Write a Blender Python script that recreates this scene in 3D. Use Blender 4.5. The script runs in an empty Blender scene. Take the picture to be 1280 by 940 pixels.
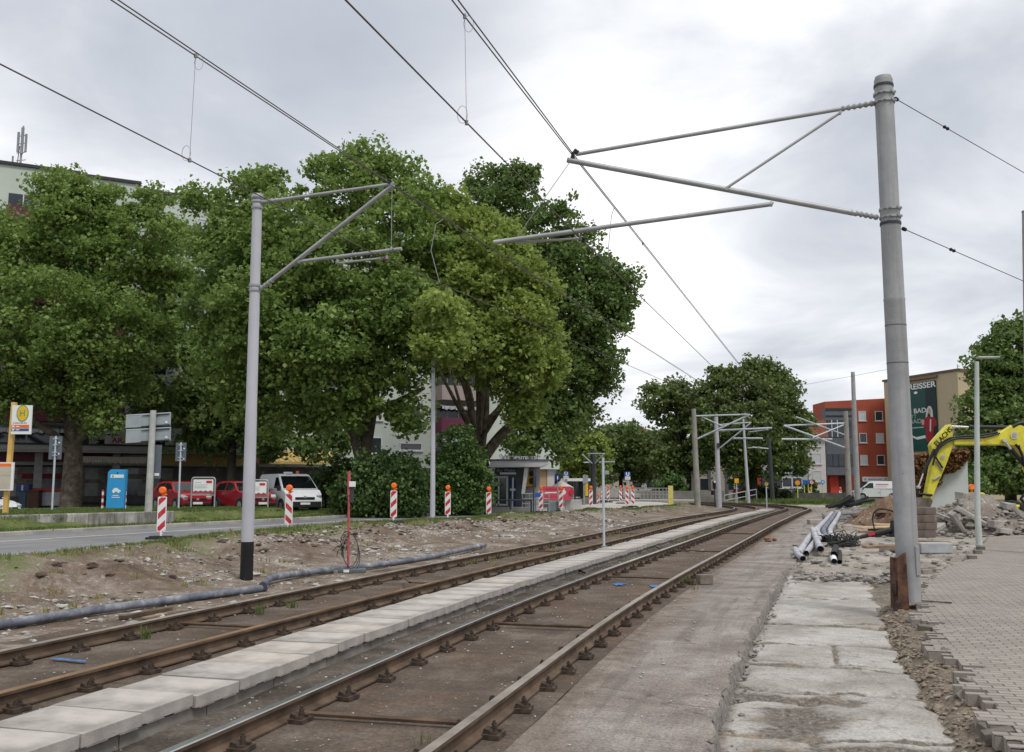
import bpy, math, random
import numpy as np
from mathutils import Vector, Matrix, noise as mnoise

R = random.Random(11)
rng = np.random.default_rng(11)
SC = bpy.context.scene
COL = SC.collection
PI = math.pi
F = 1193.0
PITCH = math.atan(136 / F)
CAMH = 1.76
CP, SP = math.cos(PITCH), math.sin(PITCH)


# ------------------------------------------------------------------ survey helpers
def ray(px, py):
    x = (px - 640) / F
    y = -(py - 470) / F
    return Vector((x, CP - y * SP, SP + y * CP))


def at(px, py, z):
    d = ray(px, py)
    return Vector((0, 0, CAMH)) + d * ((z - CAMH) / d.z)


def atd(px, py, d):
    r = ray(px, py)
    return Vector((0, 0, CAMH)) + r * (d / r.y)


def onwall(px, py, A, B):
    r = ray(px, py)
    ex, ey = B[0] - A[0], B[1] - A[1]
    # A + t*e = k*r (xy)
    det = ex * (-r.y) + r.x * ey
    k = (ex * (-A[1]) + A[0] * ey) / det
    return Vector((0, 0, CAMH)) + r * k


# ------------------------------------------------------------------ numpy value noise
def _hash(ix, iy, seed):
    h = (ix.astype(np.int64) * 374761393 + iy.astype(np.int64) * 668265263 + seed * 974634777) & 0x7fffffff
    h = ((h ^ (h >> 13)) * 1274126177) & 0x7fffffff
    h = h ^ (h >> 16)
    return (h & 0xffff) / 65535.0


def vn(x, y, seed=0):
    x = np.asarray(x, float); y = np.asarray(y, float)
    x, y = np.broadcast_arrays(x, y)
    ix = np.floor(x).astype(int); iy = np.floor(y).astype(int)
    fx = x - ix; fy = y - iy
    fx = fx * fx * (3 - 2 * fx); fy = fy * fy * (3 - 2 * fy)
    a = _hash(ix, iy, seed); b = _hash(ix + 1, iy, seed)
    c = _hash(ix, iy + 1, seed); d = _hash(ix + 1, iy + 1, seed)
    return (a * (1 - fx) + b * fx) * (1 - fy) + (c * (1 - fx) + d * fx) * fy - 0.5


def fbm(x, y, oct=4, seed=0, gain=.5):
    s = 0; a = 1; f = 1
    for i in range(oct):
        s = s + a * vn(np.asarray(x) * f + 17.3 * i, np.asarray(y) * f - 9.1 * i, seed + i)
        a *= gain; f *= 2.03
    return s


def sstep(a, b, x):
    t = np.clip((np.asarray(x, float) - a) / (b - a), 0, 1)
    return t * t * (3 - 2 * t)


# ------------------------------------------------------------------ materials
class N:
    def __init__(s, name):
        s.m = bpy.data.materials.new(name)
        s.m.use_nodes = True
        s.t = s.m.node_tree
        s.t.nodes.clear()
        s.out = s.t.nodes.new('ShaderNodeOutputMaterial')
        s.b = s.t.nodes.new('ShaderNodeBsdfPrincipled')
        s.t.links.new(s.b.outputs[0], s.out.inputs[0])

    def L(s, v, inp):
        if isinstance(v, bpy.types.NodeSocket):
            s.t.links.new(v, inp)
        elif v is not None:
            if inp.type == 'RGBA' and len(v) == 3:
                v = (*v, 1)
            inp.default_value = v

    def coord(s, kind='Object', sc=None):
        o = s.t.nodes.new('ShaderNodeTexCoord').outputs[kind]
        if sc:
            mp = s.t.nodes.new('ShaderNodeMapping')
            mp.inputs['Scale'].default_value = sc
            s.t.links.new(o, mp.inputs[0]); o = mp.outputs[0]
        return o

    def noise(s, vec, scale, detail=5, rough=.6, dist=0.0):
        n = s.t.nodes.new('ShaderNodeTexNoise')
        s.L(vec, n.inputs['Vector'])
        n.inputs['Scale'].default_value = scale
        n.inputs['Detail'].default_value = detail
        n.inputs['Roughness'].default_value = rough
        n.inputs['Distortion'].default_value = dist
        return n.outputs[0]

    def voro(s, vec, scale, feature='F1', out='Distance'):
        n = s.t.nodes.new('ShaderNodeTexVoronoi')
        n.feature = feature
        s.L(vec, n.inputs['Vector'])
        n.inputs['Scale'].default_value = scale
        return n.outputs[out]

    def ramp(s, fac, stops, interp='LINEAR'):
        n = s.t.nodes.new('ShaderNodeValToRGB')
        cr = n.color_ramp; cr.interpolation = interp
        while len(cr.elements) < len(stops):
            cr.elements.new(.5)
        for e, (p, c) in zip(cr.elements, stops):
            e.position = p
            if not hasattr(c, '__len__'):
                c = (c, c, c)
            e.color = (*c, 1) if len(c) == 3 else c
        s.L(fac, n.inputs[0])
        return n.outputs[0]

    def mix(s, fac, a, b, mode='MIX'):
        n = s.t.nodes.new('ShaderNodeMix')
        n.data_type = 'RGBA'; n.blend_type = mode
        s.L(fac, n.inputs[0]); s.L(a, n.inputs[6]); s.L(b, n.inputs[7])
        return n.outputs[2]

    def math(s, op, a, b=None, c=None):
        n = s.t.nodes.new('ShaderNodeMath'); n.operation = op
        s.L(a, n.inputs[0])
        if b is not None: s.L(b, n.inputs[1])
        if c is not None: s.L(c, n.inputs[2])
        return n.outputs[0]

    def sep(s, vec):
        n = s.t.nodes.new('ShaderNodeSeparateXYZ'); s.L(vec, n.inputs[0]); return n.outputs

    def bump(s, h, strength=.4, dist=.02):
        n = s.t.nodes.new('ShaderNodeBump')
        n.inputs['Strength'].default_value = strength
        n.inputs['Distance'].default_value = dist
        s.L(h, n.inputs['Height'])
        s.t.links.new(n.outputs[0], s.b.inputs['Normal'])

    def done(s, col, rough=.8, metal=0.0, spec=.3):
        s.L(col, s.b.inputs['Base Color'])
        s.L(rough, s.b.inputs['Roughness'])
        s.L(metal, s.b.inputs['Metallic'])
        s.b.inputs['Specular IOR Level'].default_value = spec
        return s.m


_MC = {}
def mat(name, col, rough=.7, metal=0.0, var=.15, scale=3.0, bump=0.0, bscale=30.0, spec=.3, col2=None, lo=.35, hi=.65):
    if name in _MC: return _MC[name]
    n = N(name)
    o = n.coord('Object')
    f = n.noise(o, scale, 6, .62)
    a = tuple(c * (1 - var) for c in col)
    b = col2 if col2 else tuple(min(1, c * (1 + var)) for c in col)
    c = n.ramp(f, [(lo, a), (hi, b)])
    if bump:
        n.bump(n.noise(o, bscale, 4, .6), bump, .01)
    _MC[name] = n.done(c, rough, metal, spec)
    return _MC[name]


def glass(name='dark_glass', col=(.02, .025, .03)):
    if name in _MC: return _MC[name]
    n = N(name)
    o = n.coord('Object')
    _MC[name] = n.done(n.ramp(n.noise(o, .8, 2), [(.3, col), (.7, tuple(c * 2.2 for c in col))]), .06, 0, .6)
    return _MC[name]


# ------------------------------------------------------------------ mesh builder
class MB:
    def __init__(s):
        s.v = []; s.f = []; s.mi = []; s.m = 0

    def add(s, vs, fs):
        k = len(s.v)
        s.v += [tuple(p) for p in vs]
        for f in fs:
            s.f.append([i + k for i in f]); s.mi.append(s.m)
        return s

    def box(s, x0, x1, y0, y1, z0, z1):
        return s.add([(x0, y0, z0), (x1, y0, z0), (x1, y1, z0), (x0, y1, z0), (x0, y0, z1), (x1, y0, z1), (x1, y1, z1), (x0, y1, z1)],
                     [(0, 3, 2, 1), (4, 5, 6, 7), (0, 1, 5, 4), (1, 2, 6, 5), (2, 3, 7, 6), (3, 0, 4, 7)])

    def obox(s, c, size, rz=0, rx=0, ry=0):
        M = Matrix.Translation(c) @ Matrix.Rotation(rz, 4, 'Z') @ Matrix.Rotation(ry, 4, 'Y') @ Matrix.Rotation(rx, 4, 'X')
        a, b, d = size[0] / 2, size[1] / 2, size[2] / 2
        vs = [M @ Vector(p) for p in [(-a, -b, -d), (a, -b, -d), (a, b, -d), (-a, b, -d), (-a, -b, d), (a, -b, d), (a, b, d), (-a, b, d)]]
        return s.add(vs, [(0, 3, 2, 1), (4, 5, 6, 7), (0, 1, 5, 4), (1, 2, 6, 5), (2, 3, 7, 6), (3, 0, 4, 7)])

    def tube(s, pts, r, n=8, caps=True):
        pts = [Vector(p) for p in pts]
        k = len(pts)
        rs = list(r) if hasattr(r, '__len__') else [r] * k
        vs = []
        prev = None
        for i, p in enumerate(pts):
            t = (pts[min(i + 1, k - 1)] - pts[max(i - 1, 0)])
            if t.length < 1e-9: t = Vector((0, 0, 1))
            t.normalize()
            if prev is None:
                u = t.orthogonal().normalized()
            else:
                u = prev - t * prev.dot(t)
                u = u.normalized() if u.length > 1e-6 else t.orthogonal().normalized()
            prev = u
            w = t.cross(u)
            for j in range(n):
                a = 2 * PI * j / n
                vs.append(p + (u * math.cos(a) + w * math.sin(a)) * rs[i])
        fs = []
        for i in range(k - 1):
            for j in range(n):
                fs.append((i * n + j, i * n + (j + 1) % n, (i + 1) * n + (j + 1) % n, (i + 1) * n + j))
        if caps:
            fs.append(tuple(range(n - 1, -1, -1)))
            fs.append(tuple((k - 1) * n + j for j in range(n)))
        return s.add(vs, fs)

    def pipe(s, pts, r, r2, n=12):
        """hollow open-ended pipe"""
        s.tube(pts, r, n, False)
        k0 = len(s.v)
        s.tube(list(reversed(pts)), r2, n, False)
        return s

    def prism(s, poly, fn, h0, h1):
        """poly of (a,b); fn(a,b,h)->xyz"""
        n = len(poly)
        vs = [fn(a, b, h0) for a, b in poly] + [fn(a, b, h1) for a, b in poly]
        fs = [tuple(range(n - 1, -1, -1)), tuple(range(n, 2 * n))]
        for i in range(n):
            j = (i + 1) % n
            fs.append((i, j, n + j, n + i))
        return s.add(vs, fs)

    def pz(s, poly, z0, z1): return s.prism(poly, lambda a, b, h: (a, b, h), z0, z1)

    def py(s, poly, y0, y1): return s.prism(poly, lambda a, b, h: (a, h, b), y0, y1)

    def lathe(s, prof, n=16, c=(0, 0, 0)):
        vs = []
        for r, z in prof:
            for j in range(n):
                a = 2 * PI * j / n
                vs.append((c[0] + r * math.cos(a), c[1] + r * math.sin(a), c[2] + z))
        k = len(prof); fs = []
        for i in range(k - 1):
            for j in range(n):
                fs.append((i * n + j, i * n + (j + 1) % n, (i + 1) * n + (j + 1) % n, (i + 1) * n + j))
        fs.append(tuple(range(n - 1, -1, -1))); fs.append(tuple((k - 1) * n + j for j in range(n)))
        return s.add(vs, fs)

    def disc_y(s, cx, cz, r, y0, y1, n=20, rz=None):
        return s.py([(cx + r * math.cos(2 * PI * i / n), cz + (rz or r) * math.sin(2 * PI * i / n)) for i in range(n)], y0, y1)

    def rock(s, c, r, seed, flat=.7):
        rr = random.Random(seed)
        # perturbed icosphere-like: 3 rings
        vs = []
        rings = [(-.9, .45), (-.35, .95), (.3, 1.0), (.85, .5)]
        n = 5
        rot = rr.random() * 6
        sx, sy, sz = rr.uniform(.7, 1.3), rr.uniform(.7, 1.3), rr.uniform(.5, 1) * flat
        for z, q in rings:
            for j in range(n):
                a = 2 * PI * j / n + rot
                k = rr.uniform(.55, 1.3)
                vs.append((c[0] + r * q * k * math.cos(a) * sx, c[1] + r * q * k * math.sin(a) * sy, c[2] + r * z * sz * rr.uniform(.8, 1.2)))
        fs = []
        for i in range(3):
            for j in range(n):
                fs.append((i * n + j, i * n + (j + 1) % n, (i + 1) * n + (j + 1) % n, (i + 1) * n + j))
        fs.append(tuple(range(n - 1, -1, -1))); fs.append(tuple(3 * n + j for j in range(n)))
        return s.add(vs, fs)

    def build(s, name, mats, parent=None, smooth=None, bevel=0, loc=None):
        me = bpy.data.meshes.new(name)
        me.from_pydata(s.v, [], s.f)
        if not isinstance(mats, (list, tuple)): mats = [mats]
        for m in mats: me.materials.append(m)
        if len(mats) > 1:
            me.polygons.foreach_set('material_index', s.mi)
        if smooth:
            me.polygons.foreach_set('use_smooth', [True] * len(me.polygons))
            me.set_sharp_from_angle(angle=math.radians(smooth))
        me.update()
        o = bpy.data.objects.new(name, me)
        COL.objects.link(o)
        if parent: o.parent = parent
        if loc is not None: o.location = loc
        if bevel:
            b = o.modifiers.new('bevel', 'BEVEL'); b.width = bevel; b.segments = 2; b.limit_method = 'ANGLE'; b.angle_limit = math.radians(40)
        return o


def tag(o, label=None, cat=None, group=None, kind=None):
    if label: o['label'] = label
    if cat: o['category'] = cat
    if group: o['group'] = group
    if kind: o['kind'] = kind
    return o


def thing(name, loc=(0, 0, 0), rz=0, label=None, cat=None, group=None):
    o = bpy.data.objects.new(name, None)
    o.empty_display_size = .2
    COL.objects.link(o)
    o.location = loc; o.rotation_euler = (0, 0, rz)
    return tag(o, label, cat, group)


_KIDS = {}
def dup(root, loc=None, rz=None, label=None, group=None):
    kids = {}
    for o in bpy.data.objects:
        if o.parent: kids.setdefault(o.parent.name, []).append(o)

    def rec(o, par):
        c = o.copy(); COL.objects.link(c)
        if par: c.parent = par
        for k in kids.get(o.name, []): rec(k, c)
        return c
    r = rec(root, None)
    if loc is not None: r.location = loc
    if rz is not None: r.rotation_euler = (0, 0, rz)
    if label: r['label'] = label
    if group: r['group'] = group
    return r


def text(body, parent, loc, size, m, rot=(PI / 2, 0, 0), align='CENTER', ext=.004, sx=1.0, bold=0.0):
    cu = bpy.data.curves.new('lettering', 'FONT')
    cu.body = body; cu.size = size; cu.align_x = align; cu.align_y = 'CENTER'; cu.extrude = ext; cu.offset = bold
    cu.materials.append(m)
    tmp = bpy.data.objects.new('lettering', cu)
    me = bpy.data.meshes.new_from_object(tmp)
    bpy.data.objects.remove(tmp)
    me.name = 'lettering'
    o = bpy.data.objects.new('lettering', me)
    COL.objects.link(o)
    if parent: o.parent = parent
    o.location = loc; o.rotation_euler = rot; o.scale = (sx, 1, 1)
    return o


def gridmesh(name, X, Y, Z, U, V, m, keep=None, smooth=True, kind='structure'):
    """X,Y,Z,U,V: 2D arrays (rows, cols)"""
    r, c = X.shape
    co = np.stack([X, Y, Z], -1).reshape(-1, 3).astype(np.float32)
    idx = np.arange(r * c).reshape(r, c)
    q = np.stack([idx[:-1, :-1], idx[:-1, 1:], idx[1:, 1:], idx[1:, :-1]], -1).reshape(-1, 4)
    if keep is not None:
        q = q[keep.reshape(-1)]
    me = bpy.data.meshes.new(name)
    me.vertices.add(len(co)); me.vertices.foreach_set('co', co.ravel())
    me.loops.add(q.size); me.loops.foreach_set('vertex_index', q.ravel().astype(np.int32))
    me.polygons.add(len(q)); me.polygons.foreach_set('loop_start', (np.arange(len(q)) * 4).astype(np.int32))
    uv = me.uv_layers.new(name='UVMap')
    uvs = np.stack([U, V], -1).reshape(-1, 2)[q.ravel()].astype(np.float32)
    uv.data.foreach_set('uv', uvs.ravel())
    me.materials.append(m)
    if smooth: me.polygons.foreach_set('use_smooth', [True] * len(q))
    me.update(calc_edges=True); me.validate()
    o = bpy.data.objects.new(name, me); COL.objects.link(o)
    if kind: o['kind'] = kind
    return o


# ------------------------------------------------------------------ leaves
def leaf_mat(name, a, b, trans=.35):
    n = N(name)
    geo = n.t.nodes.new('ShaderNodeNewGeometry')
    o = n.coord('Object')
    rp = geo.outputs['Random Per Island']
    big = n.noise(o, .35, 3)
    f = n.math('ADD', n.math('MULTIPLY', rp, .6), n.math('MULTIPLY', big, .5))
    c = n.ramp(f, [(.2, a), (.8, b)])
    n.done(c, .55, 0, .35)
    tr = n.t.nodes.new('ShaderNodeBsdfTranslucent')
    tc = n.mix(.5, c, tuple(min(1, x * 1.5) for x in b))
    n.L(tc, tr.inputs[0])
    ms = n.t.nodes.new('ShaderNodeMixShader'); ms.inputs[0].default_value = trans
    n.t.links.new(n.b.outputs[0], ms.inputs[1]); n.t.links.new(tr.outputs[0], ms.inputs[2])
    n.t.links.new(ms.outputs[0], n.out.inputs[0])
    return n.m


def leaves(name, pts, size, m, parent=None, up=.9, long=1.35, origin=(0, 0, 0)):
    pts = np.asarray(pts, float) - np.asarray(origin, float)
    n = len(pts)
    nr = rng.normal(size=(n, 3)); nr[:, 2] += up
    nr /= np.linalg.norm(nr, axis=1, keepdims=True)
    t = rng.normal(size=(n, 3)); t -= nr * (t * nr).sum(1, keepdims=True)
    t /= np.linalg.norm(t, axis=1, keepdims=True)
    b = np.cross(nr, t)
    sz = size * rng.uniform(.6, 1.3, (n, 1))
    fold = nr * sz * .16
    v = np.stack([pts - t * sz * .5 * long, pts + b * sz * .5 + fold - t * sz * .1, pts + t * sz * .5 * long, pts - b * sz * .5 + fold - t * sz * .1], 1)
    me = bpy.data.meshes.new(name)
    me.vertices.add(n * 4); me.vertices.foreach_set('co', v.astype(np.float32).ravel())
    me.loops.add(n * 4); me.loops.foreach_set('vertex_index', np.arange(n * 4, dtype=np.int32))
    me.polygons.add(n); me.polygons.foreach_set('loop_start', np.arange(0, n * 4, 4, dtype=np.int32))
    me.materials.append(m)
    me.update(calc_edges=True)
    o = bpy.data.objects.new(name, me); COL.objects.link(o)
    if parent: o.parent = parent
    return o


def blob_pts(blobs, n, clump=.9, inner=.45, per=58):
    """blobs: (center(3), (rx,ry,rz)); leaf positions in clumps"""
    vol = np.array([b[1][0] * b[1][2] for b in blobs]); vol = vol / vol.sum()
    nc = max(1, n // per)
    which = rng.choice(len(blobs), nc, p=vol)
    d = rng.normal(size=(nc, 3)); d /= np.linalg.norm(d, axis=1, keepdims=True)
    rad = inner + (1.16 - inner) * rng.random((nc, 1)) ** .62
    out = rng.random((nc, 1)) < .20
    rad = np.where(out, rng.uniform(1.05, 1.42, (nc, 1)), rad)
    C = np.array([b[0][:] for b in blobs]); RR = np.array([b[1] for b in blobs])
    cc = C[which] + d * rad * RR[which]
    wts = np.where(out[:, 0], .4, 1.0) * rng.uniform(.5, 1.5, nc); k = rng.choice(nc, n, p=wts / wts.sum())
    sg = clump * rng.uniform(.5, 1.25, (nc, 1)) * np.where(out, .62, 1.1)
    off = rng.normal(size=(n, 3)); off[:, 2] *= .62
    off *= np.minimum(1, 1.7 / np.linalg.norm(off, axis=1, keepdims=True))
    return cc[k] + off * sg[k] * .55


def limb(mb, pts, r0, r1, n=8):
    pts = [Vector(p) for p in pts]
    # subdivide by catmull-rom with jitter
    out = []
    k = len(pts)
    for i in range(k - 1):
        p0, p1, p2, p3 = pts[max(i - 1, 0)], pts[i], pts[i + 1], pts[min(i + 2, k - 1)]
        for j in range(4):
            t = j / 4
            out.append(.5 * ((2 * p1) + (p2 - p0) * t + (2 * p0 - 5 * p1 + 4 * p2 - p3) * t * t + (3 * p1 - p0 - 3 * p2 + p3) * t ** 3))
    out.append(pts[-1])
    m = len(out)
    rs = [r0 + (r1 - r0) * (i / (m - 1)) ** .8 for i in range(m)]
    mb.tube(out, rs, n)
    return mb
# ------------------------------------------------------------------ camera, world, sun
cam = bpy.data.cameras.new('camera'); co = bpy.data.objects.new('camera', cam); COL.objects.link(co)
cam.sensor_width = 36; cam.lens = 36 * F / 1280; cam.clip_end = 3000; cam.clip_start = .1
co.location = (0, 0, CAMH); co.rotation_euler = (PI / 2 + PITCH, 0, 0)
SC.camera = co
SUN_EL, SUN_AZ = math.radians(58), math.radians(25)     # from behind-left, high (veiled)
w = bpy.data.worlds.new('World'); SC.world = w; w.use_nodes = True
nt = w.node_tree; nt.nodes.clear()
wn = nt.nodes.new; lk = nt.links.new
wo = wn('ShaderNodeOutputWorld'); bg = wn('ShaderNodeBackground'); lk(bg.outputs[0], wo.inputs[0])
bg.inputs[1].default_value = .1
sky = wn('ShaderNodeTexSky'); sky.sky_type = 'NISHITA'; sky.sun_disc = False
sky.sun_elevation = SUN_EL; sky.sun_rotation = SUN_AZ
tc = wn('ShaderNodeTexCoord'); sp = wn('ShaderNodeSeparateXYZ'); lk(tc.outputs['Generated'], sp.inputs[0])


def wm(op, a, b=None):
    n = wn('ShaderNodeMath'); n.operation = op
    for i, v in enumerate((a, b)):
        if v is None: continue
        if isinstance(v, bpy.types.NodeSocket): lk(v, n.inputs[i])
        else: n.inputs[i].default_value = v
    return n.outputs[0]


zz = wm('ADD', wm('MAXIMUM', sp.outputs[2], 0.0), .22)
cx = wn('ShaderNodeCombineXYZ'); lk(wm('DIVIDE', sp.outputs[0], zz), cx.inputs[0]); lk(wm('DIVIDE', sp.outputs[1], zz), cx.inputs[1])
cx.inputs[2].default_value = 3.7


def wnoise(scale, detail, rough, dist, off):
    mp = wn('ShaderNodeMapping'); mp.inputs['Location'].default_value = off; lk(cx.outputs[0], mp.inputs[0])
    n = wn('ShaderNodeTexNoise'); lk(mp.outputs[0], n.inputs['Vector'])
    n.inputs['Scale'].default_value = scale; n.inputs['Detail'].default_value = detail
    n.inputs['Roughness'].default_value = rough; n.inputs['Distortion'].default_value = dist
    return n.outputs[0]


cl = wm('ADD', wm('MULTIPLY', wnoise(1.25, 7, .55, .35, (1.3, 2.2, 0)), .78), wm('MULTIPLY', wnoise(.42, 3, .5, .1, (5.1, .4, 2)), .34))


def wblob(px, py, tight, amt):
    """a thicker (darker) or thinner (brighter) part of the cloud deck in one direction of the sky"""
    d = ray(px, py).normalized()
    dn = wn('ShaderNodeVectorMath'); dn.operation = 'DOT_PRODUCT'
    lk(tc.outputs['Generated'], dn.inputs[0]); dn.inputs[1].default_value = d
    e = wm('POWER', wm('MAXIMUM', dn.outputs['Value'], 0.0), tight)
    return wm('MULTIPLY', e, amt)


for a in [(700, 110, 140, .12), (1180, 330, 160, .09), (760, 430, 200, .10), (1090, 200, 160, -.17), (300, 20, 60, -.10), (230, 150, 200, .05), (1010, 30, 250, .08), (930, 370, 700, -.07), (100, 80, 120, -.03), (1250, 60, 200, -.05)]:
    cl = wm('ADD', cl, wblob(*a))
cr = wn('ShaderNodeValToRGB'); lk(cl, cr.inputs[0])
els = cr.color_ramp.elements
els[0].position = .36; els[0].color = (.40, .43, .49, 1)
els[1].position = .74; els[1].color = (.98, .98, .98, 1)
e = els.new(.49); e.color = (.50, .525, .575, 1)
e = els.new(.59); e.color = (.65, .67, .71, 1)
vs = wn('ShaderNodeMix'); vs.data_type = 'RGBA'; vs.blend_type = 'MULTIPLY'; vs.inputs[0].default_value = 1
lk(cr.outputs[0], vs.inputs[6]); vs.inputs[7].default_value = (9.6, 9.6, 9.6, 1)
mx = wn('ShaderNodeMix'); mx.data_type = 'RGBA'; mx.inputs[0].default_value = .96
lk(sky.outputs[0], mx.inputs[6]); lk(vs.outputs[2], mx.inputs[7])
lk(mx.outputs[2], bg.inputs[0])

sl = bpy.data.lights.new('sun', 'SUN'); so = bpy.data.objects.new('sun', sl); COL.objects.link(so)
sl.energy = 1.5; sl.angle = math.radians(14); sl.color = (1, .965, .9)
sd = Vector((--math.sin(math.radians(35)) * math.cos(SUN_EL), -math.cos(math.radians(35)) * math.cos(SUN_EL), math.sin(SUN_EL)))
sky.sun_rotation = math.atan2(sd.x, sd.y)
so.rotation_euler = sd.to_track_quat('Z', 'Y').to_euler()
so.location = (0, 0, 40)
vsn = SC.view_settings
SC.display_settings.display_device = 'sRGB'
vsn.view_transform = 'Standard'; vsn.look = 'None'; vsn.exposure = 0.42; vsn.gamma = 1.0
SC.cycles.max_bounces = 6; SC.cycles.diffuse_bounces = 3; SC.cycles.transparent_max_bounces = 6


# ------------------------------------------------------------------ track curves
def curve(cp, sigma=9):
    cp = np.array(cp, float)
    out = []
    k = len(cp)
    for i in range(k - 1):
        p0, p1, p2, p3 = cp[max(i - 1, 0)], cp[i], cp[i + 1], cp[min(i + 2, k - 1)]
        m = max(4, int(np.linalg.norm(p2 - p1) / .25))
        t = np.linspace(0, 1, m, endpoint=False)[:, None]
        out.append(.5 * ((2 * p1) + (p2 - p0) * t + (2 * p0 - 5 * p1 + 4 * p2 - p3) * t * t + (3 * p1 - p0 - 3 * p2 + p3) * t ** 3))
    out = np.concatenate(out + [cp[-1:]])
    d = np.concatenate([[0], np.cumsum(np.linalg.norm(np.diff(out, axis=0), axis=1))])
    s = np.arange(0, d[-1], .25)
    o = np.stack([np.interp(s, d, out[:, i]) for i in (0, 1)], 1)
    kr = np.exp(-.5 * (np.arange(-3 * sigma, 3 * sigma + 1) / sigma) ** 2); kr /= kr.sum()
    pad = 3 * sigma
    e = np.concatenate([o[0] + (o[1] - o[0]) * np.arange(-pad, 0)[:, None], o, o[-1] + (o[-1] - o[-2]) * np.arange(1, pad + 1)[:, None]])
    o = np.stack([np.convolve(e[:, i], kr, 'valid') for i in (0, 1)], 1)
    return o


class Path:
    def __init__(s, pts):
        s.p = pts
        d = np.linalg.norm(np.diff(pts, axis=0), axis=1)
        s.s = np.concatenate([[0], np.cumsum(d)])
        t = np.gradient(pts, axis=0); t /= np.linalg.norm(t, axis=1, keepdims=True)
        s.t = t; s.n = np.stack([t[:, 1], -t[:, 0]], 1)       # to the right
        # arc length counted from y = 0
        s.s -= np.interp(0, pts[:120, 1], s.s[:120]) if pts[0, 1] < 0 else 0

    def xy(s, ss, o=0.0):
        ss = np.asarray(ss, float); o = np.asarray(o, float)
        f = lambda a: np.interp(ss, s.s, a)
        return f(s.p[:, 0]) + f(s.n[:, 0]) * o, f(s.p[:, 1]) + f(s.n[:, 1]) * o

    def head(s, ss):
        return math.atan2(float(np.interp(ss, s.s, s.t[:, 1])), float(np.interp(ss, s.s, s.t[:, 0])))

    def so(s, x, y):
        x = np.atleast_1d(np.asarray(x, float)); y = np.atleast_1d(np.asarray(y, float))
        rs = np.empty(len(x)); ro = np.empty(len(x))
        for i in range(0, len(x), 4000):
            dx = x[i:i + 4000, None] - s.p[None, ::2, 0]; dy = y[i:i + 4000, None] - s.p[None, ::2, 1]
            k = np.argmin(dx * dx + dy * dy, 1)
            ii = np.arange(len(k))
            rs[i:i + 4000] = s.s[::2][k] + dx[ii, k] * s.t[::2][k, 0] + dy[ii, k] * s.t[::2][k, 1]
            ro[i:i + 4000] = dx[ii, k] * s.n[::2][k, 0] + dy[ii, k] * s.n[::2][k, 1]
        return rs, ro


T2 = Path(curve([(-9.3, -20), (-6.2, -10), (-3.15, 0), (-1.3, 6), (-.31, 9.5), (.4, 12), (2.39, 18), (5.9, 28), (9.75, 39.1), (11.3, 43.4), (16.0, 56.4), (18.8, 63.75), (20.4, 69), (21.3, 76.5), (21.0, 82.5), (19.5, 89), (16.5, 95), (12, 99.5), (6, 103), (-2, 106), (-12, 108.5)]))
T1 = Path(curve([(-13.1, -20), (-10.1, -10), (-7.1, 0), (-4.2, 9.6), (-2.82, 14), (.03, 22.5), (2.65, 29.5), (6.5, 41), (10.15, 50.7), (13.1, 57.8), (15.7, 64.8), (17.2, 71.5), (17.6, 78), (16.8, 84), (14.8, 90), (11.5, 94.5), (6.5, 98.5), (0, 101.5), (-10, 104)]))


# ------------------------------------------------------------------ ground materials
def ground_bed():
    n = N('track_bed_asphalt'); uv = n.coord('UV')
    a = n.noise(uv, 1.3, 7, .65, .3); b = n.noise(uv, 7, 6, .7); g = n.noise(uv, 60, 3, .7)
    c = n.ramp(a, [(.3, (.066, .050, .039)), (.5, (.112, .086, .067)), (.68, (.185, .150, .120))])
    rust = n.ramp(n.noise(n.coord('UV', (1, .5, 1)), .9, 5, .6), [(.48, 0.0), (.62, 1.0)])
    c = n.mix(n.math('MULTIPLY', rust, .42), c, (.15, .088, .05))
    c = n.mix(n.ramp(b, [(.32, .55), (.55, 0.0)]), c, (.060, .048, .040))
    sx = n.math('ABSOLUTE', n.math('SUBTRACT', n.math('FRACT', n.math('MULTIPLY', n.sep(uv)[1], .42)), .5))
    c = n.mix(n.math('MULTIPLY', n.ramp(n.math('ADD', sx, n.math('MULTIPLY', n.math('SUBTRACT', b, .5), .04)), [(.0, 1.0), (.012, 0.0)]), .3), c, (.03, .025, .022))
    sp_ = n.voro(uv, 16); rnd = n.noise(uv, 3.1, 2)
    m = n.math('MULTIPLY', n.ramp(sp_, [(.10, 1.0), (.16, 0.0)]), n.ramp(rnd, [(.50, 0.0), (.62, 1.0)]))
    c = n.mix(n.math('MULTIPLY', m, .8), c, (.42, .40, .37))
    c = n.mix(.65, c, n.ramp(n.noise(uv, 28, 5, .8), [(.3, .18), (.7, .82)]), 'OVERLAY')
    n.bump(n.math('ADD', n.noise(uv, 40, 3, .7), b), .8, .02)
    return n.done(c, .88, 0, .25)


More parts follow.
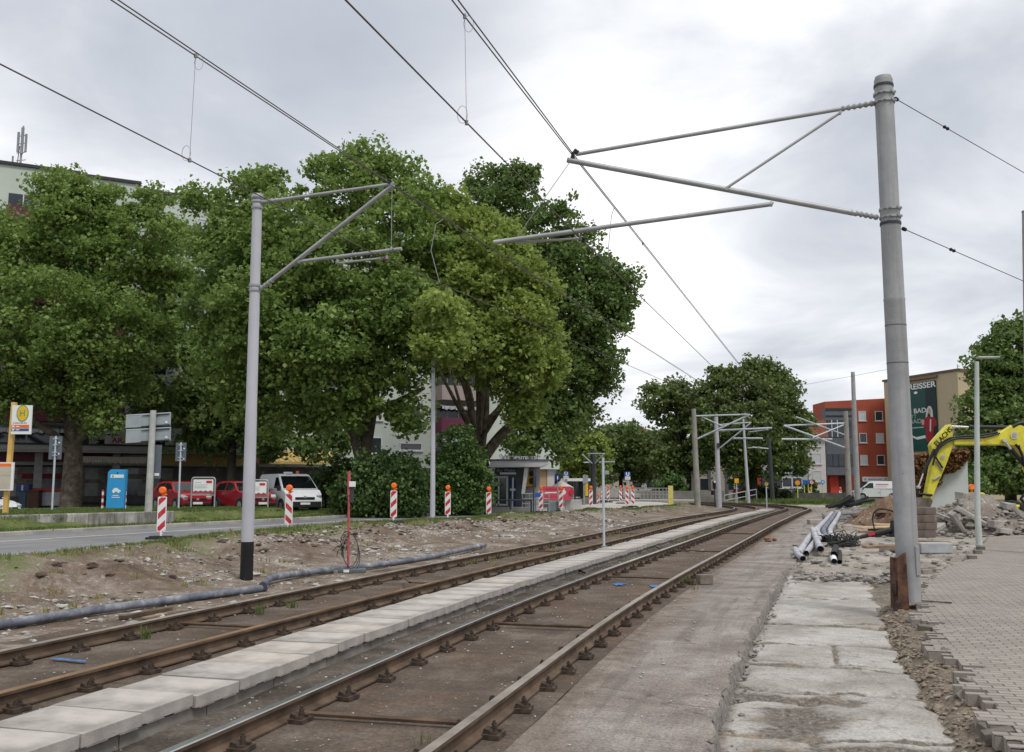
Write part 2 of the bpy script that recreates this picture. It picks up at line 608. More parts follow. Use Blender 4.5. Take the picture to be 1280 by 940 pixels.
def ground_strip():
    n = N('worn_asphalt'); uv = n.coord('UV')
    x = n.sep(uv)
    a = n.noise(uv, 1.1, 7, .68, .4); b = n.noise(uv, 6, 6, .7); g = n.noise(uv, 85, 3, .75)
    c = n.ramp(a, [(.3, (.155, .128, .112)), (.5, (.262, .228, .203)), (.7, (.38, .345, .312))])
    c = n.mix(n.ramp(b, [(.3, .5), (.5, 0.0)]), c, (.14, .122, .11))
    brown = n.ramp(n.math('ADD', x[0], n.math('MULTIPLY', n.math('SUBTRACT', b, .5), .5)), [(.0, 0.0), (1.0, 1.0)])
    edge = n.math('ADD', x[0], n.math('MULTIPLY', n.math('SUBTRACT', a, .5), .8))
    em = n.math('MULTIPLY', n.math('SUBTRACT', 1.45, edge), 2.2)
    em = n.ramp(em, [(.0, 0.0), (1.0, .85)])
    c = n.mix(em, c, n.ramp(b, [(.35, (.10, .078, .06)), (.65, (.25, .195, .15))]))
    c = n.mix(.8, c, n.ramp(n.noise(uv, 38, 4, .8), [(.3, .15), (.7, .85)]), 'OVERLAY')
    ln_ = n.noise(n.coord('UV', (5, .25, 1)), 1.0, 5, .65)
    c = n.mix(n.math('MULTIPLY', n.ramp(ln_, [(.5, 0.0), (.66, 1.0)]), .5), c, (.12, .102, .09))
    cr_ = n.voro(n.coord('UV', (.35, .55, 1)), 1.0, 'DISTANCE_TO_EDGE')
    cr2 = n.math('ADD', cr_, n.math('MULTIPLY', n.math('SUBTRACT', b, .5), .05))
    c = n.mix(n.math('MULTIPLY', n.ramp(cr2, [(.0, 1.0), (.007, 0.0)]), .5), c, (.08, .066, .056))
    n.bump(n.math('ADD', n.noise(uv, 45, 3, .7), b), .8, .02)
    return n.done(c, .92, 0, .2)


def ground_slab():
    n = N('broken_concrete'); uv = n.coord('UV')
    a = n.noise(uv, .9, 7, .66, .4); b = n.noise(uv, 5, 7, .7, .2); g = n.noise(uv, 70, 3, .7)
    c = n.ramp(a, [(.30, (.235, .213, .19)), (.46, (.335, .312, .285)), (.62, (.45, .43, .405))])
    geo = n.t.nodes.new('ShaderNodeVertexColor') if False else None
    at_ = n.t.nodes.new('ShaderNodeAttribute'); at_.attribute_name = 'rubble'
    rb = n.math('ADD', n.math('ADD', at_.outputs['Fac'], n.math('MULTIPLY', n.math('SUBTRACT', b, .5), 1.1)), n.ramp(n.noise(uv, 1.7, 6, .7, .6), [(.52, 0.0), (.70, .45)]))
    rm = n.ramp(rb, [(.35, 0.0), (.65, 1.0)])
    dirt = n.ramp(n.noise(uv, 18, 6, .78), [(.32, (.055, .047, .039)), (.5, (.145, .127, .107)), (.68, (.30, .275, .245))])
    sand = n.ramp(n.noise(uv, 2.2, 3), [(.52, 0.0), (.66, 1.0)])
    dirt = n.mix(n.math('MULTIPLY', sand, .6), dirt, (.31, .235, .14))
    c = n.mix(rm, c, dirt)
    c = n.mix(n.math('MULTIPLY', n.ramp(b, [(.32, 1.0), (.48, 0.0)]), .65), c, (.185, .168, .148))
    cr_ = n.math('ADD', n.voro(n.coord('UV', (.55, .5, 1)), 1.0, 'DISTANCE_TO_EDGE'), n.math('MULTIPLY', n.math('SUBTRACT', b, .5), .06))
    c = n.mix(n.math('MULTIPLY', n.ramp(cr_, [(.0, 1.0), (.006, 0.0)]), .25), c, (.13, .115, .10))
    c = n.mix(.6, c, n.ramp(n.noise(uv, 32, 4, .8), [(.3, .2), (.7, .8)]), 'OVERLAY')
    n.bump(n.math('ADD', n.math('MULTIPLY', g, .5), b), .8, .02)
    return n.done(c, .92, 0, .2)


def ground_dirt(name, pal, grass=None, stones=True):
    n = N(name); uv = n.coord('UV')
    a = n.noise(uv, .55, 7, .66, .5); b = n.noise(uv, 3.2, 7, .7, .2); g = n.noise(uv, 26, 4, .75)
    f = n.math('ADD', n.math('MULTIPLY', a, .55), n.math('MULTIPLY', b, .45))
    c = n.ramp(f, [(.34, pal[0]), (.48, pal[1]), (.62, pal[2])])
    c = n.mix(.55, c, n.ramp(g, [(.28, .12), (.5, .5), (.72, .88)]), 'OVERLAY')
    if stones:
        vd = n.voro(uv, 9); vc = n.voro(uv, 9, out='Color')
        m = n.math('MULTIPLY', n.ramp(vd, [(.28, 1.0), (.36, 0.0)]), n.ramp(n.sep(vc)[0], [(.62, 0.0), (.66, 1.0)]))
        m = n.math('MULTIPLY', m, n.ramp(a, [(.42, 0.0), (.6, 1.0)]))
        c = n.mix(n.math('MULTIPLY', m, .85), c, (.46, .43, .40))
    if grass:
        at_ = n.t.nodes.new('ShaderNodeAttribute'); at_.attribute_name = 'rubble'
        gm = n.math('ADD', at_.outputs['Fac'], n.math('MULTIPLY', n.math('SUBTRACT', b, .5), 1.3))
        c = n.mix(n.math('MULTIPLY', n.ramp(gm, [(.45, 0.0), (.72, 1.0)]), .9), c, n.ramp(g, [(.3, grass[0]), (.7, grass[1])]))
    n.bump(n.math('ADD', n.math('MULTIPLY', g, .5), b), .7, .04)
    return n.done(c, .95, 0, .15)


def ground_pavers():
    n = N('concrete_block_paving'); uv = n.coord('UV')
    br = n.t.nodes.new('ShaderNodeTexBrick')
    mp = n.t.nodes.new('ShaderNodeMapping'); n.t.links.new(uv, mp.inputs[0])
    wob = n.noise(uv, 1.4, 3)
    n.t.links.new(mp.outputs[0], br.inputs['Vector'])
    br.inputs['Scale'].default_value = 1; br.inputs['Brick Width'].default_value = .21; br.inputs['Row Height'].default_value = .105
    br.inputs['Mortar Size'].default_value = .008; br.inputs['Mortar Smooth'].default_value = .3; br.inputs['Bias'].default_value = -.1
    n.L((.235, .205, .18, 1), br.inputs['Color1']); n.L((.33, .295, .262, 1), br.inputs['Color2']); n.L((.065, .055, .046, 1), br.inputs['Mortar'])
    a = n.noise(uv, .7, 6, .65, .3); g = n.noise(uv, 80, 3, .7); b = n.noise(uv, 9, 5, .7)
    c = n.mix(n.ramp(a, [(.35, .0), (.68, .5)]), br.outputs[0], (.33, .30, .27))
    c = n.mix(n.ramp(b, [(.3, .5), (.48, 0.0)]), c, (.15, .132, .115))
    c = n.mix(.3, c, n.ramp(g, [(.3, .3), (.7, .7)]), 'OVERLAY')
    hh = n.math('SUBTRACT', n.math('MULTIPLY', g, .15), br.outputs['Fac'])
    n.bump(hh, .6, .012)
    return n.done(c, .9, 0, .2)


def ground_road():
    n = N('road_asphalt'); uv = n.coord('UV')
    a = n.noise(uv, .3, 6, .6, .3); g = n.noise(uv, 40, 3, .7); b = n.noise(n.coord('UV', (2.2, .12, 1)), 1.2, 5, .6)
    c = n.ramp(a, [(.35, (.155, .155, .16)), (.65, (.235, .235, .238))])
    c = n.mix(n.ramp(b, [(.3, .55), (.55, 0.0)]), c, (.12, .12, .125))
    c = n.mix(.3, c, n.ramp(g, [(.3, .35), (.7, .65)]), 'OVERLAY')
    n.bump(g, .3, .01)
    return n.done(c, .85, 0, .3)


def ground_terrain():
    n = N('terrain_grass_and_lots'); o = n.coord('Object')
    at_ = n.t.nodes.new('ShaderNodeAttribute'); at_.attribute_name = 'rubble'
    a = n.noise(o, .25, 6, .65, .3); g = n.noise(o, 9, 5, .75); b = n.noise(o, 1.6, 5, .7)
    gr = n.ramp(b, [(.3, (.062, .088, .026)), (.5, (.105, .130, .042)), (.7, (.18, .175, .08))])
    gr = n.mix(.5, gr, n.ramp(g, [(.28, .2), (.72, .8)]), 'OVERLAY')
    lot = n.ramp(a, [(.35, (.095, .088, .082)), (.65, (.16, .15, .14))])
    f = n.math('ADD', at_.outputs['Fac'], n.math('MULTIPLY', n.math('SUBTRACT', b, .5), .25))
    c = n.mix(n.ramp(f, [(.42, 0.0), (.58, 1.0)]), gr, lot)
    n.bump(g, .5, .05)
    return n.done(c, .95, 0, .15)


def setattr_(o, arr):
    a = o.data.attributes.new('rubble', 'FLOAT', 'POINT')
    a.data.foreach_set('value', np.asarray(arr, np.float32).ravel())


# ------------------------------------------------------------------ road lines in plan
KERB = np.array([(-52, -50), (-42.5, -29), (-29.2, 0), (-15.75, 29.2), (-12.4, 36.5), (-8.3, 45.3), (-2.4, 57.5), (3.0, 69), (7.2, 80), (9.5, 92), (9, 100), (4, 112), (-10, 118)], float)
NEAR = np.array([(-15, -30), (-11.4, 0), (-10.4, 10), (-10.2, 19), (-10.1, 21.5), (-9.7, 24.2), (-9.3, 29), (-8.6, 31.5), (-7.2, 34.8), (-5.2, 38.5), (-3.3, 42.5), (-1.2, 46.5), (3, 54), (8, 63), (11.3, 71), (13.2, 80), (13.0, 87), (9.5, 94), (4, 98), (-10, 102)], float)


def lin(poly, y): return np.interp(y, poly[:, 1], poly[:, 0])


def kerb_dist(x, y):
    """signed distance left of the kerb line (approximate, by x at same y)"""
    return (lin(KERB[:10], y) - x) * .9


YB = np.concatenate([np.arange(-12, 50, .14), np.arange(50, 92, .3)])
V = np.linspace(0, 1, 96)
xe = lin(NEAR[:17], YB) - .35
t1x = np.array([np.interp(y, T1.p[:400, 1], T1.p[:400, 0]) for y in YB]) - 1.0
GX = xe[:, None] + (t1x - xe)[:, None] * V[None]
GY = np.repeat(YB[:, None], len(V), 1)
VV = np.repeat(V[None], len(YB), 0)
prof = np.interp(V, [0, .035, .07, .16, .28, .40, .52, .62, .72, .85, 1], [.12, .18, .245, .31, .37, .34, .20, .08, .03, .005, -.01])
amp = np.interp(V, [0, .07, .15, .3, .5, .65, .8, 1], [0, .03, .10, .30, .30, .10, .04, .02])
lump = fbm(GX * .55, GY * .55, 5, 3) * 1.2 + .50 * np.abs(fbm(GX * 2.4, GY * 2.4, 4, 9)) + .30 * fbm(GX * 5, GY * 5, 3, 21)
far_flat = np.interp(YB, [0, 48, 75], [1, .85, .55])[:, None]
GZ = prof[None] * far_flat + amp[None] * lump * far_flat
# the level pad the left mast stands on
dirt_bank = gridmesh('dirt_bank', GX, GY, GZ, GX, GY,
                     ground_dirt('bank_dirt', [(.075, .053, .038), (.165, .127, .097), (.31, .275, .237)], ((.06, .088, .024), (.155, .175, .06))))
gmask = np.interp(V, [0, .05, .10, .22, .32, .40, .5, .6, 1], [.80, .85, .84, .74, .60, .46, .26, .08, 0])[None] * np.interp(YB, [0, 20, 30, 45, 70], [.85, .9, 1, 1.2, 1.2])[:, None] + .50 * fbm(GX * .35, GY * .35, 3, 40)
setattr_(dirt_bank, np.clip(gmask, 0, 1))


def bank_z(x, y):
    v = (x - (lin(NEAR[:17], y) - .35)) / (np.interp(y, T1.p[:400, 1], T1.p[:400, 0]) - 1.0 - (lin(NEAR[:17], y) - .35))
    lm = fbm(x * .55, y * .55, 5, 3) * 1.2 + .50 * np.abs(fbm(x * 2.4, y * 2.4, 4, 9)) + .30 * fbm(x * 5, y * 5, 3, 21)
    ff = np.interp(y, [0, 48, 75], [1, .85, .55])
    return (np.interp(v, [0, .035, .07, .16, .28, .40, .52, .62, .72, .85, 1], [.12, .18, .245, .31, .37, .34, .20, .08, .03, .005, -.01]) + np.interp(v, [0, .07, .15, .3, .5, .65, .8, 1], [0, .03, .10, .30, .30, .10, .04, .02]) * lm) * ff


# road sheet
YR = np.concatenate([np.arange(-30, 100, 1.0)])
VR = np.linspace(0, 1, 14)
xl = lin(KERB[:11], YR); xr = lin(NEAR[:18], YR) + .5
RX = xl[:, None] + (xr - xl)[:, None] * VR[None]; RY = np.repeat(YR[:, None], 14, 1)
road = gridmesh('road', RX, RY, np.full_like(RX, .20) , RX - RY * .46, RY, ground_road())
white_line = mat('road_paint', (.62, .62, .60), .7, var=.2, scale=6)


def stripe(name, xoff, y0, y1, wdt, m=white_line, base=KERB[:10], z=.2045):
    ys = np.arange(y0, y1, .5)
    xa = lin(base, ys) + xoff
    X = np.stack([xa, xa + wdt], 1); Y = np.stack([ys, ys], 1)
    return gridmesh(name, X, Y, np.full_like(X, z), X, Y, m)


stripe('lane_marking', 2.6, 5, 62, .16)
stripe('lane_marking', .9, 14, 34, .14, base=NEAR[:17])
stripe('lane_marking', 4.0, 12, 30, .12, mat('faded_yellow_paint', (.36, .30, .20), .8), z=.2045)
# kerb (a real step)
mb = MB()
ks = np.arange(-28, 62, 1.0)
kx = lin(KERB[:10], ks)
pr = [(-.16, -.2), (-.16, .325), (-.02, .33), (0.0, .30), (.015, -.2)]
vsx = [[(kx[i] + a, ks[i], b) for a, b in pr] for i in range(len(ks))]
vv = [p for row in vsx for p in row]
ff = []
for i in range(len(ks) - 1):
    for j in range(4):
        ff.append((i * 5 + j, i * 5 + j + 1, (i + 1) * 5 + j + 1, (i + 1) * 5 + j))
mb.add(vv, ff)
tag(mb.build('kerb', mat('kerb_stone', (.33, .31, .285), .9, var=.25, scale=1.2, bump=.3)), kind='structure')

# terrain sheet to the horizon
xs = np.unique(np.concatenate([np.arange(-1500, -90, 60), np.arange(-90, 80, .8), np.arange(80, 1500, 60)]))
ys = np.unique(np.concatenate([np.arange(-400, -20, 40), np.arange(-20, 150, .8), np.arange(150, 2500, 80)]))
TX, TY = np.meshgrid(xs, ys)
kd = kerb_dist(TX, np.clip(TY, -400, 92))
left = kd > .10
wallz = sstep(-6.5, -11.5, TX) * np.where(TY < 45, 1, 0)
zl = .31 + sstep(1.35, 1.9, kd) * (.14 + .26 * wallz) - sstep(11, 16, kd) * .38 * (1 - wallz * .2) + sstep(22, 34, kd) * .55 * sstep(0, -18, TX) + .05 * fbm(TX * .3, TY * .3, 3, 5)
rs_, ro_ = T2.so(TX.ravel(), TY.ravel())
ro_ = ro_.reshape(TX.shape)
inside = (~left) & (TY < 96) & (TX < 48) & (TY > -25)
zr = np.where(inside, -.5, .02)
zr = np.where((ro_ > 6.5) & (TY > 66) , .07, zr)
zr = np.where((TY > 84) & (np.abs(ro_ + 2) > 5.5) & ~left, .10, zr)
zr = np.where((TX > 26) & (TY > 40) , np.maximum(zr, -.02), zr)
TZ = np.where(left, zl, zr) + np.where(TY > 150, .15, 0)
TZ = np.where((np.abs(ro_ + 1.8) < 5) & (TY > 60), -.5, TZ)
terr = gridmesh('ground', TX, TY, TZ, TX, TY, ground_terrain())
lot = np.where(left, sstep(10.5, 12.5, kd), 0)
lot = np.where((TY > 100) & (TX > -30), np.where(TX > 0, .25 + sstep(104, 112, TY) * .8, .8), lot)
lot = np.where((kd > 0) & (TY > 56) & (TX > -12), .9, lot)
setattr_(terr, np.clip(lot, 0, 1))


def terr_z(x, y):
    i = np.abs(xs - x).argmin(); j = np.abs(ys - y).argmin()
    return float(TZ[j, i])


# ------------------------------------------------------------------ strips along the track
def strip(name, s, o, zf, m, smooth=True):
    S = np.repeat(np.asarray(s)[:, None], len(o), 1) if np.ndim(o) == 1 else np.repeat(np.asarray(s)[:, None], o.shape[1], 1)
    O = np.repeat(np.asarray(o)[None], len(s), 0) if np.ndim(o) == 1 else o
    X, Y = T2.xy(S, O)
    Z = zf(S, O)
    return gridmesh(name, X, Y, Z, O, S, m, smooth=smooth), S, O


sb = np.concatenate([np.arange(-14, 40, .25), np.arange(40, 125, .5)])
strip('track_bed', sb, np.concatenate([np.arange(-5.6, 1.0, .3), [1.05]]), lambda s, o: fbm(s * .8, o * .8, 3, 2) * .018, ground_bed())
# bank of dirt swept against the walkway footing
# asphalt beside the right-hand rail, with its broken edge
sa = np.concatenate([np.arange(-8, 24, .06), np.arange(24, 90, .4)])
kn = np.cumsum(rng.uniform(.06, .42, 420)) - 8
kv = 2.38 + rng.normal(0, .028, 420) + .07 * np.round(fbm(kn * .22, kn * 0 + 4, 1, 33) * 4) / 2
e1 = np.interp(sa, kn, kv)
e1 = np.where(sa > 22.5, 2.5 + .05 * fbm(sa * 3, sa * 0, 2, 37), e1)
O = np.stack([np.full_like(sa, 1.05)] + [1.05 + (e1 - 1.05) * k for k in np.linspace(.06, 1, 23)], 1)
edge_z = lambda s, o: fbm(s * .7, o * .7, 3, 6) * .012 + .004 * fbm(s * 20, o * 20, 2, 8)
ASPH = ground_strip()
strip('asphalt_strip', sa, O, lambda s, o: edge_z(s, o) - .02 * np.clip((o - O[:, -1:] + .05) / .05, 0, 1) ** 2 * (np.abs(vn(s * 7, s * 0, 5)) * 2), ASPH)
fe = np.stack([e1 - .001, e1 + .012, e1 + .02 + .02 * vn(sa * 6, sa * 0, 8), e1 + .03, e1 + .05], 1)
fz = np.array([-.004, -.03, -.07, -.12, -.24])
n_ = N('broken_asphalt_face'); uv_ = n_.coord('Object'); v_ = n_.noise(uv_, 14, 6, .8)
cc_ = n_.ramp(v_, [(.3, (.12, .105, .092)), (.5, (.25, .23, .21)), (.7, (.42, .395, .37))]); n_.bump(v_, 1.0, .03)
strip('asphalt_edge', sa, fe, lambda s, o: fz[None] + .015 * vn(s * 9, o * 40, 12), n_.done(cc_, .95, 0, .1), smooth=False)
# chips broken off along the edge
mb = MB()
for i in range(170):
    s_ = R.uniform(4, 22); r_ = abs(R.gauss(0, .018)) + .008
    x_, y_ = T2.xy(s_, 2.42 + abs(R.gauss(.03, .06))); mb.rock((float(x_), float(y_), -.14 + r_ * .4), r_, 600 + i)
CHIPS = mb
# light concrete slabs, dug free
ss_ = np.arange(-8, 22.4, .055)
oo_ = np.arange(2.30, 4.55, .05)
joints = [(7.05, .14), (8.35, .20), (10.05, .22), (11.6, .10), (13.2, .10), (14.9, .14), (18.2, .08), (4.5, .1), (2, .1)]


def slab_r(s, o):
    r = np.zeros_like(s)
    wob = .30 * fbm(s * .25 + 3, o * .9, 3, 50) + .12 * fbm(s * 2, o * 2, 3, 52)
    for c, wd in joints:
        r = np.maximum(r, np.exp(-((s + wob - c) / wd) ** 2) * np.clip(.55 + 1.3 * vn(o * 1.6 + c, o * 0 + c, 54) + .25, 0, 1))
    for c, wd in joints:
        r = np.maximum(r, np.exp(-((s + wob * .8 - c - .3) / .045) ** 2) * np.clip(1.0 + 2.2 * vn(o * 1.1 + c * 3, o * 0, 56), 0, 1))
    for oc, s0, s1 in ((3.05, 7.3, 9.4), (3.35, 11.8, 13.4), (2.95, 4.5, 7.3)):
        r = np.maximum(r, np.exp(-((o + .06 * fbm(s * 2, s * 0, 3, 59) - oc) / .035) ** 2) * ((s > s0) & (s < s1)))
    pat = np.exp(-(((s - 9.2) / .55) ** 2 + ((o - 2.95) / .42) ** 2)) * 1.0
    r = np.maximum(r, pat)
    r = np.maximum(r, sstep(.16, 0.0, o - 2.36) * .6)
    r = np.maximum(r, sstep(3.96, 4.14, o + .16 * fbm(s * 2, o, 3, 55)) * 1.2)
    return np.clip(r, 0, 1)


ob, S_, O_ = strip('concrete_slabs', ss_, oo_, lambda s, o: -.135 - .036 * slab_r(s, o) + .03 * np.round(fbm(s * .45, o * .3, 1, 60) * 3) * .5 + slab_r(s, o) * .075 * fbm(s * 5, o * 5, 4, 57) + .006 * fbm(s * 3, o * 3, 3, 58), ground_slab())
setattr_(ob, slab_r(S_, O_))
# loose earth under the torn paving edge
sd_ = np.arange(-8, 17.0, .05); od_ = np.arange(3.78, 5.0, .04)
strip('trench_earth', sd_, od_, lambda s, o: np.interp(o, [3.78, 4.0, 4.1, 4.25, 4.6, 5], [-.30, -.18, -.10, -.01, .01, .01]) + .06 * fbm(s * 2.5, o * 2.5, 5, 61) + .02 * fbm(s * 12, o * 12, 3, 62),
      ground_dirt('gravelly_earth', [(.075, .06, .045), (.165, .135, .10), (.30, .255, .20)]))
# dug-over ground beyond the slabs
sdg = np.concatenate([np.arange(13, 45, .12), np.arange(45, 96, .4)]); odg = np.concatenate([np.arange(2.35, 16, .14), np.arange(16, 40, .6)])


def dirt_z(s, o):
    z = .0 + .13 * fbm(s * .5, o * .5, 5, 70) + .05 * np.abs(fbm(s * 3, o * 3, 3, 72)) + .012 * fbm(s * 14, o * 14, 2, 73)
    z = np.where((s < 22.2) & (o < 4.6), -.3, z)
    z = np.where(o < 2.9, np.minimum(z, -.02 + .03 * fbm(s, o, 2, 75)), z)
    return z - sstep(30, 38, o) * .2


strip('dug_ground', sdg, odg, dirt_z, ground_dirt('site_dirt', [(.14, .115, .09), (.27, .24, .205), (.42, .39, .355)]))

# block paving with torn edge
rows = np.arange(-8, 37.8, .105)
st = np.interp(rows, [-8, 7.0, 7.8, 9.6, 11.6, 14.3, 16.2, 18.3, 21.4, 22.2, 25, 27.9, 31.1, 35.8, 37.8], [4.06, 4.08, 4.11, 4.26, 4.34, 4.36, 4.45, 4.8, 5.2, 5.35, 6.1, 6.5, 7.1, 8.0, 9.1])
jag = np.array([R.choice([0, 0, 0, .1, .1, .18, -.06]) for _ in rows])
jag = jag + .12 * np.round(2 * np.array([mnoise.noise((r * .9, 3.3, 0)) for r in rows]))
st = st + jag * np.where(rows > 16.5, .45, 1)
vx = []; fc = []; uvl = []
mbp = MB()
for i, s0 in enumerate(rows):
    s1 = s0 + .105
    on = [st[i]] + list(np.arange(math.ceil((st[i] + .05) / 1.0) * 1.0, 22.01, 1.0 if s0 < 20 else 2.0))
    for a, b in zip(on[:-1], on[1:]):
        P4 = [T2.xy(s0, a), T2.xy(s0, b), T2.xy(s1, b), T2.xy(s1, a)]
        k = len(vx)
        for (x_, y_), (u_, v_) in zip(P4, [(a, s0), (b, s0), (b, s1), (a, s1)]):
            vx.append((float(x_), float(y_), .080 + .012 * (mnoise.noise((u_ * .45, v_ * .45, 2)) ))); uvl.append((u_, v_))
        fc.append((k, k + 1, k + 2, k + 3))
    # face of the torn edge
    x0, y0 = T2.xy(s0, st[i]); x1, y1 = T2.xy(s1, st[i])
    za = .080 + .012 * mnoise.noise((st[i] * .45, s0 * .45, 2)); zb_ = .080 + .012 * mnoise.noise((st[i] * .45, s1 * .45, 2))
    k = len(vx)
    vx += [(float(x0), float(y0), za), (float(x1), float(y1), zb_), (float(x1), float(y1), -.015), (float(x0), float(y0), -.015)]
    uvl += [(st[i] + .01, s0 + .04), (st[i] + .01, s0 + .06), (st[i] + .09, s0 + .06), (st[i] + .09, s0 + .04)]
    fc.append((k, k + 1, k + 2, k + 3))
    if i:
        a, b = st[i - 1], st[i]
        xa, ya = T2.xy(s0, a); xb, yb = T2.xy(s0, b)
        k = len(vx)
        vx += [(float(xa), float(ya), .078), (float(xb), float(yb), .078), (float(xb), float(yb), -.015), (float(xa), float(ya), -.015)]
        uvl += [(.02, .03), (.1, .03), (.1, .08), (.02, .08)]
        fc.append((k, k + 1, k + 2, k + 3))
# closing face at the far end
me = bpy.data.meshes.new('pavement'); me.from_pydata(vx, [], fc)
uvn = me.uv_layers.new(name='UVMap'); uvn.data.foreach_set('uv', np.array(uvl, np.float32).ravel())
me.materials.append(ground_pavers()); me.update()
pv = bpy.data.objects.new('pavement', me); COL.objects.link(pv); pv['kind'] = 'structure'


# ------------------------------------------------------------------ tram tracks
def rail_mats(side, head):
    return [side, head]


rust = mat('rusty_rail', (.115, .078, .053), .75, .2, var=.4, scale=3, bump=.2, bscale=60)
rust2 = mat('rusty_fastener', (.070, .050, .038), .8, .2, var=.45, scale=9, bump=.3, bscale=80)
shiny = mat('polished_rail_head', (.50, .49, .48), .28, .9, var=.15, scale=2)
dull = mat('dull_rail_head', (.33, .29, .25), .5, .55, var=.25, scale=2)
brownhead = mat('rust_film_rail_head', (.24, .15, .085), .55, .4, var=.35, scale=2)
RH = .155


def rail_mesh(path, o, s0, s1, headmat, parent):
    sec = [(-.07, .012), (-.07, .026), (-.014, .05), (-.014, .112), (-.036, .124), (-.036, .148), (-.030, RH), (.030, RH), (.036, .148), (.036, .124), (.014, .112), (.014, .05), (.07, .026), (.07, .012)]
    s = np.concatenate([np.arange(s0, 60, .5), np.arange(60, s1, 1.0)])
    mb = MB(); k = len(sec)
    for q in s:
        for a, b in sec:
            x, y = path.xy(q, o + a); mb.v.append((float(x), float(y), b))
    for i in range(len(s) - 1):
        for j in range(k):
            jj = (j + 1) % k
            mb.f.append([i * k + j, i * k + jj, (i + 1) * k + jj, (i + 1) * k + j])
            mb.mi.append(1 if j in (5, 6, 7) else 0)
    mb.f.append(list(range(k))); mb.mi.append(0)
    return mb.build('rail', [rust, headmat], parent)


def fastener_mb():
    mb = MB()
    mb.obox((.0, 0, .022), (.15, .20, .034))
    mb.obox((-.035, 0, .052), (.075, .11, .030), ry=.25)
    mb.obox((.02, .055, .045), (.06, .05, .03)); mb.obox((.02, -.055, .045), (.06, .05, .03))
    mb.tube([(-.005, .03, .04), (-.005, .03, .075)], .027, 6); mb.tube([(-.005, .03, .075), (-.005, .03, .125)], .014, 6)
    mb.tube([(-.005, .03, .085), (-.005, .03, .107)], .024, 6)
    mb.tube([(.03, -.045, .04), (.03, -.045, .092)], .022, 6); mb.tube([(.03, -.045, .09), (.03, -.045, .105)], .012, 6)
    return mb


def make_track(path, label, heads, s0, s1):
    t = thing('tram_track', (0, 0, 0), 0, label, 'tram track', 'the two tram tracks')
    rail_mesh(path, -.7535, s0, s1, heads[0], t); rail_mesh(path, .7535, s0, s1, heads[1], t)
    cand = []
    for s in np.arange(s0 + .3, s1 - 25, .8):
        for o, sg in ((-.7535, -1), (-.7535, 1), (.7535, -1), (.7535, 1)):
            x, y = path.xy(s, o + sg * .125)
            cand.append((float(x), float(y), path.head(s), sg))
    vis = [c for c in cand if c[1] > 4.2 and abs(c[0]) < c[1] * .60]
    vis.sort(key=lambda c: c[0] ** 2 + c[1] ** 2)
    first = None
    fm = fastener_mb()
    for (x, y, h, sg) in vis[:100]:
        if first is None:
            o = first = fm.build('fastener', rust2, t)
        else:
            o = first.copy(); COL.objects.link(o); o.parent = t
        o.location = (x, y, R.uniform(-.006, .004)); o.rotation_euler = (0, 0, h - PI / 2 + (PI if sg < 0 else 0) + R.uniform(-.12, .12)); o.scale = (.86, .86, .9)
    rest = MB()
    near = [c for c in cand if c not in vis and c[1] > -6]
    for (x, y, h, sg) in vis[100:] + near:
        far = math.hypot(x, y) > 45
        M = Matrix.Translation((x, y, 0)) @ Matrix.Rotation(h - PI / 2 + (PI if sg < 0 else 0), 4, 'Z')
        if far:
            q = MB().box(-.075, .075, -.1, .1, .005, .07)
        else:
            q = fm
        rest.add([M @ Vector(p) for p in q.v], q.f)
    o = rest.build('fastener', rust2, t); o['kind'] = 'stuff'
    # tie bars between the rails
    for s in [7.6, 12.5, 18.9, 26.5, 36]:
        if path is T1 and s == 18.9: continue
        mb = MB()
        a = path.xy(s, -.70); b = path.xy(s + .05, .70)
        mb.tube([(a[0], a[1], .045), (b[0], b[1], .045)], .022, 6)
        mb.build('tie_bar', rust, t)
    return t


make_track(T2, 'right-hand tram track with polished rail heads, nearest the block paving', (shiny, dull), -12, 122)
make_track(T1, 'left-hand tram track with rust-brown rails beside the dirt bank', (dull, brownhead), -12, 118)

# white joint marks painted on rail webs / heads, kept as small paint plates on the rails
# ------------------------------------------------------------------ slab walkway between the tracks
wp2 = []
for q in np.arange(-10, 70, .25):
    y_ = float(T2.xy(q)[1])
    ax, ay = T2.xy(q, -1.76)
    k = np.argmin((T1.p[:, 0] - ax) ** 2 + (T1.p[:, 1] - ay) ** 2)
    bx, by = T2.xy(q)
    mxp = ((T1.p[k, 0] + bx) / 2, (T1.p[k, 1] + by) / 2)
    wgt = float(sstep(30, 52, q))
    wp2.append((float(ax) * (1 - wgt) + mxp[0] * wgt, float(ay) * (1 - wgt) + mxp[1] * wgt))
WP = Path(np.array(wp2))
wk = thing('slab_walkway', (0, 0, 0), 0, 'raised walkway of pale concrete slabs between the two tram tracks', 'walkway')
slabm = mat('pale_concrete_slab', (.355, .328, .30), .9, var=.30, scale=2.2, bump=.4, bscale=60)
slabm2 = mat('pale_concrete_slab_grey', (.33, .308, .285), .9, var=.32, scale=2.6, bump=.4, bscale=60)
slabm3 = mat('pale_concrete_slab_warm', (.375, .342, .305), .9, var=.30, scale=3.1, bump=.4, bscale=60)
foot = mat('concrete_footing', (.235, .215, .19), .92, var=.3, scale=2.2, bump=.4, bscale=25)
mb = MB()
q = np.arange(-10, 68, .5)
for i in range(len(q) - 1):
    ln = .96
a_ = [WP.xy(s, -.33) for s in q]; b_ = [WP.xy(s, .335) for s in q]
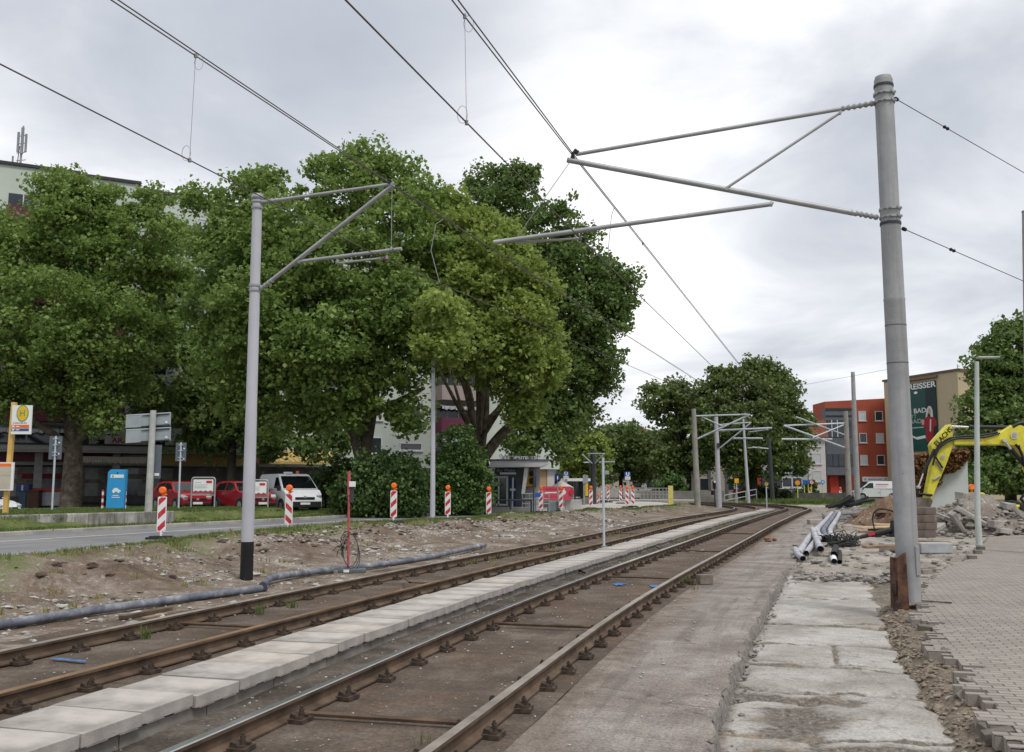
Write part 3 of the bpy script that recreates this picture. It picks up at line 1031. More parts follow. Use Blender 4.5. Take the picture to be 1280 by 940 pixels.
for i in range(0, len(q) - 1, 2):
    j = min(i + 2, len(q) - 1)
    g0 = WP.xy(q[i] + .012, -.33); g1 = WP.xy(q[i] + .012, .335); g2 = WP.xy(q[j], .335); g3 = WP.xy(q[j], -.33)
    P4 = [g0, g1, g2, g3]
    mb.add([(float(p[0]), float(p[1]), z) for z in (-.1, .104) for p in P4], [(0, 3, 2, 1), (4, 5, 6, 7), (0, 1, 5, 4), (1, 2, 6, 5), (2, 3, 7, 6), (3, 0, 4, 7)])
mb.build('footing', foot, wk)
SL = .60
protos = {}
def slab_mesh(m, key):
    mb = MB()
    mb.box(-.375, .375, 0, SL - .017, .115, .205)
    mb.box(.30, .373, .05, .25, .106, .1145)
    mb.box(.30, .373, .36, .55, .106, .1145)
    return mb.build('slab', m, wk, bevel=.006)
sl_pos = [s for s in np.arange(-4.2, 66, SL)]
vis = [s for s in sl_pos if float(WP.xy(s)[1]) > 4.5][:100]
for s in vis:
    key = R.choice([0, 0, 1, 2])
    if key not in protos:
        o = protos[key] = slab_mesh([slabm, slabm2, slabm3][key], key)
    else:
        o = protos[key].copy(); COL.objects.link(o); o.parent = wk
    x, y = WP.xy(s, R.uniform(-.012, .012))
    o.location = (float(x), float(y), R.uniform(-.013, .008)); o.rotation_euler = (R.uniform(-.012, .012), R.uniform(-.010, .010), WP.head(s) - PI / 2)
mb = MB()
for s in sl_pos:
    if s in vis: continue
    x, y = WP.xy(s); h = WP.head(s) - PI / 2
    M = Matrix.Translation((float(x), float(y), 0)) @ Matrix.Rotation(h, 4, 'Z')
    qb = MB().box(-.375, .375, 0, SL - .012, .115, .205)
    mb.add([M @ Vector(p) for p in qb.v], qb.f)
tag(mb.build('slab', slabm, wk), kind='stuff')
# earth between footing and rail
sx_ = np.arange(-6, 60, .12)
strip('track_side_earth', sx_, np.arange(-1.52, -.82, .06), lambda s, o: np.interp(o, [-1.52, -1.40, -1.25, -1.05, -.82], [.0, .012, .014, .004, -.03]) + .02 * fbm(s * 2, o * 2, 4, 81) + .01 * fbm(s * 9, o * 9, 2, 82),
      ground_dirt('dark_track_earth', [(.045, .036, .029), (.085, .070, .058), (.16, .138, .118)], None, False))

tag(CHIPS.build('asphalt_chips', mat('asphalt_chip', (.24, .22, .20), .95, var=.3, scale=12)), 'small chips below the broken asphalt edge', 'gravel', kind='stuff')

gy = np.arange(58, 92, 1.0); ga = lin(KERB[:10], gy) + .3; gb = lin(NEAR[:18], gy) + .2
gq = np.linspace(0, 1, 8); GXX = ga[:, None] + (gb - ga)[:, None] * gq[None]; GYY = np.repeat(gy[:, None], 8, 1)
gridmesh('gravel_surface', GXX, GYY, np.full_like(GXX, .2085), GXX, GYY, ground_dirt('pale_site_gravel', [(.30, .275, .24), (.42, .395, .36), (.52, .50, .465)], None, False))
# ------------------------------------------------------------------ ground lookup
def gz(x, y):
    kd_ = float(kerb_dist(x, min(y, 92)))
    if kd_ > -.1: return terr_z(x, y)
    if x < float(lin(NEAR[:18], y)): return .20
    s, o = T2.so([x], [y]); s, o = float(s[0]), float(o[0])
    if x < float(np.interp(y, T1.p[:400, 1], T1.p[:400, 0])) - 1 and y < 90: return float(bank_z(np.array(x), np.array(y)))
    if o > 4.6 and s < 37.5 and o > np.interp(s, rows, st): return .08
    if o > 2.5: return float(dirt_z(np.array(s), np.array(o))) if s > 22 or o > 4.6 else -.14
    if y > 84: return terr_z(x, y)
    return 0.0


def hit(px, py, dmax=130):
    r = ray(px, py); o = Vector((0, 0, CAMH)); d = 5.0
    while d < dmax:
        p = o + r * (d / r.y)
        if p.z <= gz(p.x, p.y): return Vector((p.x, p.y, gz(p.x, p.y)))
        d += .15 if d < 60 else .4
    return o + r * (dmax / r.y)


def onground(px, d):
    p = atd(px, 600, d)
    return Vector((p.x, p.y, gz(p.x, p.y)))


# ------------------------------------------------------------------ common materials
galv = mat('galvanised_steel', (.36, .365, .37), .5, .35, var=.14, scale=2.5)
galv_dull = mat('weathered_galvanised_steel', (.34, .345, .35), .6, .3, var=.22, scale=1.6)
n = N('grey_painted_mast'); o_ = n.coord('Object'); a_ = n.noise(o_, 2.0, 6, .65); s_ = n.noise(n.coord('Object', (9, 9, .35)), 1.0, 5, .65); f_ = n.noise(o_, 22, 3, .6)
c = n.ramp(a_, [(.35, (.265, .27, .28)), (.65, (.36, .36, .365))]); c = n.mix(n.ramp(s_, [(.5, 0.0), (.68, .55)]), c, (.20, .195, .19)); c = n.mix(n.ramp(f_, [(.66, 0.0), (.72, .8)]), c, (.20, .14, .10))
n.bump(f_, .15, .01); mastgrey = n.done(c, .6, .1, .3)
mastwhite = mat('pale_painted_mast', (.46, .46, .50), .5, .05, var=.07, scale=1.1)
concpole = mat('concrete_pole', (.30, .285, .255), .9, var=.18, scale=1.5)
black = mat('black_paint', (.012, .012, .013), .55, var=.3)
wirem = mat('dark_copper_wire', (.11, .085, .08), .5, .3)
rope = mat('grey_rope', (.30, .30, .31), .8)
white = mat('white_sheet', (.78, .78, .77), .5, var=.04)
whitep = mat('white_paint', (.75, .75, .75), .35, var=.04, spec=.5)
red = mat('red_sheet', (.55, .03, .045), .5, var=.1)
orange = mat('orange_lamp_plastic', (.85, .17, .015), .3, var=.1, spec=.5)
yellow = mat('yellow_sheet', (.72, .45, .03), .5, var=.08)
blue = mat('blue_sheet', (.025, .11, .42), .45, var=.08)
navy = mat('navy_sheet', (.02, .04, .13), .5, var=.1)
rubber = mat('black_rubber', (.03, .03, .032), .85, var=.3, scale=8)
signback = mat('grey_sign_back', (.33, .37, .39), .5, .2, var=.08)
signback_d = mat('dark_sign_back', (.13, .15, .18), .5, .2, var=.08)
galvl = mat('pale_galvanised_post', (.50, .55, .60), .5, .2, var=.08)
darkgrey = mat('anthracite_paint', (.045, .05, .055), .5, var=.15)
midgrey = mat('mid_grey_plaster', (.20, .205, .215), .85, var=.08)


# ------------------------------------------------------------------ overhead line masts in front
def mast_right():
    b = at(1137, 752, .08); tp = atd(1104, 100, b.y)
    t = thing('catenary_mast', b, 0, 'thick grey steel mast with long cantilever, standing at the torn edge of the block paving', 'overhead line mast', 'overhead line masts along the tracks')
    ax = (tp - b)
    def on(px, py):   # point on the mast axis nearest image row py
        p = atd(px, py, b.y); k = (p.z - b.z) / ax.z
        return ax * k
    mb = MB()
    k = [0, .30, .302, .56, .563, .567, .735, .738, .742, 1]
    r = [.160, .156, .1535, .150, .156, .148, .143, .149, .141, .136]
    mb.tube([ax * q for q in k], r, 28)
    mb.tube([ax * 1.0, ax * 1.006], [.128, .12], 28)
    mb.build('pole', mastgrey, t, smooth=30)
    bands = MB()
    for py in (118, 128, 262, 272):
        c = on(1105, py); bands.tube([c - Vector((0, 0, .018)), c + Vector((0, 0, .018))], .158, 24)
    bands.build('clamp', galv, t, smooth=30)
    sm = MB()
    for py in (407, 454, 322, 560, 642):
        c = on(1110, py); k_ = (c.z) / ax.z; rr0 = .1605 - .0185 * k_ - (.004 if k_ > .56 else 0)
        sm.tube([c - Vector((0, 0, .006)), c + Vector((.0, 0, .006))], rr0 - .0005 if py not in (407, 454) else rr0 + .004, 24)
    sm.build('weld_seam', mat('dark_weld_seam', (.12, .115, .115), .8), t, smooth=30)
    d1 = MB()
    c = on(1105, 108); d1.tube([c - Vector((0, 0, .02)), c + Vector((0, 0, .02))], .147, 20)
    c = on(1112, 280); d1.tube([c - Vector((0, 0, .02)), c + Vector((0, 0, .02))], .155, 20)
    d1.build('clamp', darkgrey, t, smooth=30)
    hatch = MB(); hp = at(1145, 752, .08)
    hatch.obox(on(1128, 700) + Vector((.088, -.136, 0)), (.085, .03, .42), rz=.45)
    hatch.build('inspection_cover', mastgrey, t, bevel=.006)
    Yt = b.y + .75
    P = lambda px, py, f: atd(px, py, b.y + .75 * f) - b
    up0, up1 = P(1093, 129, .03), P(720, 193, 1.0)
    lo0, lo1 = P(1098, 272, .03), P(709, 200, 1.0)
    m = MB(); m.tube([up0.lerp(up1, .10), up1], .031, 12); m.build('top_tube', galv, t, smooth=40)
    m = MB(); m.tube([lo0.lerp(lo1, .07), lo1], .043, 12); m.build('cantilever_tube', galv, t, smooth=40)
    m = MB(); m.tube([P(1050, 141, .1), P(908, 235, .45)], .022, 10); m.build('strut', galv, t, smooth=40)
    a0, a1 = P(965, 255, .32), P(617, 303, 1.0)
    m = MB(); m.tube([a0, a1], .036, 12); m.build('registration_tube', galv, t, smooth=40)
    m = MB(); m.tube([P(647, 303, .98), P(726, 298, .92)], .018, 8); m.build('steady_arm', galv, t, smooth=40)
    for u0, u1, n in ((up0, up0.lerp(up1, .11), 6), (lo0, lo0.lerp(lo1, .09), 6)):
        m = MB(); pts = []; rr = []
        for i in range(n * 2 + 1):
            pts.append(u0.lerp(u1, i / (n * 2))); rr.append(.026 if i % 2 == 0 else .048)
        m.tube(pts, rr, 12); m.build('insulator', galv_dull, t, smooth=50)
    m = MB()
    for p, s in ((P(716, 195, 1), .06), (P(647, 303, .98), .04), (P(727, 298, .92), .05), (P(628, 302, 1), .045), (P(908, 236, .45), .05), (P(964, 255, .32), .055), (P(1050, 141, .1), .045)):
        m.obox(p, (s, s, s * 1.3), ry=.4)
    m.build('joint_fitting', galv_dull, t, bevel=.008)
    m = MB(); m.obox(P(720, 190, 1), (.09, .08, .07), ry=.6); m.obox(P(716, 195, 1), (.05, .10, .12)); m.build('wire_clamp', black, t, bevel=.012)
    m = MB(); m.obox(P(729, 300, .92), (.05, .07, .08)); m.build('contact_wire_clip', black, t, bevel=.01)
    bo = MB()
    for py in (118, 128, 262, 272):
        c = on(1105, py)
        for a_ in (-2.4, -1.9, -1.2, -.7):
            q = c + Vector((.165 * math.cos(a_), .165 * math.sin(a_), 0)); bo.obox(q, (.03, .03, .03), rz=a_)
    bo.build('clamp_bolts', galv_dull, t)
    m = MB(); m.tube([P(712, 203, 1), P(643, 301, .99)], .006, 5); m.build('stay_rope', rope, t)
    return b


MR = mast_right()
# rusty casing stub in front of it
cb = at(1127, 800, -.14); cb = Vector((cb.x, MR.y - .24, -.16))
p0 = atd(1119, 700, cb.y); p1 = atd(1137, 700, cb.y)
cs = thing('steel_casing', (p0.x, cb.y, -.16), 0, 'rusty brown steel casing stub half buried beside the foot of the thick mast', 'steel casing')
mb = MB(); wd = p1.x - p0.x - .045
mb.py([(0, 0), (wd, 0), (wd - .015, .96), (.02, .88)], -.03, .03)
mb.py([(-.0, .0), (.03, .0), (.035, .88), (.02, .88)], .03, .25)
mb.build('plate', mat('brown_rust', (.07, .034, .025), .9, .1, var=.5, scale=6, bump=.6, bscale=30, col2=(.17, .085, .055)), cs)
mb = MB(); mb.tube([(-.02, .02, .34), (-.03, .01, .42), (-.03, .0, .52), (-.01, .02, .58)], [.02, .035, .03, .015], 8)
mb.tube([(-.0, -.03, .02), (-.04, -.04, .12), (-.01, -.05, .26), (.03, -.05, .30)], [.05, .05, .035, .02], 7)
mb.build('flaking_edge', mat('dark_flaking_rust', (.045, .03, .026), .9, var=.5, scale=12, bump=.6), cs)


def mast_left():
    b = at(308, 723, .06); tp = atd(322, 243, b.y)
    t = thing('catenary_mast', b, 0, 'slim pale mast with a black painted foot and short cantilever, in the dirt bank', 'overhead line mast', 'overhead line masts along the tracks')
    ax = tp - b
    kb = (atd(309, 677, b.y).z - b.z) / ax.z
    m = MB(); m.tube([ax * 0 - Vector((0, 0, .25)), ax * kb], [.118, .116], 24); m.build('painted_base', black, t, smooth=40)
    m = MB(); m.tube([ax * kb, ax * .42, ax * .425, ax * .7, ax * .705, ax * .985], [.115, .105, .102, .098, .095, .09], 24); m.build('pole', mastwhite, t, smooth=40)
    m = MB(); m.tube([ax * .985, ax * .99, ax * 1.0], [.11, .125, .10], 20); m.build('cap', galv_dull, t, smooth=40)
    m = MB()
    for py in (252, 260, 357, 363):
        k = (atd(320, py, b.y).z - b.z) / ax.z
        m.tube([ax * k - Vector((0, 0, .02)), ax * k + Vector((0, 0, .02))], .112, 20)
    m.build('clamp', galv, t, smooth=40)
    P = lambda px, py, f: atd(px, py, b.y - .9 * f) - b
    m = MB(); m.tube([P(333, 252, .05), P(490, 230, 1)], .030, 12); m.build('top_tube', galv, t, smooth=40)
    m = MB(); m.tube([P(326, 361, .03), P(492, 231, 1)], .040, 12); m.build('cantilever_tube', galv, t, smooth=40)
    m = MB(); m.tube([P(374, 327, .3), P(502, 311, 1)], .033, 12); m.build('registration_tube', galv, t, smooth=40)
    m = MB(); m.tube([P(422, 329, .6), P(484, 322, .9)], .02, 8); m.build('steady_arm', galv, t, smooth=40)
    m = MB(); m.obox(P(487, 227, 1), (.09, .08, .07), ry=.6); m.build('wire_clamp', black, t, bevel=.012)
    m = MB(); m.obox(P(481, 323, .9), (.05, .06, .08)); m.build('contact_wire_clip', mat('dark_red_clip', (.14, .04, .05), .6), t, bevel=.01)
    m = MB(); m.tube([P(490, 233, 1), P(489, 310, .99)], .006, 5); m.build('stay_rope', rope, t)
    for a, c in (((326, 253), (348, 250)), ((326, 361), (342, 349))):
        u0, u1 = P(*a, .02), P(*c, .12); pts = [u0.lerp(u1, i / 8) for i in range(9)]
        m = MB(); m.tube(pts, [.028 if i % 2 == 0 else .05 for i in range(9)], 12); m.build('insulator', galv_dull, t, smooth=50)
    m = MB()
    for p, s in ((P(490, 230, 1), .07), (P(374, 327, .3), .06), (P(422, 327, .6), .055), (P(484, 322, .9), .055), (P(489, 311, .99), .05)):
        m.obox(p, (s, s, s * 1.2), ry=.5)
    m.build('joint_fitting', galv_dull, t, bevel=.008)
    return b


ML = mast_left()


# ------------------------------------------------------------------ wires
def wire(name, pts, r, label, cat, m=wirem, group=None, sag=0.0, seg=24):
    out = []
    for i in range(len(pts) - 1):
        a, b_ = Vector(pts[i]), Vector(pts[i + 1])
        for j in range(seg):
            t_ = j / seg; p = a.lerp(b_, t_); p.z -= sag * 4 * t_ * (1 - t_); out.append(p)
    out.append(Vector(pts[-1]))
    mb = MB(); mb.tube(out, r, 6)
    o = mb.build(name, m)
    return tag(o, label, cat, group)


def back(a, b_, d=26):
    a, b_ = Vector(a), Vector(b_); u = (a - b_).normalized(); return a + u * d


YL, YRt = ML.y - .9, MR.y + .75
c1 = atd(479, 323, YL); m1a = atd(487, 230, YL)
c2 = atd(727, 299, YRt); m2a = atd(714, 192, YRt)
FARD = 74
m1f, c1f = atd(937, 518, FARD), atd(970, 537, FARD)
m2f, c2f = atd(985, 533, FARD - 2), atd(984, 549, FARD - 2)
p = at(0, 80, c1.z); wire('contact_wire', [back(p, c1, 22), p, c1, c1f], .0085, 'single contact wire of the left track, held by the slim pale mast', 'overhead wire', group='overhead wires')
p = at(432, 0, c2.z); wire('contact_wire', [back(p, c2, 22), p, c2, c2f], .0085, 'single contact wire of the right track, held by the thick grey mast', 'overhead wire', group='overhead wires')
for dx, lab in ((-.0, 'lower-left strand'), (.055, 'upper-right strand')):
    ov = Vector((dx, 0, dx * .3))
    p = at(139, 0, m1a.z); wire('messenger_wire', [back(p, m1a, 22) + ov, p + ov, m1a + ov * .4, m1f + ov], .0085, f'{lab} of the twin messenger wire above the left track', 'overhead wire', group='overhead wires')
    p = at(565, 0, m2a.z); wire('messenger_wire', [back(p, m2a, 22) + ov, p + ov, m2a + ov * .4, m2f + ov], .0085, f'{lab} of the twin messenger wire above the right track', 'overhead wire', group='overhead wires')


def linept(a, b_, px):
    """point on the 3D segment a-b seen at image column px"""
    a, b_ = Vector(a), Vector(b_)
    best = min((abs(640 + F * q.x / (q.y * CP + (q.z - CAMH) * SP) - px), i) for i in range(401) for q in [a.lerp(b_, i / 400)])
    return a.lerp(b_, best[1] / 400)


def dropper(pa, pb, label, loops=True):
    mb = MB(); mb.tube([pa, pb], .0035, 5)
    for e, s in ((pa, -1), (pb, 1)):
        if loops:
            c = Vector(e) + Vector((-.045 * (1 if s < 0 else -1) * -1, 0, s * .09))
            mb.tube([c + Vector((.055 * math.cos(q), 0, .1 * math.sin(q))) for q in np.linspace(0, 2 * PI, 13)], .003, 4)
        mb.obox(e, (.035, .035, .05))
    tag(mb.build('dropper', rope), label, 'dropper wire', 'dropper wires')


dropper(linept(at(139, 0, m1a.z), m1a, 245), linept(at(0, 80, c1.z), c1, 237), 'thin dropper with loops hanging over the left trees')
dropper(linept(at(565, 0, m2a.z), m2a, 581), linept(at(432, 0, c2.z), c2, 583), 'thin dropper with loops at the top centre of the sky')
dropper(linept(m2a, m2f, 803), linept(c2, c2f, 806), 'short faint dropper beyond the thick mast', False)
a = linept(m2a, m2f, 767); b_ = linept(c2, c2f, 763)
wire('jumper_cable', [a, a.lerp(b_, .15) + Vector((-.04, 0, 0)), a.lerp(b_, .7) + Vector((-.05, 0, 0)), b_], .006, 'curved jumper cable between messenger and contact wire of the right track', 'cable', wirem, seg=5)
a = linept(m1a, m1f, 556); b_ = linept(c1, c1f, 548)
wire('jumper_cable', [a, a.lerp(b_, .1) + Vector((-.16, 0, .02)), a.lerp(b_, .5) + Vector((-.22, 0, 0)), b_], .007, 'curved grey jumper cable in front of the tree crowns, left track', 'cable', rope, seg=5)
# stay wires to the right
for (x0, y0, x1, y1), lab in (((1117, 122, 1400, 285), 'upper stay wire running right from the top of the thick mast'), ((1127, 285, 1400, 404), 'lower stay wire running right from the cantilever foot of the thick mast')):
    a = atd(x0, y0, MR.y); b_ = atd(x1, y1, MR.y + 7)
    t = thing('stay_wire', a, 0, lab, 'stay wire', 'stay wires of the thick mast')
    m = MB(); m.tube([(0, 0, 0), b_ - a], .007, 5); m.build('strand', wirem, t)
    u = (b_ - a).normalized()
    m = MB(); q = (b_ - a) * .17; m.tube([q - u * .10, q - u * .06, q, q + u * .06, q + u * .10], [.012, .03, .018, .03, .012], 8)
    m.build('insulator', black, t)
    m = MB(); m.tube([Vector((0, 0, 0)) + u * .05, u * .12], .03, 8); m.build('end_clamp', black, t)
# mast at the right picture edge
b = onground(1286, 24)
tp = atd(1279, 265, 24)
t = thing('steel_mast', b, 0, 'grey mast at the far right edge behind the block paving', 'mast')
m = MB(); m.tube([(0, 0, 0), (tp.x - b.x + .10, 0, tp.z - b.z)], [.15, .12], 20); m.build('pole', mastgrey, t, smooth=40)
m = MB(); m.tube([(tp.x - b.x + .10, 0, tp.z - b.z), (tp.x - b.x + .10, 0, tp.z - b.z + .03)], .13, 20); m.build('cap', galv_dull, t)


# ------------------------------------------------------------------ masts further away
def farmast(base_px, base_py, d, top_px, top_py, rb, rt, m, label, arms=(), cap=False, extra=None):
    p = atd(base_px, base_py, d); g = gz(p.x, p.y); b = Vector((p.x, p.y, g))
    tp = atd(top_px, top_py, d)
    t = thing('catenary_mast' if arms else 'lamp_mast', b, 0, label, 'overhead line mast' if arms else 'mast', 'overhead line masts along the tracks' if arms else None)
    mb = MB(); mb.tube([(0, 0, -.1), tp - b], [rb, rt], 14); mb.build('pole', m, t, smooth=40)
    names = {}
    for (nm, x0, y0, x1, y1, r) in arms:
        mb = MB(); mb.tube([atd(x0, y0, d) - b, atd(x1, y1, d - 1.2) - b], r, 8); mb.build(nm, galvl, t)
    if extra:
        mb = MB(); extra(mb, b, d); mb.build('fitting', darkgrey, t)
    return t


A = 'top_tube', 'cantilever_tube', 'strut', 'registration_tube', 'steady_arm'
farmast(872, 633, 72, 867, 511, .24, .17, concpole, 'weathered concrete mast with wide white cantilever right of the hollow tree', [
    (A[0], 870, 520, 935, 518, .06), (A[1], 871, 549, 938, 518, .07), (A[2], 877, 521, 904, 533, .045), (A[3], 898, 538, 965, 535, .07), (A[4], 937, 540, 960, 537, .04)])
farmast(899, 632, 74, 895, 521, .21, .15, mastwhite, 'pale steel mast with a small black box, beside the concrete mast', [
    (A[0], 898, 531, 939, 528, .05), (A[1], 900, 560, 938, 529, .055), (A[3], 916, 548, 953, 548, .07)],
    extra=lambda mb, b, d: mb.obox(atd(897, 557, d) - b + Vector((0, -.2, 0)), (.18, .15, .35)))
farmast(936, 624, 88, 929, 524, .17, .09, mastwhite, 'slender pale lamp column in front of the big round tree')
farmast(966, 628, 92, 961, 548, .22, .18, darkgrey, 'dark slate mast under the big round tree', [(A[3], 962, 561, 940, 559, .06), (A[4], 935, 560, 950, 559, .05)])
farmast(1062, 634, 72, 1057, 514, .22, .17, concpole, 'weathered concrete mast with white arms reaching left over the track bend', [
    (A[0], 1057, 529, 980, 532, .06), (A[1], 1057, 560, 980, 532, .07), (A[2], 1055, 531, 1016, 547, .05), (A[3], 1040, 549, 977, 549, .07), (A[3], 1057, 544, 995, 521, .05)])
t = farmast(1072, 626, 84, 1066, 465, .26, .17, galv, 'tall tapered steel mast in front of the brick-red house')
a = atd(1066, 470, 84); b_ = atd(1113, 461, 70); wire('stay_wire', [atd(988, 484, 100), a, b_], .013, 'thin span wire from the tall tapered mast toward the thick mast', 'stay wire', rope)
# dark tram-stop mast with twin arms
farmast(742, 632, 78, 741, 563, .24, .22, darkgrey, 'dark slate mast with V-shaped twin arms at the tram stop', [
    (A[0], 735, 567, 756, 567, .045), (A[1], 742, 581, 728, 568, .05), (A[1], 742, 581, 755, 567, .05), (A[3], 749, 578, 768, 577, .06), (A[3], 738, 578, 730, 578, .05)])
# street-light column behind the dark bushes (mid-left), tall
b = onground(541, 45); tp = atd(542, 395, 45)
t = thing('lamp_column', b, 0, 'tall pale lamp column rising into the foliage between the two bushes', 'lamp column')
m = MB(); m.tube([(0, 0, 0), (0, 0, 1.2), (tp.x - b.x, 0, tp.z - b.z)], [.125, .12, .07], 16); m.build('pole', mastwhite, t, smooth=40)
m = MB(); m.obox((tp.x - b.x + .4, 0, tp.z - b.z + .03), (.9, .25, .12)); m.build('lamp_head', galv_dull, t)
# small street lamp on the right paving
b = at(1224, 681, .08); tp = atd(1221, 452, b.y)
t = thing('street_lamp', b, 0, 'slender pale green-grey street lamp with flat head at the paving corner', 'street lamp')
m = MB(); m.tube([(0, 0, -.1), (0, 0, 1.0), (tp.x - b.x, 0, tp.z - b.z)], [.088, .082, .058], 16); m.build('pole', mat('pale_green_grey_paint', (.46, .50, .47), .5, var=.08), t, smooth=40)
hd = atd(1235, 447, b.y) - b
m = MB(); m.obox((hd.x, 0, hd.z), (.62, .2, .06)); m.build('lamp_head', galv_dull, t, bevel=.02)
# plain post on the walkway
b = at(755, 683, .205); tp = atd(755.5, 572, b.y)
t = thing('marker_post', b, 0, 'thin pale tube post standing on the slab walkway', 'post')
m = MB(); m.tube([(0, 0, 0), (0, 0, tp.z - b.z)], .033, 12); m.build('pole', galvl, t, smooth=40)
m = MB(); m.obox((0, 0, .006), (.14, .14, .012)); m.build('foot_plate', galv_dull, t)
m = MB(); m.obox((.10, .05, tp.z - b.z - .38), (.10, .02, .10)); m.build('sign_plate', galv_dull, t)


# ------------------------------------------------------------------ traffic beacons
def stripes(name, sgn):
    n = N(name); o = n.sep(n.coord('Object'))
    v = n.math('ADD', n.math('MULTIPLY', o[2], 1.0), n.math('MULTIPLY', o[0], sgn * 1.0))
    f = n.math('FRACT', n.math('ADD', n.math('MULTIPLY', v, 2.55), 10.32))
    c = n.ramp(f, [(.0, (.50, .02, .035)), (.47, (.74, .74, .74))], 'CONSTANT')
    c = n.mix(n.ramp(n.noise(n.coord('Object'), 5, 4), [(.5, .0), (.8, .35)]), c, (.4, .38, .35))
    return n.done(c, .45, 0, .4)


STR = {-1: stripes('red_white_stripes', -1), 1: stripes('red_white_stripes_mirrored', 1)}


def rrect(w_, h_, r, z0=0, n=5):
    pts = []
    for cx_, cz_, a0 in ((w_ / 2 - r, z0 + r, -90), (w_ / 2 - r, z0 + h_ - r, 0), (-w_ / 2 + r, z0 + h_ - r, 90), (-w_ / 2 + r, z0 + r, 180)):
        for i in range(n):
            a = math.radians(a0 + 90 * i / (n - 1)); pts.append((cx_ + r * math.cos(a), cz_ + r * math.sin(a)))
    return pts


lampm = N('translucent_orange_lamp')
lampm.b.inputs['Transmission Weight'].default_value = 0
lampm = lampm.done((.95, .16, .01), .22, 0, .6)
BEAC = {}
def beacon(sgn, lamp=True):
    key = (sgn, lamp)
    t = thing('traffic_beacon', (0, 0, 0))
    m = MB(); m.pz([(-.40, -.16), (-.28, -.20), (.28, -.20), (.40, -.16), (.40, .16), (.28, .20), (-.28, .20), (-.40, .16)], 0, .06)
    m.pz([(-.30, -.13), (.30, -.13), (.30, .13), (-.30, .13)], .06, .095); m.build('base_plate', rubber, t, bevel=.01)
    m = MB(); m.obox((0, 0, .16), (.05, .05, .16)); m.obox((0, .03, .6), (.10, .03, .9)); m.build('post', white, t)
    m = MB(); m.py(rrect(.25, 1.0, .04, .22), -.012, .012); b = m.build('panel', white, t)
    m = MB(); m.py(rrect(.205, .955, .025, .2425), -.016, .016); m.build('striped_face', STR[sgn], b)
    if lamp:
        m = MB(); m.obox((.02, .02, 1.245), (.09, .07, .05)); m.obox((.05, .02, 1.28), (.14, .08, .05)); m.build('lamp_holder', orange, t, bevel=.01)
        m = MB(); m.disc_y(0, 1.40, .105, -.05, .06, 22); m.disc_y(0, 1.40, .085, -.075, .085, 22); m.build('lamp', lampm, t, smooth=30, bevel=.012)
    return t


def place_beacon(px, py, d, sgn, rz, label):
    p = hit(px, py) if d is None else onground(px, d)
    if sgn in BEAC: o = dup(BEAC[sgn], p, rz, label)
    else:
        o = BEAC[sgn] = beacon(sgn); o.location = p; o.rotation_euler = (0, 0, rz); o['label'] = label; o['category'] = 'traffic beacon'
    o['group'] = 'red and white traffic beacons along the road'
    return o


for a in [(201, 674, None, -1, .1, 'largest red and white beacon, on the road before the low wall'),
          (362, 660, 31.5, 1, -.05, 'beacon in front of the white van, stripes leaning the other way'),
          (492.5, 655, 36.2, -1, .05, 'beacon in front of the wide dark bush, on a pale foot'),
          (560, 647, 42, -1, .0, 'beacon in front of the ivy-clad bush'),
          (611, 645, 46.5, -1, .0, 'beacon before the pavilion door'),
          (676, 640, 54, -1, .05, 'beacon at the left end of the pink banner'),
          (701, 639.5, 56, -1, .0, 'beacon covering the middle of the pink banner'),
          (738.5, 637, 63, -1, .0, 'beacon beside the ticket machine at the tram stop'),
          (747.5, 632, 82, -1, .05, 'small far beacon between the slate mast and the walkway post'),
          (753, 632, 84, -1, .05, 'small far beacon hidden behind the walkway post'),
          (760, 632, 85, -1, -.05, 'small far beacon just right of the walkway post'),
          (775.5, 633, 80, 1, .05, 'far beacon left of the group under the stop sign'),
          (783.5, 636, 66, 1, .0, 'middle beacon of the group under the stop sign'),
          (790.5, 635.5, 68, 1, .1, 'right beacon of the group under the stop sign'),
          (721, 632, 88, -1, .1, 'far beacon peeping over the white barrier block, by the shelter')]:
    place_beacon(*a)


# ------------------------------------------------------------------ measuring pole with cable loop
b = hit(435, 716)
b.z = gz(b.x, b.y)
t = thing('marker_pole', b, 0, 'red pole with white box and cable loop on a grey foot behind the rail', 'marker pole')
H_ = (atd(436, 589, b.y).z - b.z)
m = MB(); m.pz([(-.34, -.14), (-.26, -.20), (.30, -.20), (.38, -.12), (.34, .16), (-.30, .16)], .0, .08); m.build('foot_plate', mat('grey_rubber', (.10, .115, .12), .85, var=.2), t, bevel=.015)
m = MB(); m.tube([(.0, 0, .05), (-.01, 0, H_ * .75), (-.02, 0, H_ * .97)], [.026, .023, .027], 10)
m.tube([(-.012, 0, H_ * .76), (-.02, 0, H_)], .032, 10)
m.build('pole', mat('faded_red_paint', (.47, .075, .09), .6, var=.25, scale=5, col2=(.52, .13, .14)), t, smooth=40)
m = MB(); m.obox((.06, -.03, H_ * .87), (.13, .07, .11)); m.build('box', white, t, bevel=.008)
m = MB(); m.obox((.055, -.01, H_ * .77), (.07, .05, .30)); m.build('lamp_bracket', darkgrey, t)
for q in range(3):
    m = MB(); m.tube([(.05 + (.15 + .022 * q) * math.cos(a + q * .2), -.04 - .012 * q, .44 + (.32 + .03 * q) * math.sin(a)) for a in np.linspace(0, 2 * PI, 28)], .007, 6)
    m.build('cable_loop', darkgrey, t)
m = MB()
for q in range(9):
    a = R.uniform(0, 6.28); m.tube([(-.1, -.05, .5), (-.12 + .1 * math.cos(a), -.08, .5 + .14 * math.sin(a)), (-.16 + .14 * math.cos(a + .6), -.09, .5 + .2 * math.sin(a + .5))], .008, 5)
m.build('cable_tangle', black, t)
m = MB(); m.obox((.0, -.205, .045), (.11, .012, .05)); m.build('label_plate', white, t)


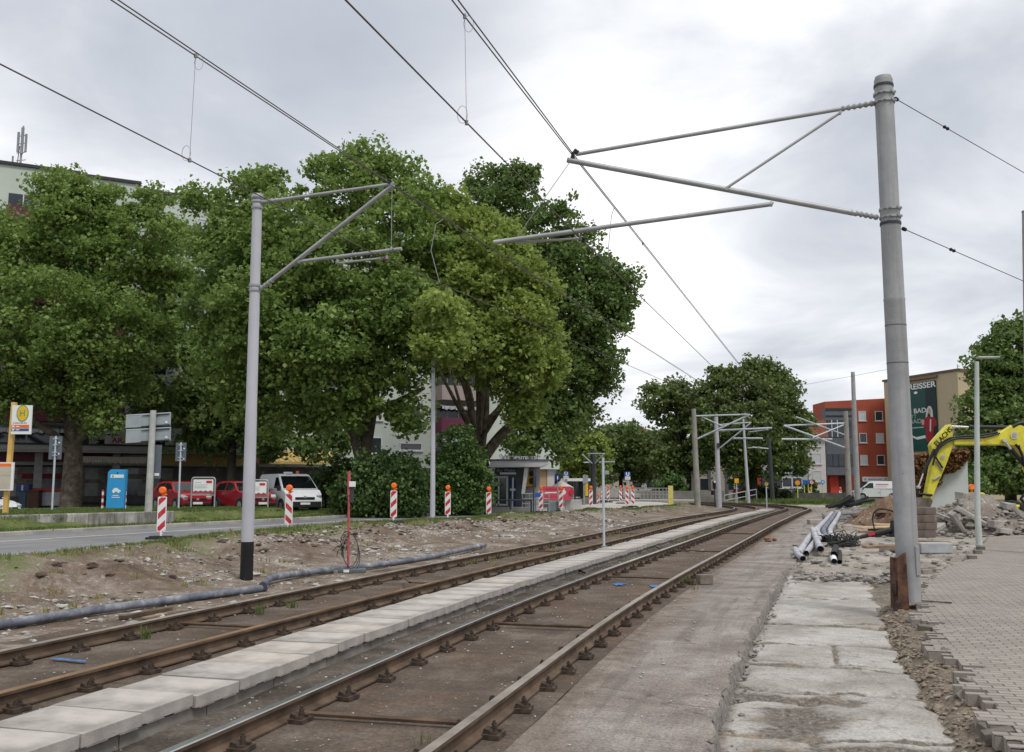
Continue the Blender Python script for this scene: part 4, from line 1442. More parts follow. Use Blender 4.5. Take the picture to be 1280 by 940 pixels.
# ------------------------------------------------------------------ signs and furniture on the left verge
def post_sign(name, label, cat, base, h, r, m, panels, group=None, rz=0):
    """panels: (part name, x0,x1,z0,z1, y, material, frame)"""
    t = thing(name, base, rz, label, cat, group)
    mb = MB(); mb.tube([(0, 0, -.15), (0, 0, h)], r, 12); mb.build('post', m, t, smooth=40)
    out = []
    for pn, x0, x1, z0, z1, y, pm in panels:
        mb = MB(); mb.box(x0, x1, y - .012, y + .012, z0, z1); o = mb.build(pn, pm, t)
        out.append(o)
    return t, out


# bus stop sign
d = 34.0; b = onground(9, d); tp = atd(18, 503, d)
t = thing('bus_stop_sign', b, 0, 'yellow bus stop post with white H panel and timetable board behind the low concrete wall', 'bus stop sign')
ochre = mat('ochre_post_paint', (.66, .42, .13), .55, var=.1)
hh = tp.z - b.z
m = MB(); m.tube([(0, 0, -.1), (tp.x - b.x, 0, hh)], .105, 4); m.build('post', ochre, t)
x0, z1 = (atd(18.5, 506, d) - b).x, (atd(18, 507, d) - b).z; x1, z0 = (atd(41, 543, d) - b).x, (atd(18, 543, d) - b).z
pw, ph = x1 - x0, z1 - z0; cxp = (x0 + x1) / 2
m = MB(); m.box(x0, x1, -.16, -.10, z0, z1); pan = m.build('sign_panel', white, t)
m = MB(); m.disc_y(cxp + .03, z1 - ph * .28, .215, -.168, -.161, 28, .30); m.build('ring', mat('sign_green', (.10, .33, .20), .5), pan)
m = MB(); m.disc_y(cxp + .03, z1 - ph * .28, .185, -.174, -.169, 28, .265); m.build('disc', yellow, pan)
text('H', pan, (cxp + .03, -.178, z1 - ph * .28), .30, mat('sign_green', (0, 0, 0)))
m = MB()
for i in range(9): m.box(x0 + .06 + i * .055, x0 + .095 + i * .055 + (i % 3) * .006, -.163, -.161, z0 + ph * .37, z0 + ph * .40)
m.build('stop_name', navy, pan)
m = MB(); m.box(x0 + .01, x1 - .07, -.166, -.161, z0 + ph * .215, z0 + ph * .325); m.build('route_strip', mat('orange_strip', (.80, .16, .03), .5), pan)
m = MB(); m.box(x0 + .01, x1 - .07, -.166, -.161, z0 + ph * .105, z0 + ph * .195); m.build('route_strip', mat('blue_strip', (.05, .10, .27), .5), pan)
m = MB()
for zq in (.24, .125):
    m.box(x0 + .04, x0 + .12, -.169, -.1665, z0 + ph * zq, z0 + ph * (zq + .055)); m.box(x0 + .17, x0 + .30, -.169, -.1665, z0 + ph * (zq + .01), z0 + ph * (zq + .04))
m.build('route_marks', white, pan)
q0 = atd(1.5, 578, d) - b; q1 = atd(19, 613, d) - b
cream = mat('cream_board', (.50, .44, .36), .6, var=.08)
m = MB(); m.box(q0.x, q1.x, -.2, -.13, q1.z, q0.z); tb = m.build('timetable_board', white, t)
m = MB(); m.box(q0.x + .03, q1.x - .08, -.206, -.2005, q1.z + .05, q0.z - .16); m.build('timetable', cream, tb)
m = MB(); m.box(q0.x + .03, q1.x - .08, -.206, -.2005, q0.z - .15, q0.z - .04); m.build('header_strip', mat('orange_strip', (0, 0, 0)), tb)
m = MB(); m.box(q0.x + .03, q1.x - .08, -.209, -.2065, (q0.z + q1.z) / 2 + .02, (q0.z + q1.z) / 2 + .035)
m.build('divider', galv_dull, tb)

# small post signs seen from behind
for (px, dd, pt, z_t, wd, hg, lab) in [(67, 39, 545, 545, .42, .95, 'narrow sign on a pale post seen from behind, beside the left tree trunk'), (224.5, 42, 553, 553, .44, .82, 'narrow sign on a pale post seen from behind, in front of the red car')]:
    b = onground(px, dd); h = atd(px, pt, dd).z - b.z
    t, _ = post_sign('parking_sign', lab, 'road sign', b, h, .04, galvl, [('sign_panel', -.28 if px < 100 else -.24, -.28 + wd + .1 if px < 100 else .22, h - hg, h - .01, .06, signback_d)], 'signs seen from behind')
    m = MB()
    for zz_ in (.13, .38, .68, .80): m.box(-.09, .09, -.05, .045, h - zz_, h - zz_ + .03)
    m.build('bracket', galvl, t)
    m = MB()
    for zz_ in (.30, .75): m.box(.10, .16, .04, .047, h - zz_, h - zz_ + .06)
    m.build('sticker', white, t)
# big double direction sign from behind
d = 36.5; b = onground(187, d); b.z = .55
t = thing('direction_sign', b, 0, 'big double direction sign seen from behind on a stout grey post at the wall end', 'road sign', 'signs seen from behind')
h = atd(188, 513, d).z - b.z
m = MB(); m.tube([(0, 0, -.3), (.03, 0, h)], [.14, .11], 16); m.build('post', mat('stained_post', (.40, .40, .38), .7, var=.25, scale=1.5), t, smooth=40)
for (ya, yb) in ((516, 533), (534.5, 552)):
    qa = atd(156, ya, d) - b; qb = atd(211.5, yb, d) - b
    m = MB(); m.prism([(qa.x, qb.z - .05), (qb.x, qb.z + .05), (qb.x, qa.z + .03), (qa.x, qa.z - .07)], lambda a, c, e: (a, e, c), .13, .16)
    o = m.build('sign_panel', signback, t)
    m = MB(); m.prism([(.0, qa.z - .11), (qb.x - .05, qa.z - .05), (qb.x - .05, qa.z - .01), (-.45, qa.z - .10)], lambda a, c, e: (a, e, c), .09, .128)
    m.prism([(-.45, qb.z - .02), (qb.x - .03, qb.z + .06), (qb.x - .03, qb.z + .10), (-.45, qb.z + .02)], lambda a, c, e: (a, e, c), .09, .128)
    m.build('rail', darkgrey, o)
    m = MB(); m.prism([(qa.x, qa.z - .10), (qb.x, qa.z), (qb.x, qa.z + .035), (qa.x, qa.z - .065)], lambda a, c, e: (a, e, c), .12, .165); m.build('rim', galvl, o)
    m = MB(); m.box(qb.x - .20, qb.x - .12, .12, .129, qb.z + .14, qb.z + .21); m.build('sticker', white, o)
q0 = atd(190, 556, d) - b; q1 = atd(199, 598, d) - b
m = MB(); m.box(q0.x + .0, q1.x, .12, .15, q1.z, q0.z); o = m.build('side_panel', signback_d, t)
m = MB(); m.box(q0.x + .1, q1.x - .05, .11, .119, q1.z + .1, q1.z + .2); m.build('sticker', white, o)

# blue charging station with two striped bollards
d = 42; b = onground(147, d); b.z -= .02
h = atd(147, 587, d).z - b.z; wd = 22 * d / F
t = thing('charging_station', b, 0, 'tall light-blue charging pillar with white car emblem on the grass', 'charging station')
cyan = mat('bright_blue_cabinet', (.035, .30, .62), .4, var=.05)
m = MB(); m.py([(-wd / 2 - .02, 0), (wd / 2 - .02, 0), (wd / 2, h), (-wd / 2 + .12, h), (-wd / 2 + .01, h - .12)], -.15, .15); o = m.build('cabinet', cyan, t, bevel=.02)
m = MB(); m.box(-wd / 2 + .14, wd / 2 - .06, -.16, -.152, h - .36, h - .22); m.build('logo_plate', white, o)
m = MB(); m.disc_y(-wd / 2 + .24, h - .29, .045, -.166, -.161, 10); m.build('logo_dot', mat('leaf_green_mark', (.15, .40, .08), .5), o)
m = MB(); m.disc_y(.05, h - .15, .035, -.156, -.151, 12); m.build('sensor', black, o)
m = MB()
m.py([(-.17, h - .96), (.22, h - .96), (.21, h - .89), (.13, h - .87), (.07, h - .80), (-.07, h - .80), (-.12, h - .87)], -.158, -.152); m.disc_y(-.08, h - .97, .05, -.16, -.1585, 12); m.disc_y(.13, h - .97, .05, -.16, -.1585, 12)
m.box(-.12, .14, -.158, -.152, h - 1.14, h - 1.11); m.box(-.16, .20, -.158, -.152, h - 1.22, h - 1.19); m.build('car_emblem', white, o)
m = MB(); m.box(-wd / 2 - .06, -wd / 2 + .0, -.1, .1, .55, 1.05); m.build('socket', navy, t)
ring = {}
def bands(nm):
    n = N(nm); z = n.sep(n.coord('Object'))[2]
    c = n.ramp(n.math('FRACT', n.math('MULTIPLY', z, 3.3)), [(0, (.78, .78, .78)), (.5, (.5, .03, .04))], 'CONSTANT')
    return n.done(c, .5)
bandm = bands('red_white_bands')
for px, lab in ((129.5, 'striped red and white bollard left of the blue charging pillar'), (157.8, 'striped red and white bollard right of the blue charging pillar')):
    p = onground(px, d + .1); m = MB(); m.tube([(0, 0, 0), (0, 0, .82), (0, 0, .84)], [.045, .045, .03], 12)
    o = m.build('bollard', bandm, loc=p); tag(o, lab, 'bollard', 'striped bollards')

# framed information boards
for px0, px1, dd, lab in ((240, 269, 44, 'framed white notice board with red logo in front of the first red car'), (306, 335.5, 44.5, 'framed white notice board with red logo beside the white van, behind the pale mast')):
    b = onground((px0 + px1) / 2, dd); wd = (px1 - px0) * dd / F
    h = atd(px0, 597 if px0 < 300 else 600, dd).z - b.z
    t = thing('notice_board', b, 0, lab, 'notice board', 'framed notice boards')
    m = MB(); r_ = .12; w2 = wd / 2
    pts = [(-w2, 0, 0), (-w2, 0, h - r_)] + [(-w2 + r_ - r_ * math.cos(a), 0, h - r_ + r_ * math.sin(a)) for a in np.linspace(.3, PI / 2, 5)] + [(w2 - r_ + r_ * math.sin(a), 0, h - r_ + r_ * math.cos(a)) for a in np.linspace(.0, PI / 2 - .2, 5)] + [(w2, 0, h - r_), (w2, 0, 0)]
    m.tube(pts, .035, 8); zz_ = h - .80; m.tube([(-w2, 0, zz_), (w2, 0, zz_)], .028, 8); m.build('frame', galv, t, smooth=50)
    m = MB(); m.box(-w2 + .08, w2 - .08, -.02, .02, zz_ + .08, h - .08); o = m.build('board', white, t)
    m = MB(); m.box(w2 - .40, w2 - .14, -.028, -.021, h - .25, h - .14); m.build('logo', red, o)
    m = MB()
    for i, z_ in enumerate((.2, .30, .37, .44)): m.box(-w2 + .14, -w2 + (.45 if i == 0 else .72), -.027, -.021, h - z_ - .03, h - z_)
    m.build('text_lines', mat('pale_grey_print', (.55, .58, .60), .6), o)
    m = MB(); pts = [(-w2 + .085, zz_ + .09), (w2 - .085, zz_ + .09), (w2 - .085, zz_ + .17)] + [(w2 - .085 - i * (wd - .17) / 8, zz_ + .17 + (.05 if i % 2 else .0)) for i in range(1, 8)] + [(-w2 + .085, zz_ + .16)]
    m.py(pts, -.027, -.021); m.build('skyline_strip', mat('dull_red_print', (.28, .08, .08), .6), o)

# low concrete wall
pts = [(at(x, y, .33).x, at(x, y, .33).y) for x, y in ((-60, 663), (0, 659.5), (110, 656), (207, 653.5))]
ln = Path(np.array([np.array(pts[0]) + (np.array(pts[-1]) - np.array(pts[0])) * q for q in np.linspace(0, 1, 60)]))
A0, A1 = Vector((*pts[0], .0)), Vector((*pts[-1], .0)); L_ = (A1 - A0).length
wt = thing('low_wall', A0, math.atan2(A1.y - A0.y, A1.x - A0.x), 'low stained concrete retaining wall along the grass, with a rounded end', 'wall')
n = N('stained_concrete_wall'); o_ = n.coord('Object'); st_ = n.noise(n.coord('Object', (1, 1, .12)), 3.0, 6, .7); a2 = n.noise(o_, 2.2, 6, .65)
c = n.ramp(a2, [(.3, (.24, .225, .205)), (.7, (.47, .455, .43))]); c = n.mix(n.ramp(st_, [(.42, .8), (.58, 0.0)]), c, (.10, .095, .08))
jx = n.math('ABSOLUTE', n.math('SUBTRACT', n.math('FRACT', n.math('MULTIPLY', n.sep(o_)[0], 1.0)), .5)); c = n.mix(n.ramp(jx, [(.0, .8), (.02, .0)]), c, (.07, .065, .06))
n.bump(a2, .4, .02); wallm = n.done(c, .9, 0, .2)
m = MB(); m.pz([(0, 0), (L_ + .25, 0)] + [(L_ + .25 + .22 * math.sin(a), .22 - .22 * math.cos(a)) for a in np.linspace(.2, PI, 8)] + [(0, .45)], .1, .76); m.build('concrete_body', wallm, wt, bevel=.03)


# ------------------------------------------------------------------ vehicles
def vehicle(name, kind, paint, label, cat, loc, rz):
    t = thing(name, loc, rz, label, cat, 'parked cars and vans')
    if kind == 'car':
        low = [(-1.90, .30), (-1.96, .55), (-1.92, .88), (-1.75, .97), (.95, 1.0), (1.45, .92), (1.80, .78), (1.95, .58), (1.93, .28)]
        top = [(-1.80, .96), (-1.50, 1.40), (-1.05, 1.50), (-.1, 1.50), (.25, 1.44), (1.00, .985)]
        W0, W1, tx, wr, zb = .86, .64, (1.22, -1.25), .31, .96
    else:
        low = [(-2.40, .32), (-2.42, 1.10), (-2.40, 1.18), (1.55, 1.20), (1.95, 1.12), (2.25, .92), (2.40, .62), (2.38, .28)]
        top = [(-2.40, 1.17), (-2.32, 1.85), (-2.15, 1.96), (.40, 1.97), (.75, 1.90), (1.68, 1.19)]
        W0, W1, tx, wr, zb = .95, .80, (1.50, -1.55), .34, 1.17
    zt = max(q[1] for q in top)
    wz = lambda z: W0 + (W1 - W0) * max(0, (z - zb)) / (zt - zb) * 1.0
    m = MB(); n_ = len(low)
    # lower body with rounded plan at the ends
    def wl(x): 
        e = max(0, abs(x) - (1.3 if kind == 'car' else 1.9)); return W0 - (e ** 2) * .28
    vs = [(x, -wl(x), z) for x, z in low] + [(x, wl(x), z) for x, z in low]
    m.add(vs, [tuple(range(n_)), tuple(range(2 * n_ - 1, n_ - 1, -1))] + [((i + 1) % n_, i, n_ + i, n_ + (i + 1) % n_) for i in range(n_)])
    k = len(top)
    vs = [(x, -wz(z), z) for x, z in top] + [(x, wz(z), z) for x, z in top]
    m.add(vs, [tuple(range(k)), tuple(range(2 * k - 1, k - 1, -1))] + [((i + 1) % k, i, k + i, k + (i + 1) % k) for i in range(k)])
    m.build('body', paint, t, smooth=35, bevel=.03)
    G = glass('car_glass', (.006, .008, .009))
    def side_poly(poly, s):
        return [(x, s * (wz(z) + .008), z) for x, z in poly]
    if kind == 'car':
        wins = [[(-1.40, 1.02), (-1.25, 1.36), (-.42, 1.43), (-.42, 1.03)], [(-.34, 1.03), (-.34, 1.43), (.18, 1.38), (.80, 1.03)]]
    else:
        wins = [[(.35, 1.24), (.35, 1.78), (.72, 1.80), (1.45, 1.24)]]
    for wv in wins:
        for s in (-1, 1):
            m = MB(); m.add(side_poly(wv, s), [tuple(range(len(wv)))]); m.build('side_window', G, t)
    (xa, za), (xb, zb2) = top[-2], top[-1]
    nx, nz = (zb2 - za) * -1, (xb - xa); ln_ = math.hypot(nx, nz); nx, nz = nx / ln_ * .012, nz / ln_ * .012
    f0, f1 = .08, .95
    q = []
    for f_, s in ((f0, -1), (f0, 1), (f1, 1), (f1, -1)):
        x = xa + (xb - xa) * f_; z = za + (zb2 - za) * f_; q.append((x + nx, s * (wz(z) - .07), z + nz))
    m = MB(); m.add(q, [(0, 1, 2, 3)]); m.build('windscreen', G, t)
    if kind == 'car':
        (xa, za), (xb, zb2) = top[0], top[1]; q = []
        for f_, s in ((.15, -1), (.15, 1), (.9, 1), (.9, -1)):
            x = xa + (xb - xa) * f_; z = za + (zb2 - za) * f_; q.append((x - .012, s * (wz(z) - .08), z + .006))
        m = MB(); m.add(q, [(0, 1, 2, 3)]); m.build('rear_window', G, t)
    hl = mat('headlight_glass', (.55, .58, .60), .12, .2, var=.2, spec=.8)
    xf = 1.80 if kind == 'car' else 2.22; zf = .72 if kind == 'car' else .88
    for s in (-1, 1):
        m = MB(); m.obox((xf, s * (wl(xf) - .14), zf), (.30, .26, .14), rz=s * -.35, ry=.35); m.build('headlight', hl, t, bevel=.03)
    for s in (-1, 1):
        m = MB(); xr_ = -1.93 if kind == 'car' else -2.41; m.obox((xr_, s * (W0 - .12), .80), (.06, .16, .30 if kind != 'car' else .2)); m.build('tail_light', mat('tail_light_red', (.45, .02, .05), .25, spec=.6), t)
    xg = 1.955 if kind == 'car' else 2.405
    trim = mat('black_plastic_trim', (.02, .02, .022), .6)
    m = MB(); m.obox((xg - .02, 0, .58 if kind == 'car' else .74), (.05, 1.0, .12)); m.build('grille', trim, t)
    m = MB()
    m.obox((xg - .02, 0, .36 if kind == 'car' else .43), (.10, 1.45 if kind == 'car' else 1.70, .14 if kind == 'car' else .30)); m.build('bumper', trim if kind != 'car' else trim, t, bevel=.03)
    m = MB(); m.obox((xg + .035, 0, .40 if kind == 'car' else .48), (.02, .50, .11)); m.build('number_plate', white, t)
    m = MB(); m.obox((xg + .012, 0, .60 if kind == 'car' else .80), (.03, .13, .10)); m.build('badge', galv, t)
    for s in (-1, 1):
        m = MB(); m.obox((.80 if kind == 'car' else 1.42, s * (W0 + .09), zb + .06), (.10, .18, .14 if kind == 'car' else .24)); m.build('mirror', trim if kind != 'car' else paint, t, bevel=.02)
        m = MB(); m.box(-.36, -.35, s * (W0 + .002) - .003, s * (W0 + .002) + .003, .40, zb); m.box(-.3, -.14, s * (W0 + .006) - .01, s * (W0 + .006) + .01, .80, .83); m.build('door_seam', trim, t)
    tyre = mat('tyre_rubber', (.018, .018, .018), .9); rimm = mat('alloy_rim', (.32, .32, .33), .4, .5)
    for x in tx:
        for s in (-1, 1):
            m = MB(); m.disc_y(x, wr, wr + .055, s * (W0 - .30) if s > 0 else -(W0 + .004), s * (W0 + .004) if s > 0 else -(W0 - .30), 22); m.build('wheel_arch', trim, t)
            m = MB(); a, b2 = sorted((s * (W0 - .2), s * (W0 + .02))); m.disc_y(x, wr, wr, a, b2, 22); wh = m.build('wheel', tyre, t)
            m = MB(); a, b2 = sorted((s * (W0 + .02), s * (W0 + .03))); m.disc_y(x, wr, wr * .62, a, b2, 16); m.build('rim', rimm, wh)
    return t


redpaint = mat('red_car_paint', (.30, .010, .020), .25, .0, var=.05, spec=.6)
whitecar = mat('white_car_paint', (.70, .71, .73), .25, 0, var=.03, spec=.6)


def park(px, d, dz=0):
    p = onground(px, d); p.z += dz; return p


vehicle('parked_car', 'car', redpaint, 'red hatchback parked behind the first notice board', 'car', park(228, 50), math.radians(-48))
vehicle('parked_car', 'car', redpaint, 'red hatchback with its nose behind the pale mast, next to the van', 'car', park(305, 49), math.radians(-46))
vehicle('parked_car', 'car', whitecar, 'white car at the far left edge behind the bus stop post', 'car', park(-30, 46), math.radians(-10))
t = vehicle('delivery_van', 'van', whitepaint if 'whitepaint' in globals() else whitecar, 'white van facing the road, parked under the trees behind a beacon', 'van', park(362, 50, -.1), math.radians(-58))
m = MB(); m.box(.1, .9, -.955, -.952, .82, .86); m.build('side_lettering', mat('grey_print', (.25, .25, .27), .6), t)
m = MB(); m.lathe([(.0, 0), (.09, 0), (.08, .12), (.02, .16)], 10, (.2, .35, 1.97)); m.build('beacon_lamp', orange, t)
m = MB(); m.obox((.3, -.2, 2.02), (.5, .3, .1)); m.build('roof_box', white, t)
t = vehicle('delivery_van', 'van', whitecar, 'white van with pink side lettering, far away before the brick-red house', 'van', Vector((atd(1094, 600, 104).x, 104, .16)), math.radians(168))
m = MB(); m.box(-1.2, .1, .84, .86, 1.55, 1.68); m.box(-1.0, .2, .90, .925, 1.36, 1.42); m.build('side_lettering', mat('pink_print', (.60, .25, .30), .6), t)
for s in (1,):
    m = MB(); m.box(-1.2, .1, .872, .884, 1.55, 1.70); m.build('side_lettering', mat('pink_print', (0, 0, 0)), t)
# ------------------------------------------------------------------ buildings
palegreen = mat('pale_green_render', (.50, .545, .49), .9, var=.07, scale=.4, bump=.1)
palegreen2 = mat('pale_green_render_end', (.45, .50, .43), .9, var=.06, scale=.4, bump=.1)
roofm = mat('dark_roof_edge', (.05, .045, .05), .7)
framew = mat('white_window_frame', (.60, .61, .62), .5, var=.05)
maroon = mat('maroon_balcony_cladding', (.135, .032, .062), .6, var=.12)
pinkgrey = mat('pinkish_balcony_cladding', (.36, .29, .27), .8, var=.08)
shut = mat('pale_roller_shutter', (.50, .52, .54), .6, var=.06)
beige = mat('beige_render', (.42, .385, .33), .9, var=.08, scale=.3)
whiteren = mat('white_render', (.58, .545, .525), .9, var=.06, scale=.3)
redren = mat('brick_red_render', (.35, .080, .046), .9, var=.07, scale=.3)
ochrer = mat('ochre_render', (.48, .39, .265), .9, var=.05, scale=.3)
greyclad = mat('blue_grey_cladding', (.12, .13, .15), .7, var=.1)
darkclad = mat('dark_shop_wall', (.13, .125, .12), .8, var=.3, scale=.6)
woodp = mat('light_wood_panel', (.50, .33, .19), .7, var=.15, scale=1.5)
tilem = mat('red_brown_roof_tiles', (.20, .075, .045), .85, var=.2, scale=2)

WPROTO = {}
def window(parent, x, z, w_, h_, pane=None, fm=None, y=0.0, sill=True):
    key = (round(w_, 2), round(h_, 2), pane.name if pane else '', fm.name if fm else '', sill)
    if key not in WPROTO:
        m = MB()
        for b_ in ((-w_ / 2, -w_ / 2 + .08, 0, h_), (w_ / 2 - .08, w_ / 2, 0, h_), (-w_ / 2 + .08, w_ / 2 - .08, h_ - .08, h_), (-w_ / 2 + .08, w_ / 2 - .08, 0, .08)):
            m.box(b_[0], b_[1], -.05, .02, b_[2], b_[3])
        if sill: m.box(-w_ / 2 - .1, w_ / 2 + .1, -.14, .02, -.09, -.003)
        o = m.build('window', fm or framew, parent)
        m = MB(); m.box(-w_ / 2 + .08, w_ / 2 - .08, -.012, .01, .08, h_ - .08)
        p = m.build('pane', pane or glass(), o)
        WPROTO[key] = (o, p)
    else:
        o0, p0 = WPROTO[key]
        o = o0.copy(); COL.objects.link(o); o.parent = parent
        p = p0.copy(); COL.objects.link(p); p.parent = o
    o.location = (x, y, z)
    return o


def facade(name, A, B, label, z, cat='building'):
    t = thing(name, (A[0], A[1], z), math.atan2(B[1] - A[1], B[0] - A[0]), label, cat)
    return t, math.hypot(B[0] - A[0], B[1] - A[1])


# --- long pale green apartment block behind the plane trees
A = (-58.0, 54.0); B = (4.2, 86.5)
t, L = facade('apartment_block', A, B, 'long pale green apartment block behind the plane trees, with maroon balconies', .6)
seg = [(0, 21.6, 0.0, 23.6), (21.6, 29.0, .0, 22.9), (29.0, 33.8, .0, 22.3), (33.8, L, .0, 21.8)]
lx = lambda px: (onwall(px, 600, A, B) - Vector((A[0], A[1], 0))).length * 1.0
def lxx(px):
    p = onwall(px, 600, A, B); return math.hypot(p.x - A[0], p.y - A[1])
cut = [0, lxx(78), lxx(157), lxx(219), L]
tops = []
for px, py in ((40, 210), (118, 223), (188, 241), (228, 252)):
    tops.append(onwall(px, py, A, B).z - .6)
m = MB()
for i in range(4):
    m.box(cut[i], cut[i + 1], 0, 12, 2.55, tops[i])
m.build('wall', palegreen, t)
m = MB(); m.box(cut[3] + .0, L - 2.6, .7, 11.5, -.3, 2.549); m.build('ground_floor_wall', darkclad, t)
m = MB(); m.box(0, cut[3], 1.2, 11.5, -.3, 2.549); m.build('ground_floor_wall', darkclad, t)
m = MB()
for i in range(4): m.box(cut[i] - .02 + (.2 if i else 0), cut[i + 1] + .15, -.15, 12.1, tops[i] + .003, tops[i] + .22)
m.build('roof', roofm, t)
# end face a little lighter
m = MB(); m.box(L + .003, L + .1, .0, 12, 2.55, tops[3] - .05); m.build('end_wall', palegreen2, t)
xs_w = np.arange(1.5, L - 1.0, 3.4)
nst = 7
bal = [lxx(572), lxx(110), lxx(30), lxx(300)]
for k, xw in enumerate(xs_w):
    if any(abs(xw - q) < 3.0 for q in bal): continue
    for s_ in range(nst):
        zz_ = 3.7 + s_ * 2.75
        if k % 3 == 1 and s_ == 0: window(t, xw, zz_ + .3, 2.0, .65, None, framew)
        else: window(t, xw, zz_, 1.7, 1.35, shut if R.random() < .35 else None, framew)
for xb in bal:
    for s_ in range(nst):
        z0 = 2.9 + s_ * 2.75
        m = MB(); m.box(xb - 2.1, xb + 2.1, -1.35, -.004, z0 - .12, z0 + .05); m.box(xb - 2.1, xb - 2.02, -1.35, -.004, z0 + .053, z0 + 1.1); m.box(xb + 2.02, xb + 2.1, -1.35, -.004, z0 + .053, z0 + 1.1)
        m.box(xb - 2.015, xb + 2.015, -1.35, -1.25, z0 + .053, z0 + 1.1)
        bb = m.build('balcony', [maroon, maroon, pinkgrey][s_ % 3], t)
        m = MB(); m.box(xb - 2.0, xb + 2.0, -.05, -.003, z0 + .06, z0 + 2.3); m.build('balcony_door', glass(), t)
        m = MB(); m.box(xb - .05, xb + .05, -.08, -.052, z0 + .06, z0 + 2.3); m.box(xb - 1.1, xb - 1.02, -.08, -.052, z0 + .06, z0 + 2.3); m.build('door_frame', framew, t)
        if s_ in (0, 1, 4):
            m = MB(); m.add([(xb - 2.0, -.01, z0 + 2.45), (xb + 2.0, -.01, z0 + 2.45), (xb + 2.0, -1.2, z0 + 2.05), (xb - 2.0, -1.2, z0 + 2.05)] + [(xb + 2 - 4.0 * i / 16, -1.2, z0 + 2.05 - (.16 if i % 2 else .30)) for i in range(17)],
                            [(0, 1, 2, 3)] + [(4 + i, 5 + i, 21, 22) for i in range(0)])
            for i in range(16): m.box(xb - 2 + i * .25, xb - 2 + i * .25 + (.25 if i % 2 else .21), -1.21, -1.195, z0 + (1.80 if i % 2 else 1.86), z0 + 2.05)
            m.build('awning', mat('pale_awning', (.42, .42, .44), .8), t)
# balconies on the gable end
for s_ in range(nst):
    z0 = 4.2 + s_ * 2.9
    m = MB(); m.box(L + .105, L + 1.4, 2.0, 5.5, z0, z0 + 1.15); m.build('balcony', pinkgrey, t)
m = MB(); m.box(L + .105, L + .35, 1.0, 1.7, 2.0, 14); m.build('downpipe_shaft', mat('blue_grey_panel', (.10, .15, .24), .6), t)
window(t, lxx(671), 5.35, 1.0, .85, None, framew, y=-.01)
m = MB(); m.box(L - 2.6, L - .95, .5, 8, -.3, 2.549); m.build('wood_panel_wall', woodp, t)
m = MB(); m.box(L - .95, L - .2, .4, 8, -.3, 2.549); m.build('corner_pier', whiteren, t)
# shop front at the left: long flat canopy, windows, striped awning, name board
gx0, gx1 = lxx(-40), lxx(205)
m = MB(); m.box(gx0 - 10, gx1 + 6, -3.2, 1.19, 3.35, 3.75); m.box(gx0 - 10, gx1 + 6, -3.25, -3.2, 3.5, 3.85); m.build('canopy', mat('grey_canopy_fascia', (.30, .30, .29), .8, var=.1), t)
m = MB(); m.box(gx0 - 10, gx1 + 6, -3.3, -3.253, 3.83, 3.95); m.build('canopy_edge', mat('dark_green_trim', (.015, .03, .022), .6), t)
shopw = mat('shop_window_display', (.16, .16, .165), .15, var=.5, scale=1.0, spec=.6)
pal = mat('pale_shop_panel', (.38, .37, .36), .6, var=.15)
for i, px in enumerate((14, 65, 118, 165, 215, 262, 310, 372, 430, 470)):
    xq = lxx(px)
    m = MB(); m.box(xq - 2.2, xq + 2.2, 1.12, 1.19, .35, 2.4); m.build('shop_window', shopw if i % 2 else pal, t)
    m = MB(); m.box(xq - 1.9, xq + 1.9, 1.08, 1.118, 1.3 + .3 * (i % 2), 1.55 + .4 * (i % 2)); m.build('poster_strip', [mat('faded_poster', (.24, .20, .17), .7, var=.4, scale=2.5), mat('dark_red_strip', (.22, .02, .025), .6)][1 if i == 1 else 0], t)
for px in (46, 92, 141, 190):
    m = MB(); m.box(lxx(px) - .25, lxx(px) + .25, -2.2, -1.8, -.3, 3.349); m.build('column', mat('grey_column', (.26, .26, .255), .8), t)
m = MB()
a0, a1 = lxx(96), lxx(182)
for i in range(26):
    x_ = a0 + (a1 - a0) * i / 26; m.box(x_, x_ + (a1 - a0) / 26 - .02, -3.0, -2.97, 2.62 + (.08 if i % 2 else 0), 3.05)
m.box(a0, a1, -3.0, -.5, 3.05, 3.1); m.build('awning', mat('pale_scalloped_awning', (.40, .38, .33), .85), t)
m = MB(); a0, a1 = lxx(322), lxx(408)
for i in range(28):
    x_ = a0 + (a1 - a0) * i / 28
    m.m = i % 2
    m.add([(x_, -.2, 3.9), (x_ + (a1 - a0) / 28, -.2, 3.9), (x_ + (a1 - a0) / 28, -3.4, 2.9), (x_, -3.4, 2.9)], [(3, 2, 1, 0)])
m.m = 1; m.box(a0, a1, -3.44, -3.40, 2.70, 2.9)
m.build('awning', [mat('brown_yellow_awning', (.34, .22, .07), .85), mat('pale_yellow_awning', (.48, .36, .14), .85)], t)
m = MB(); a0, a1 = lxx(195), lxx(300); m.box(a0, a1, -3.0, -2.9, 2.55, 3.3); m.build('sign_band', mat('dim_yellow_fascia', (.22, .15, .05), .7), t)
nb_ = lxx(148); zz_ = onwall(148, 549, A, B).z - .6
m = MB(); m.box(nb_ - 1.3, nb_ + 1.9, -3.42, -3.3, 3.96, 4.55); sgn = m.build('shop_sign', mat('pale_sign_board', (.36, .33, .33), .6), t)
text('ARABIS', sgn, (nb_ + .05, -3.425, 4.2), .50, mat('dark_red_letters', (.20, .02, .04), .6), bold=.012, sx=1.15)
text('Imbiß'[:0] + 'Food', t, (lxx(17), 1.07, 2.05), .5, mat('orange_red_letters', (.40, .10, .06), .6), bold=.01)
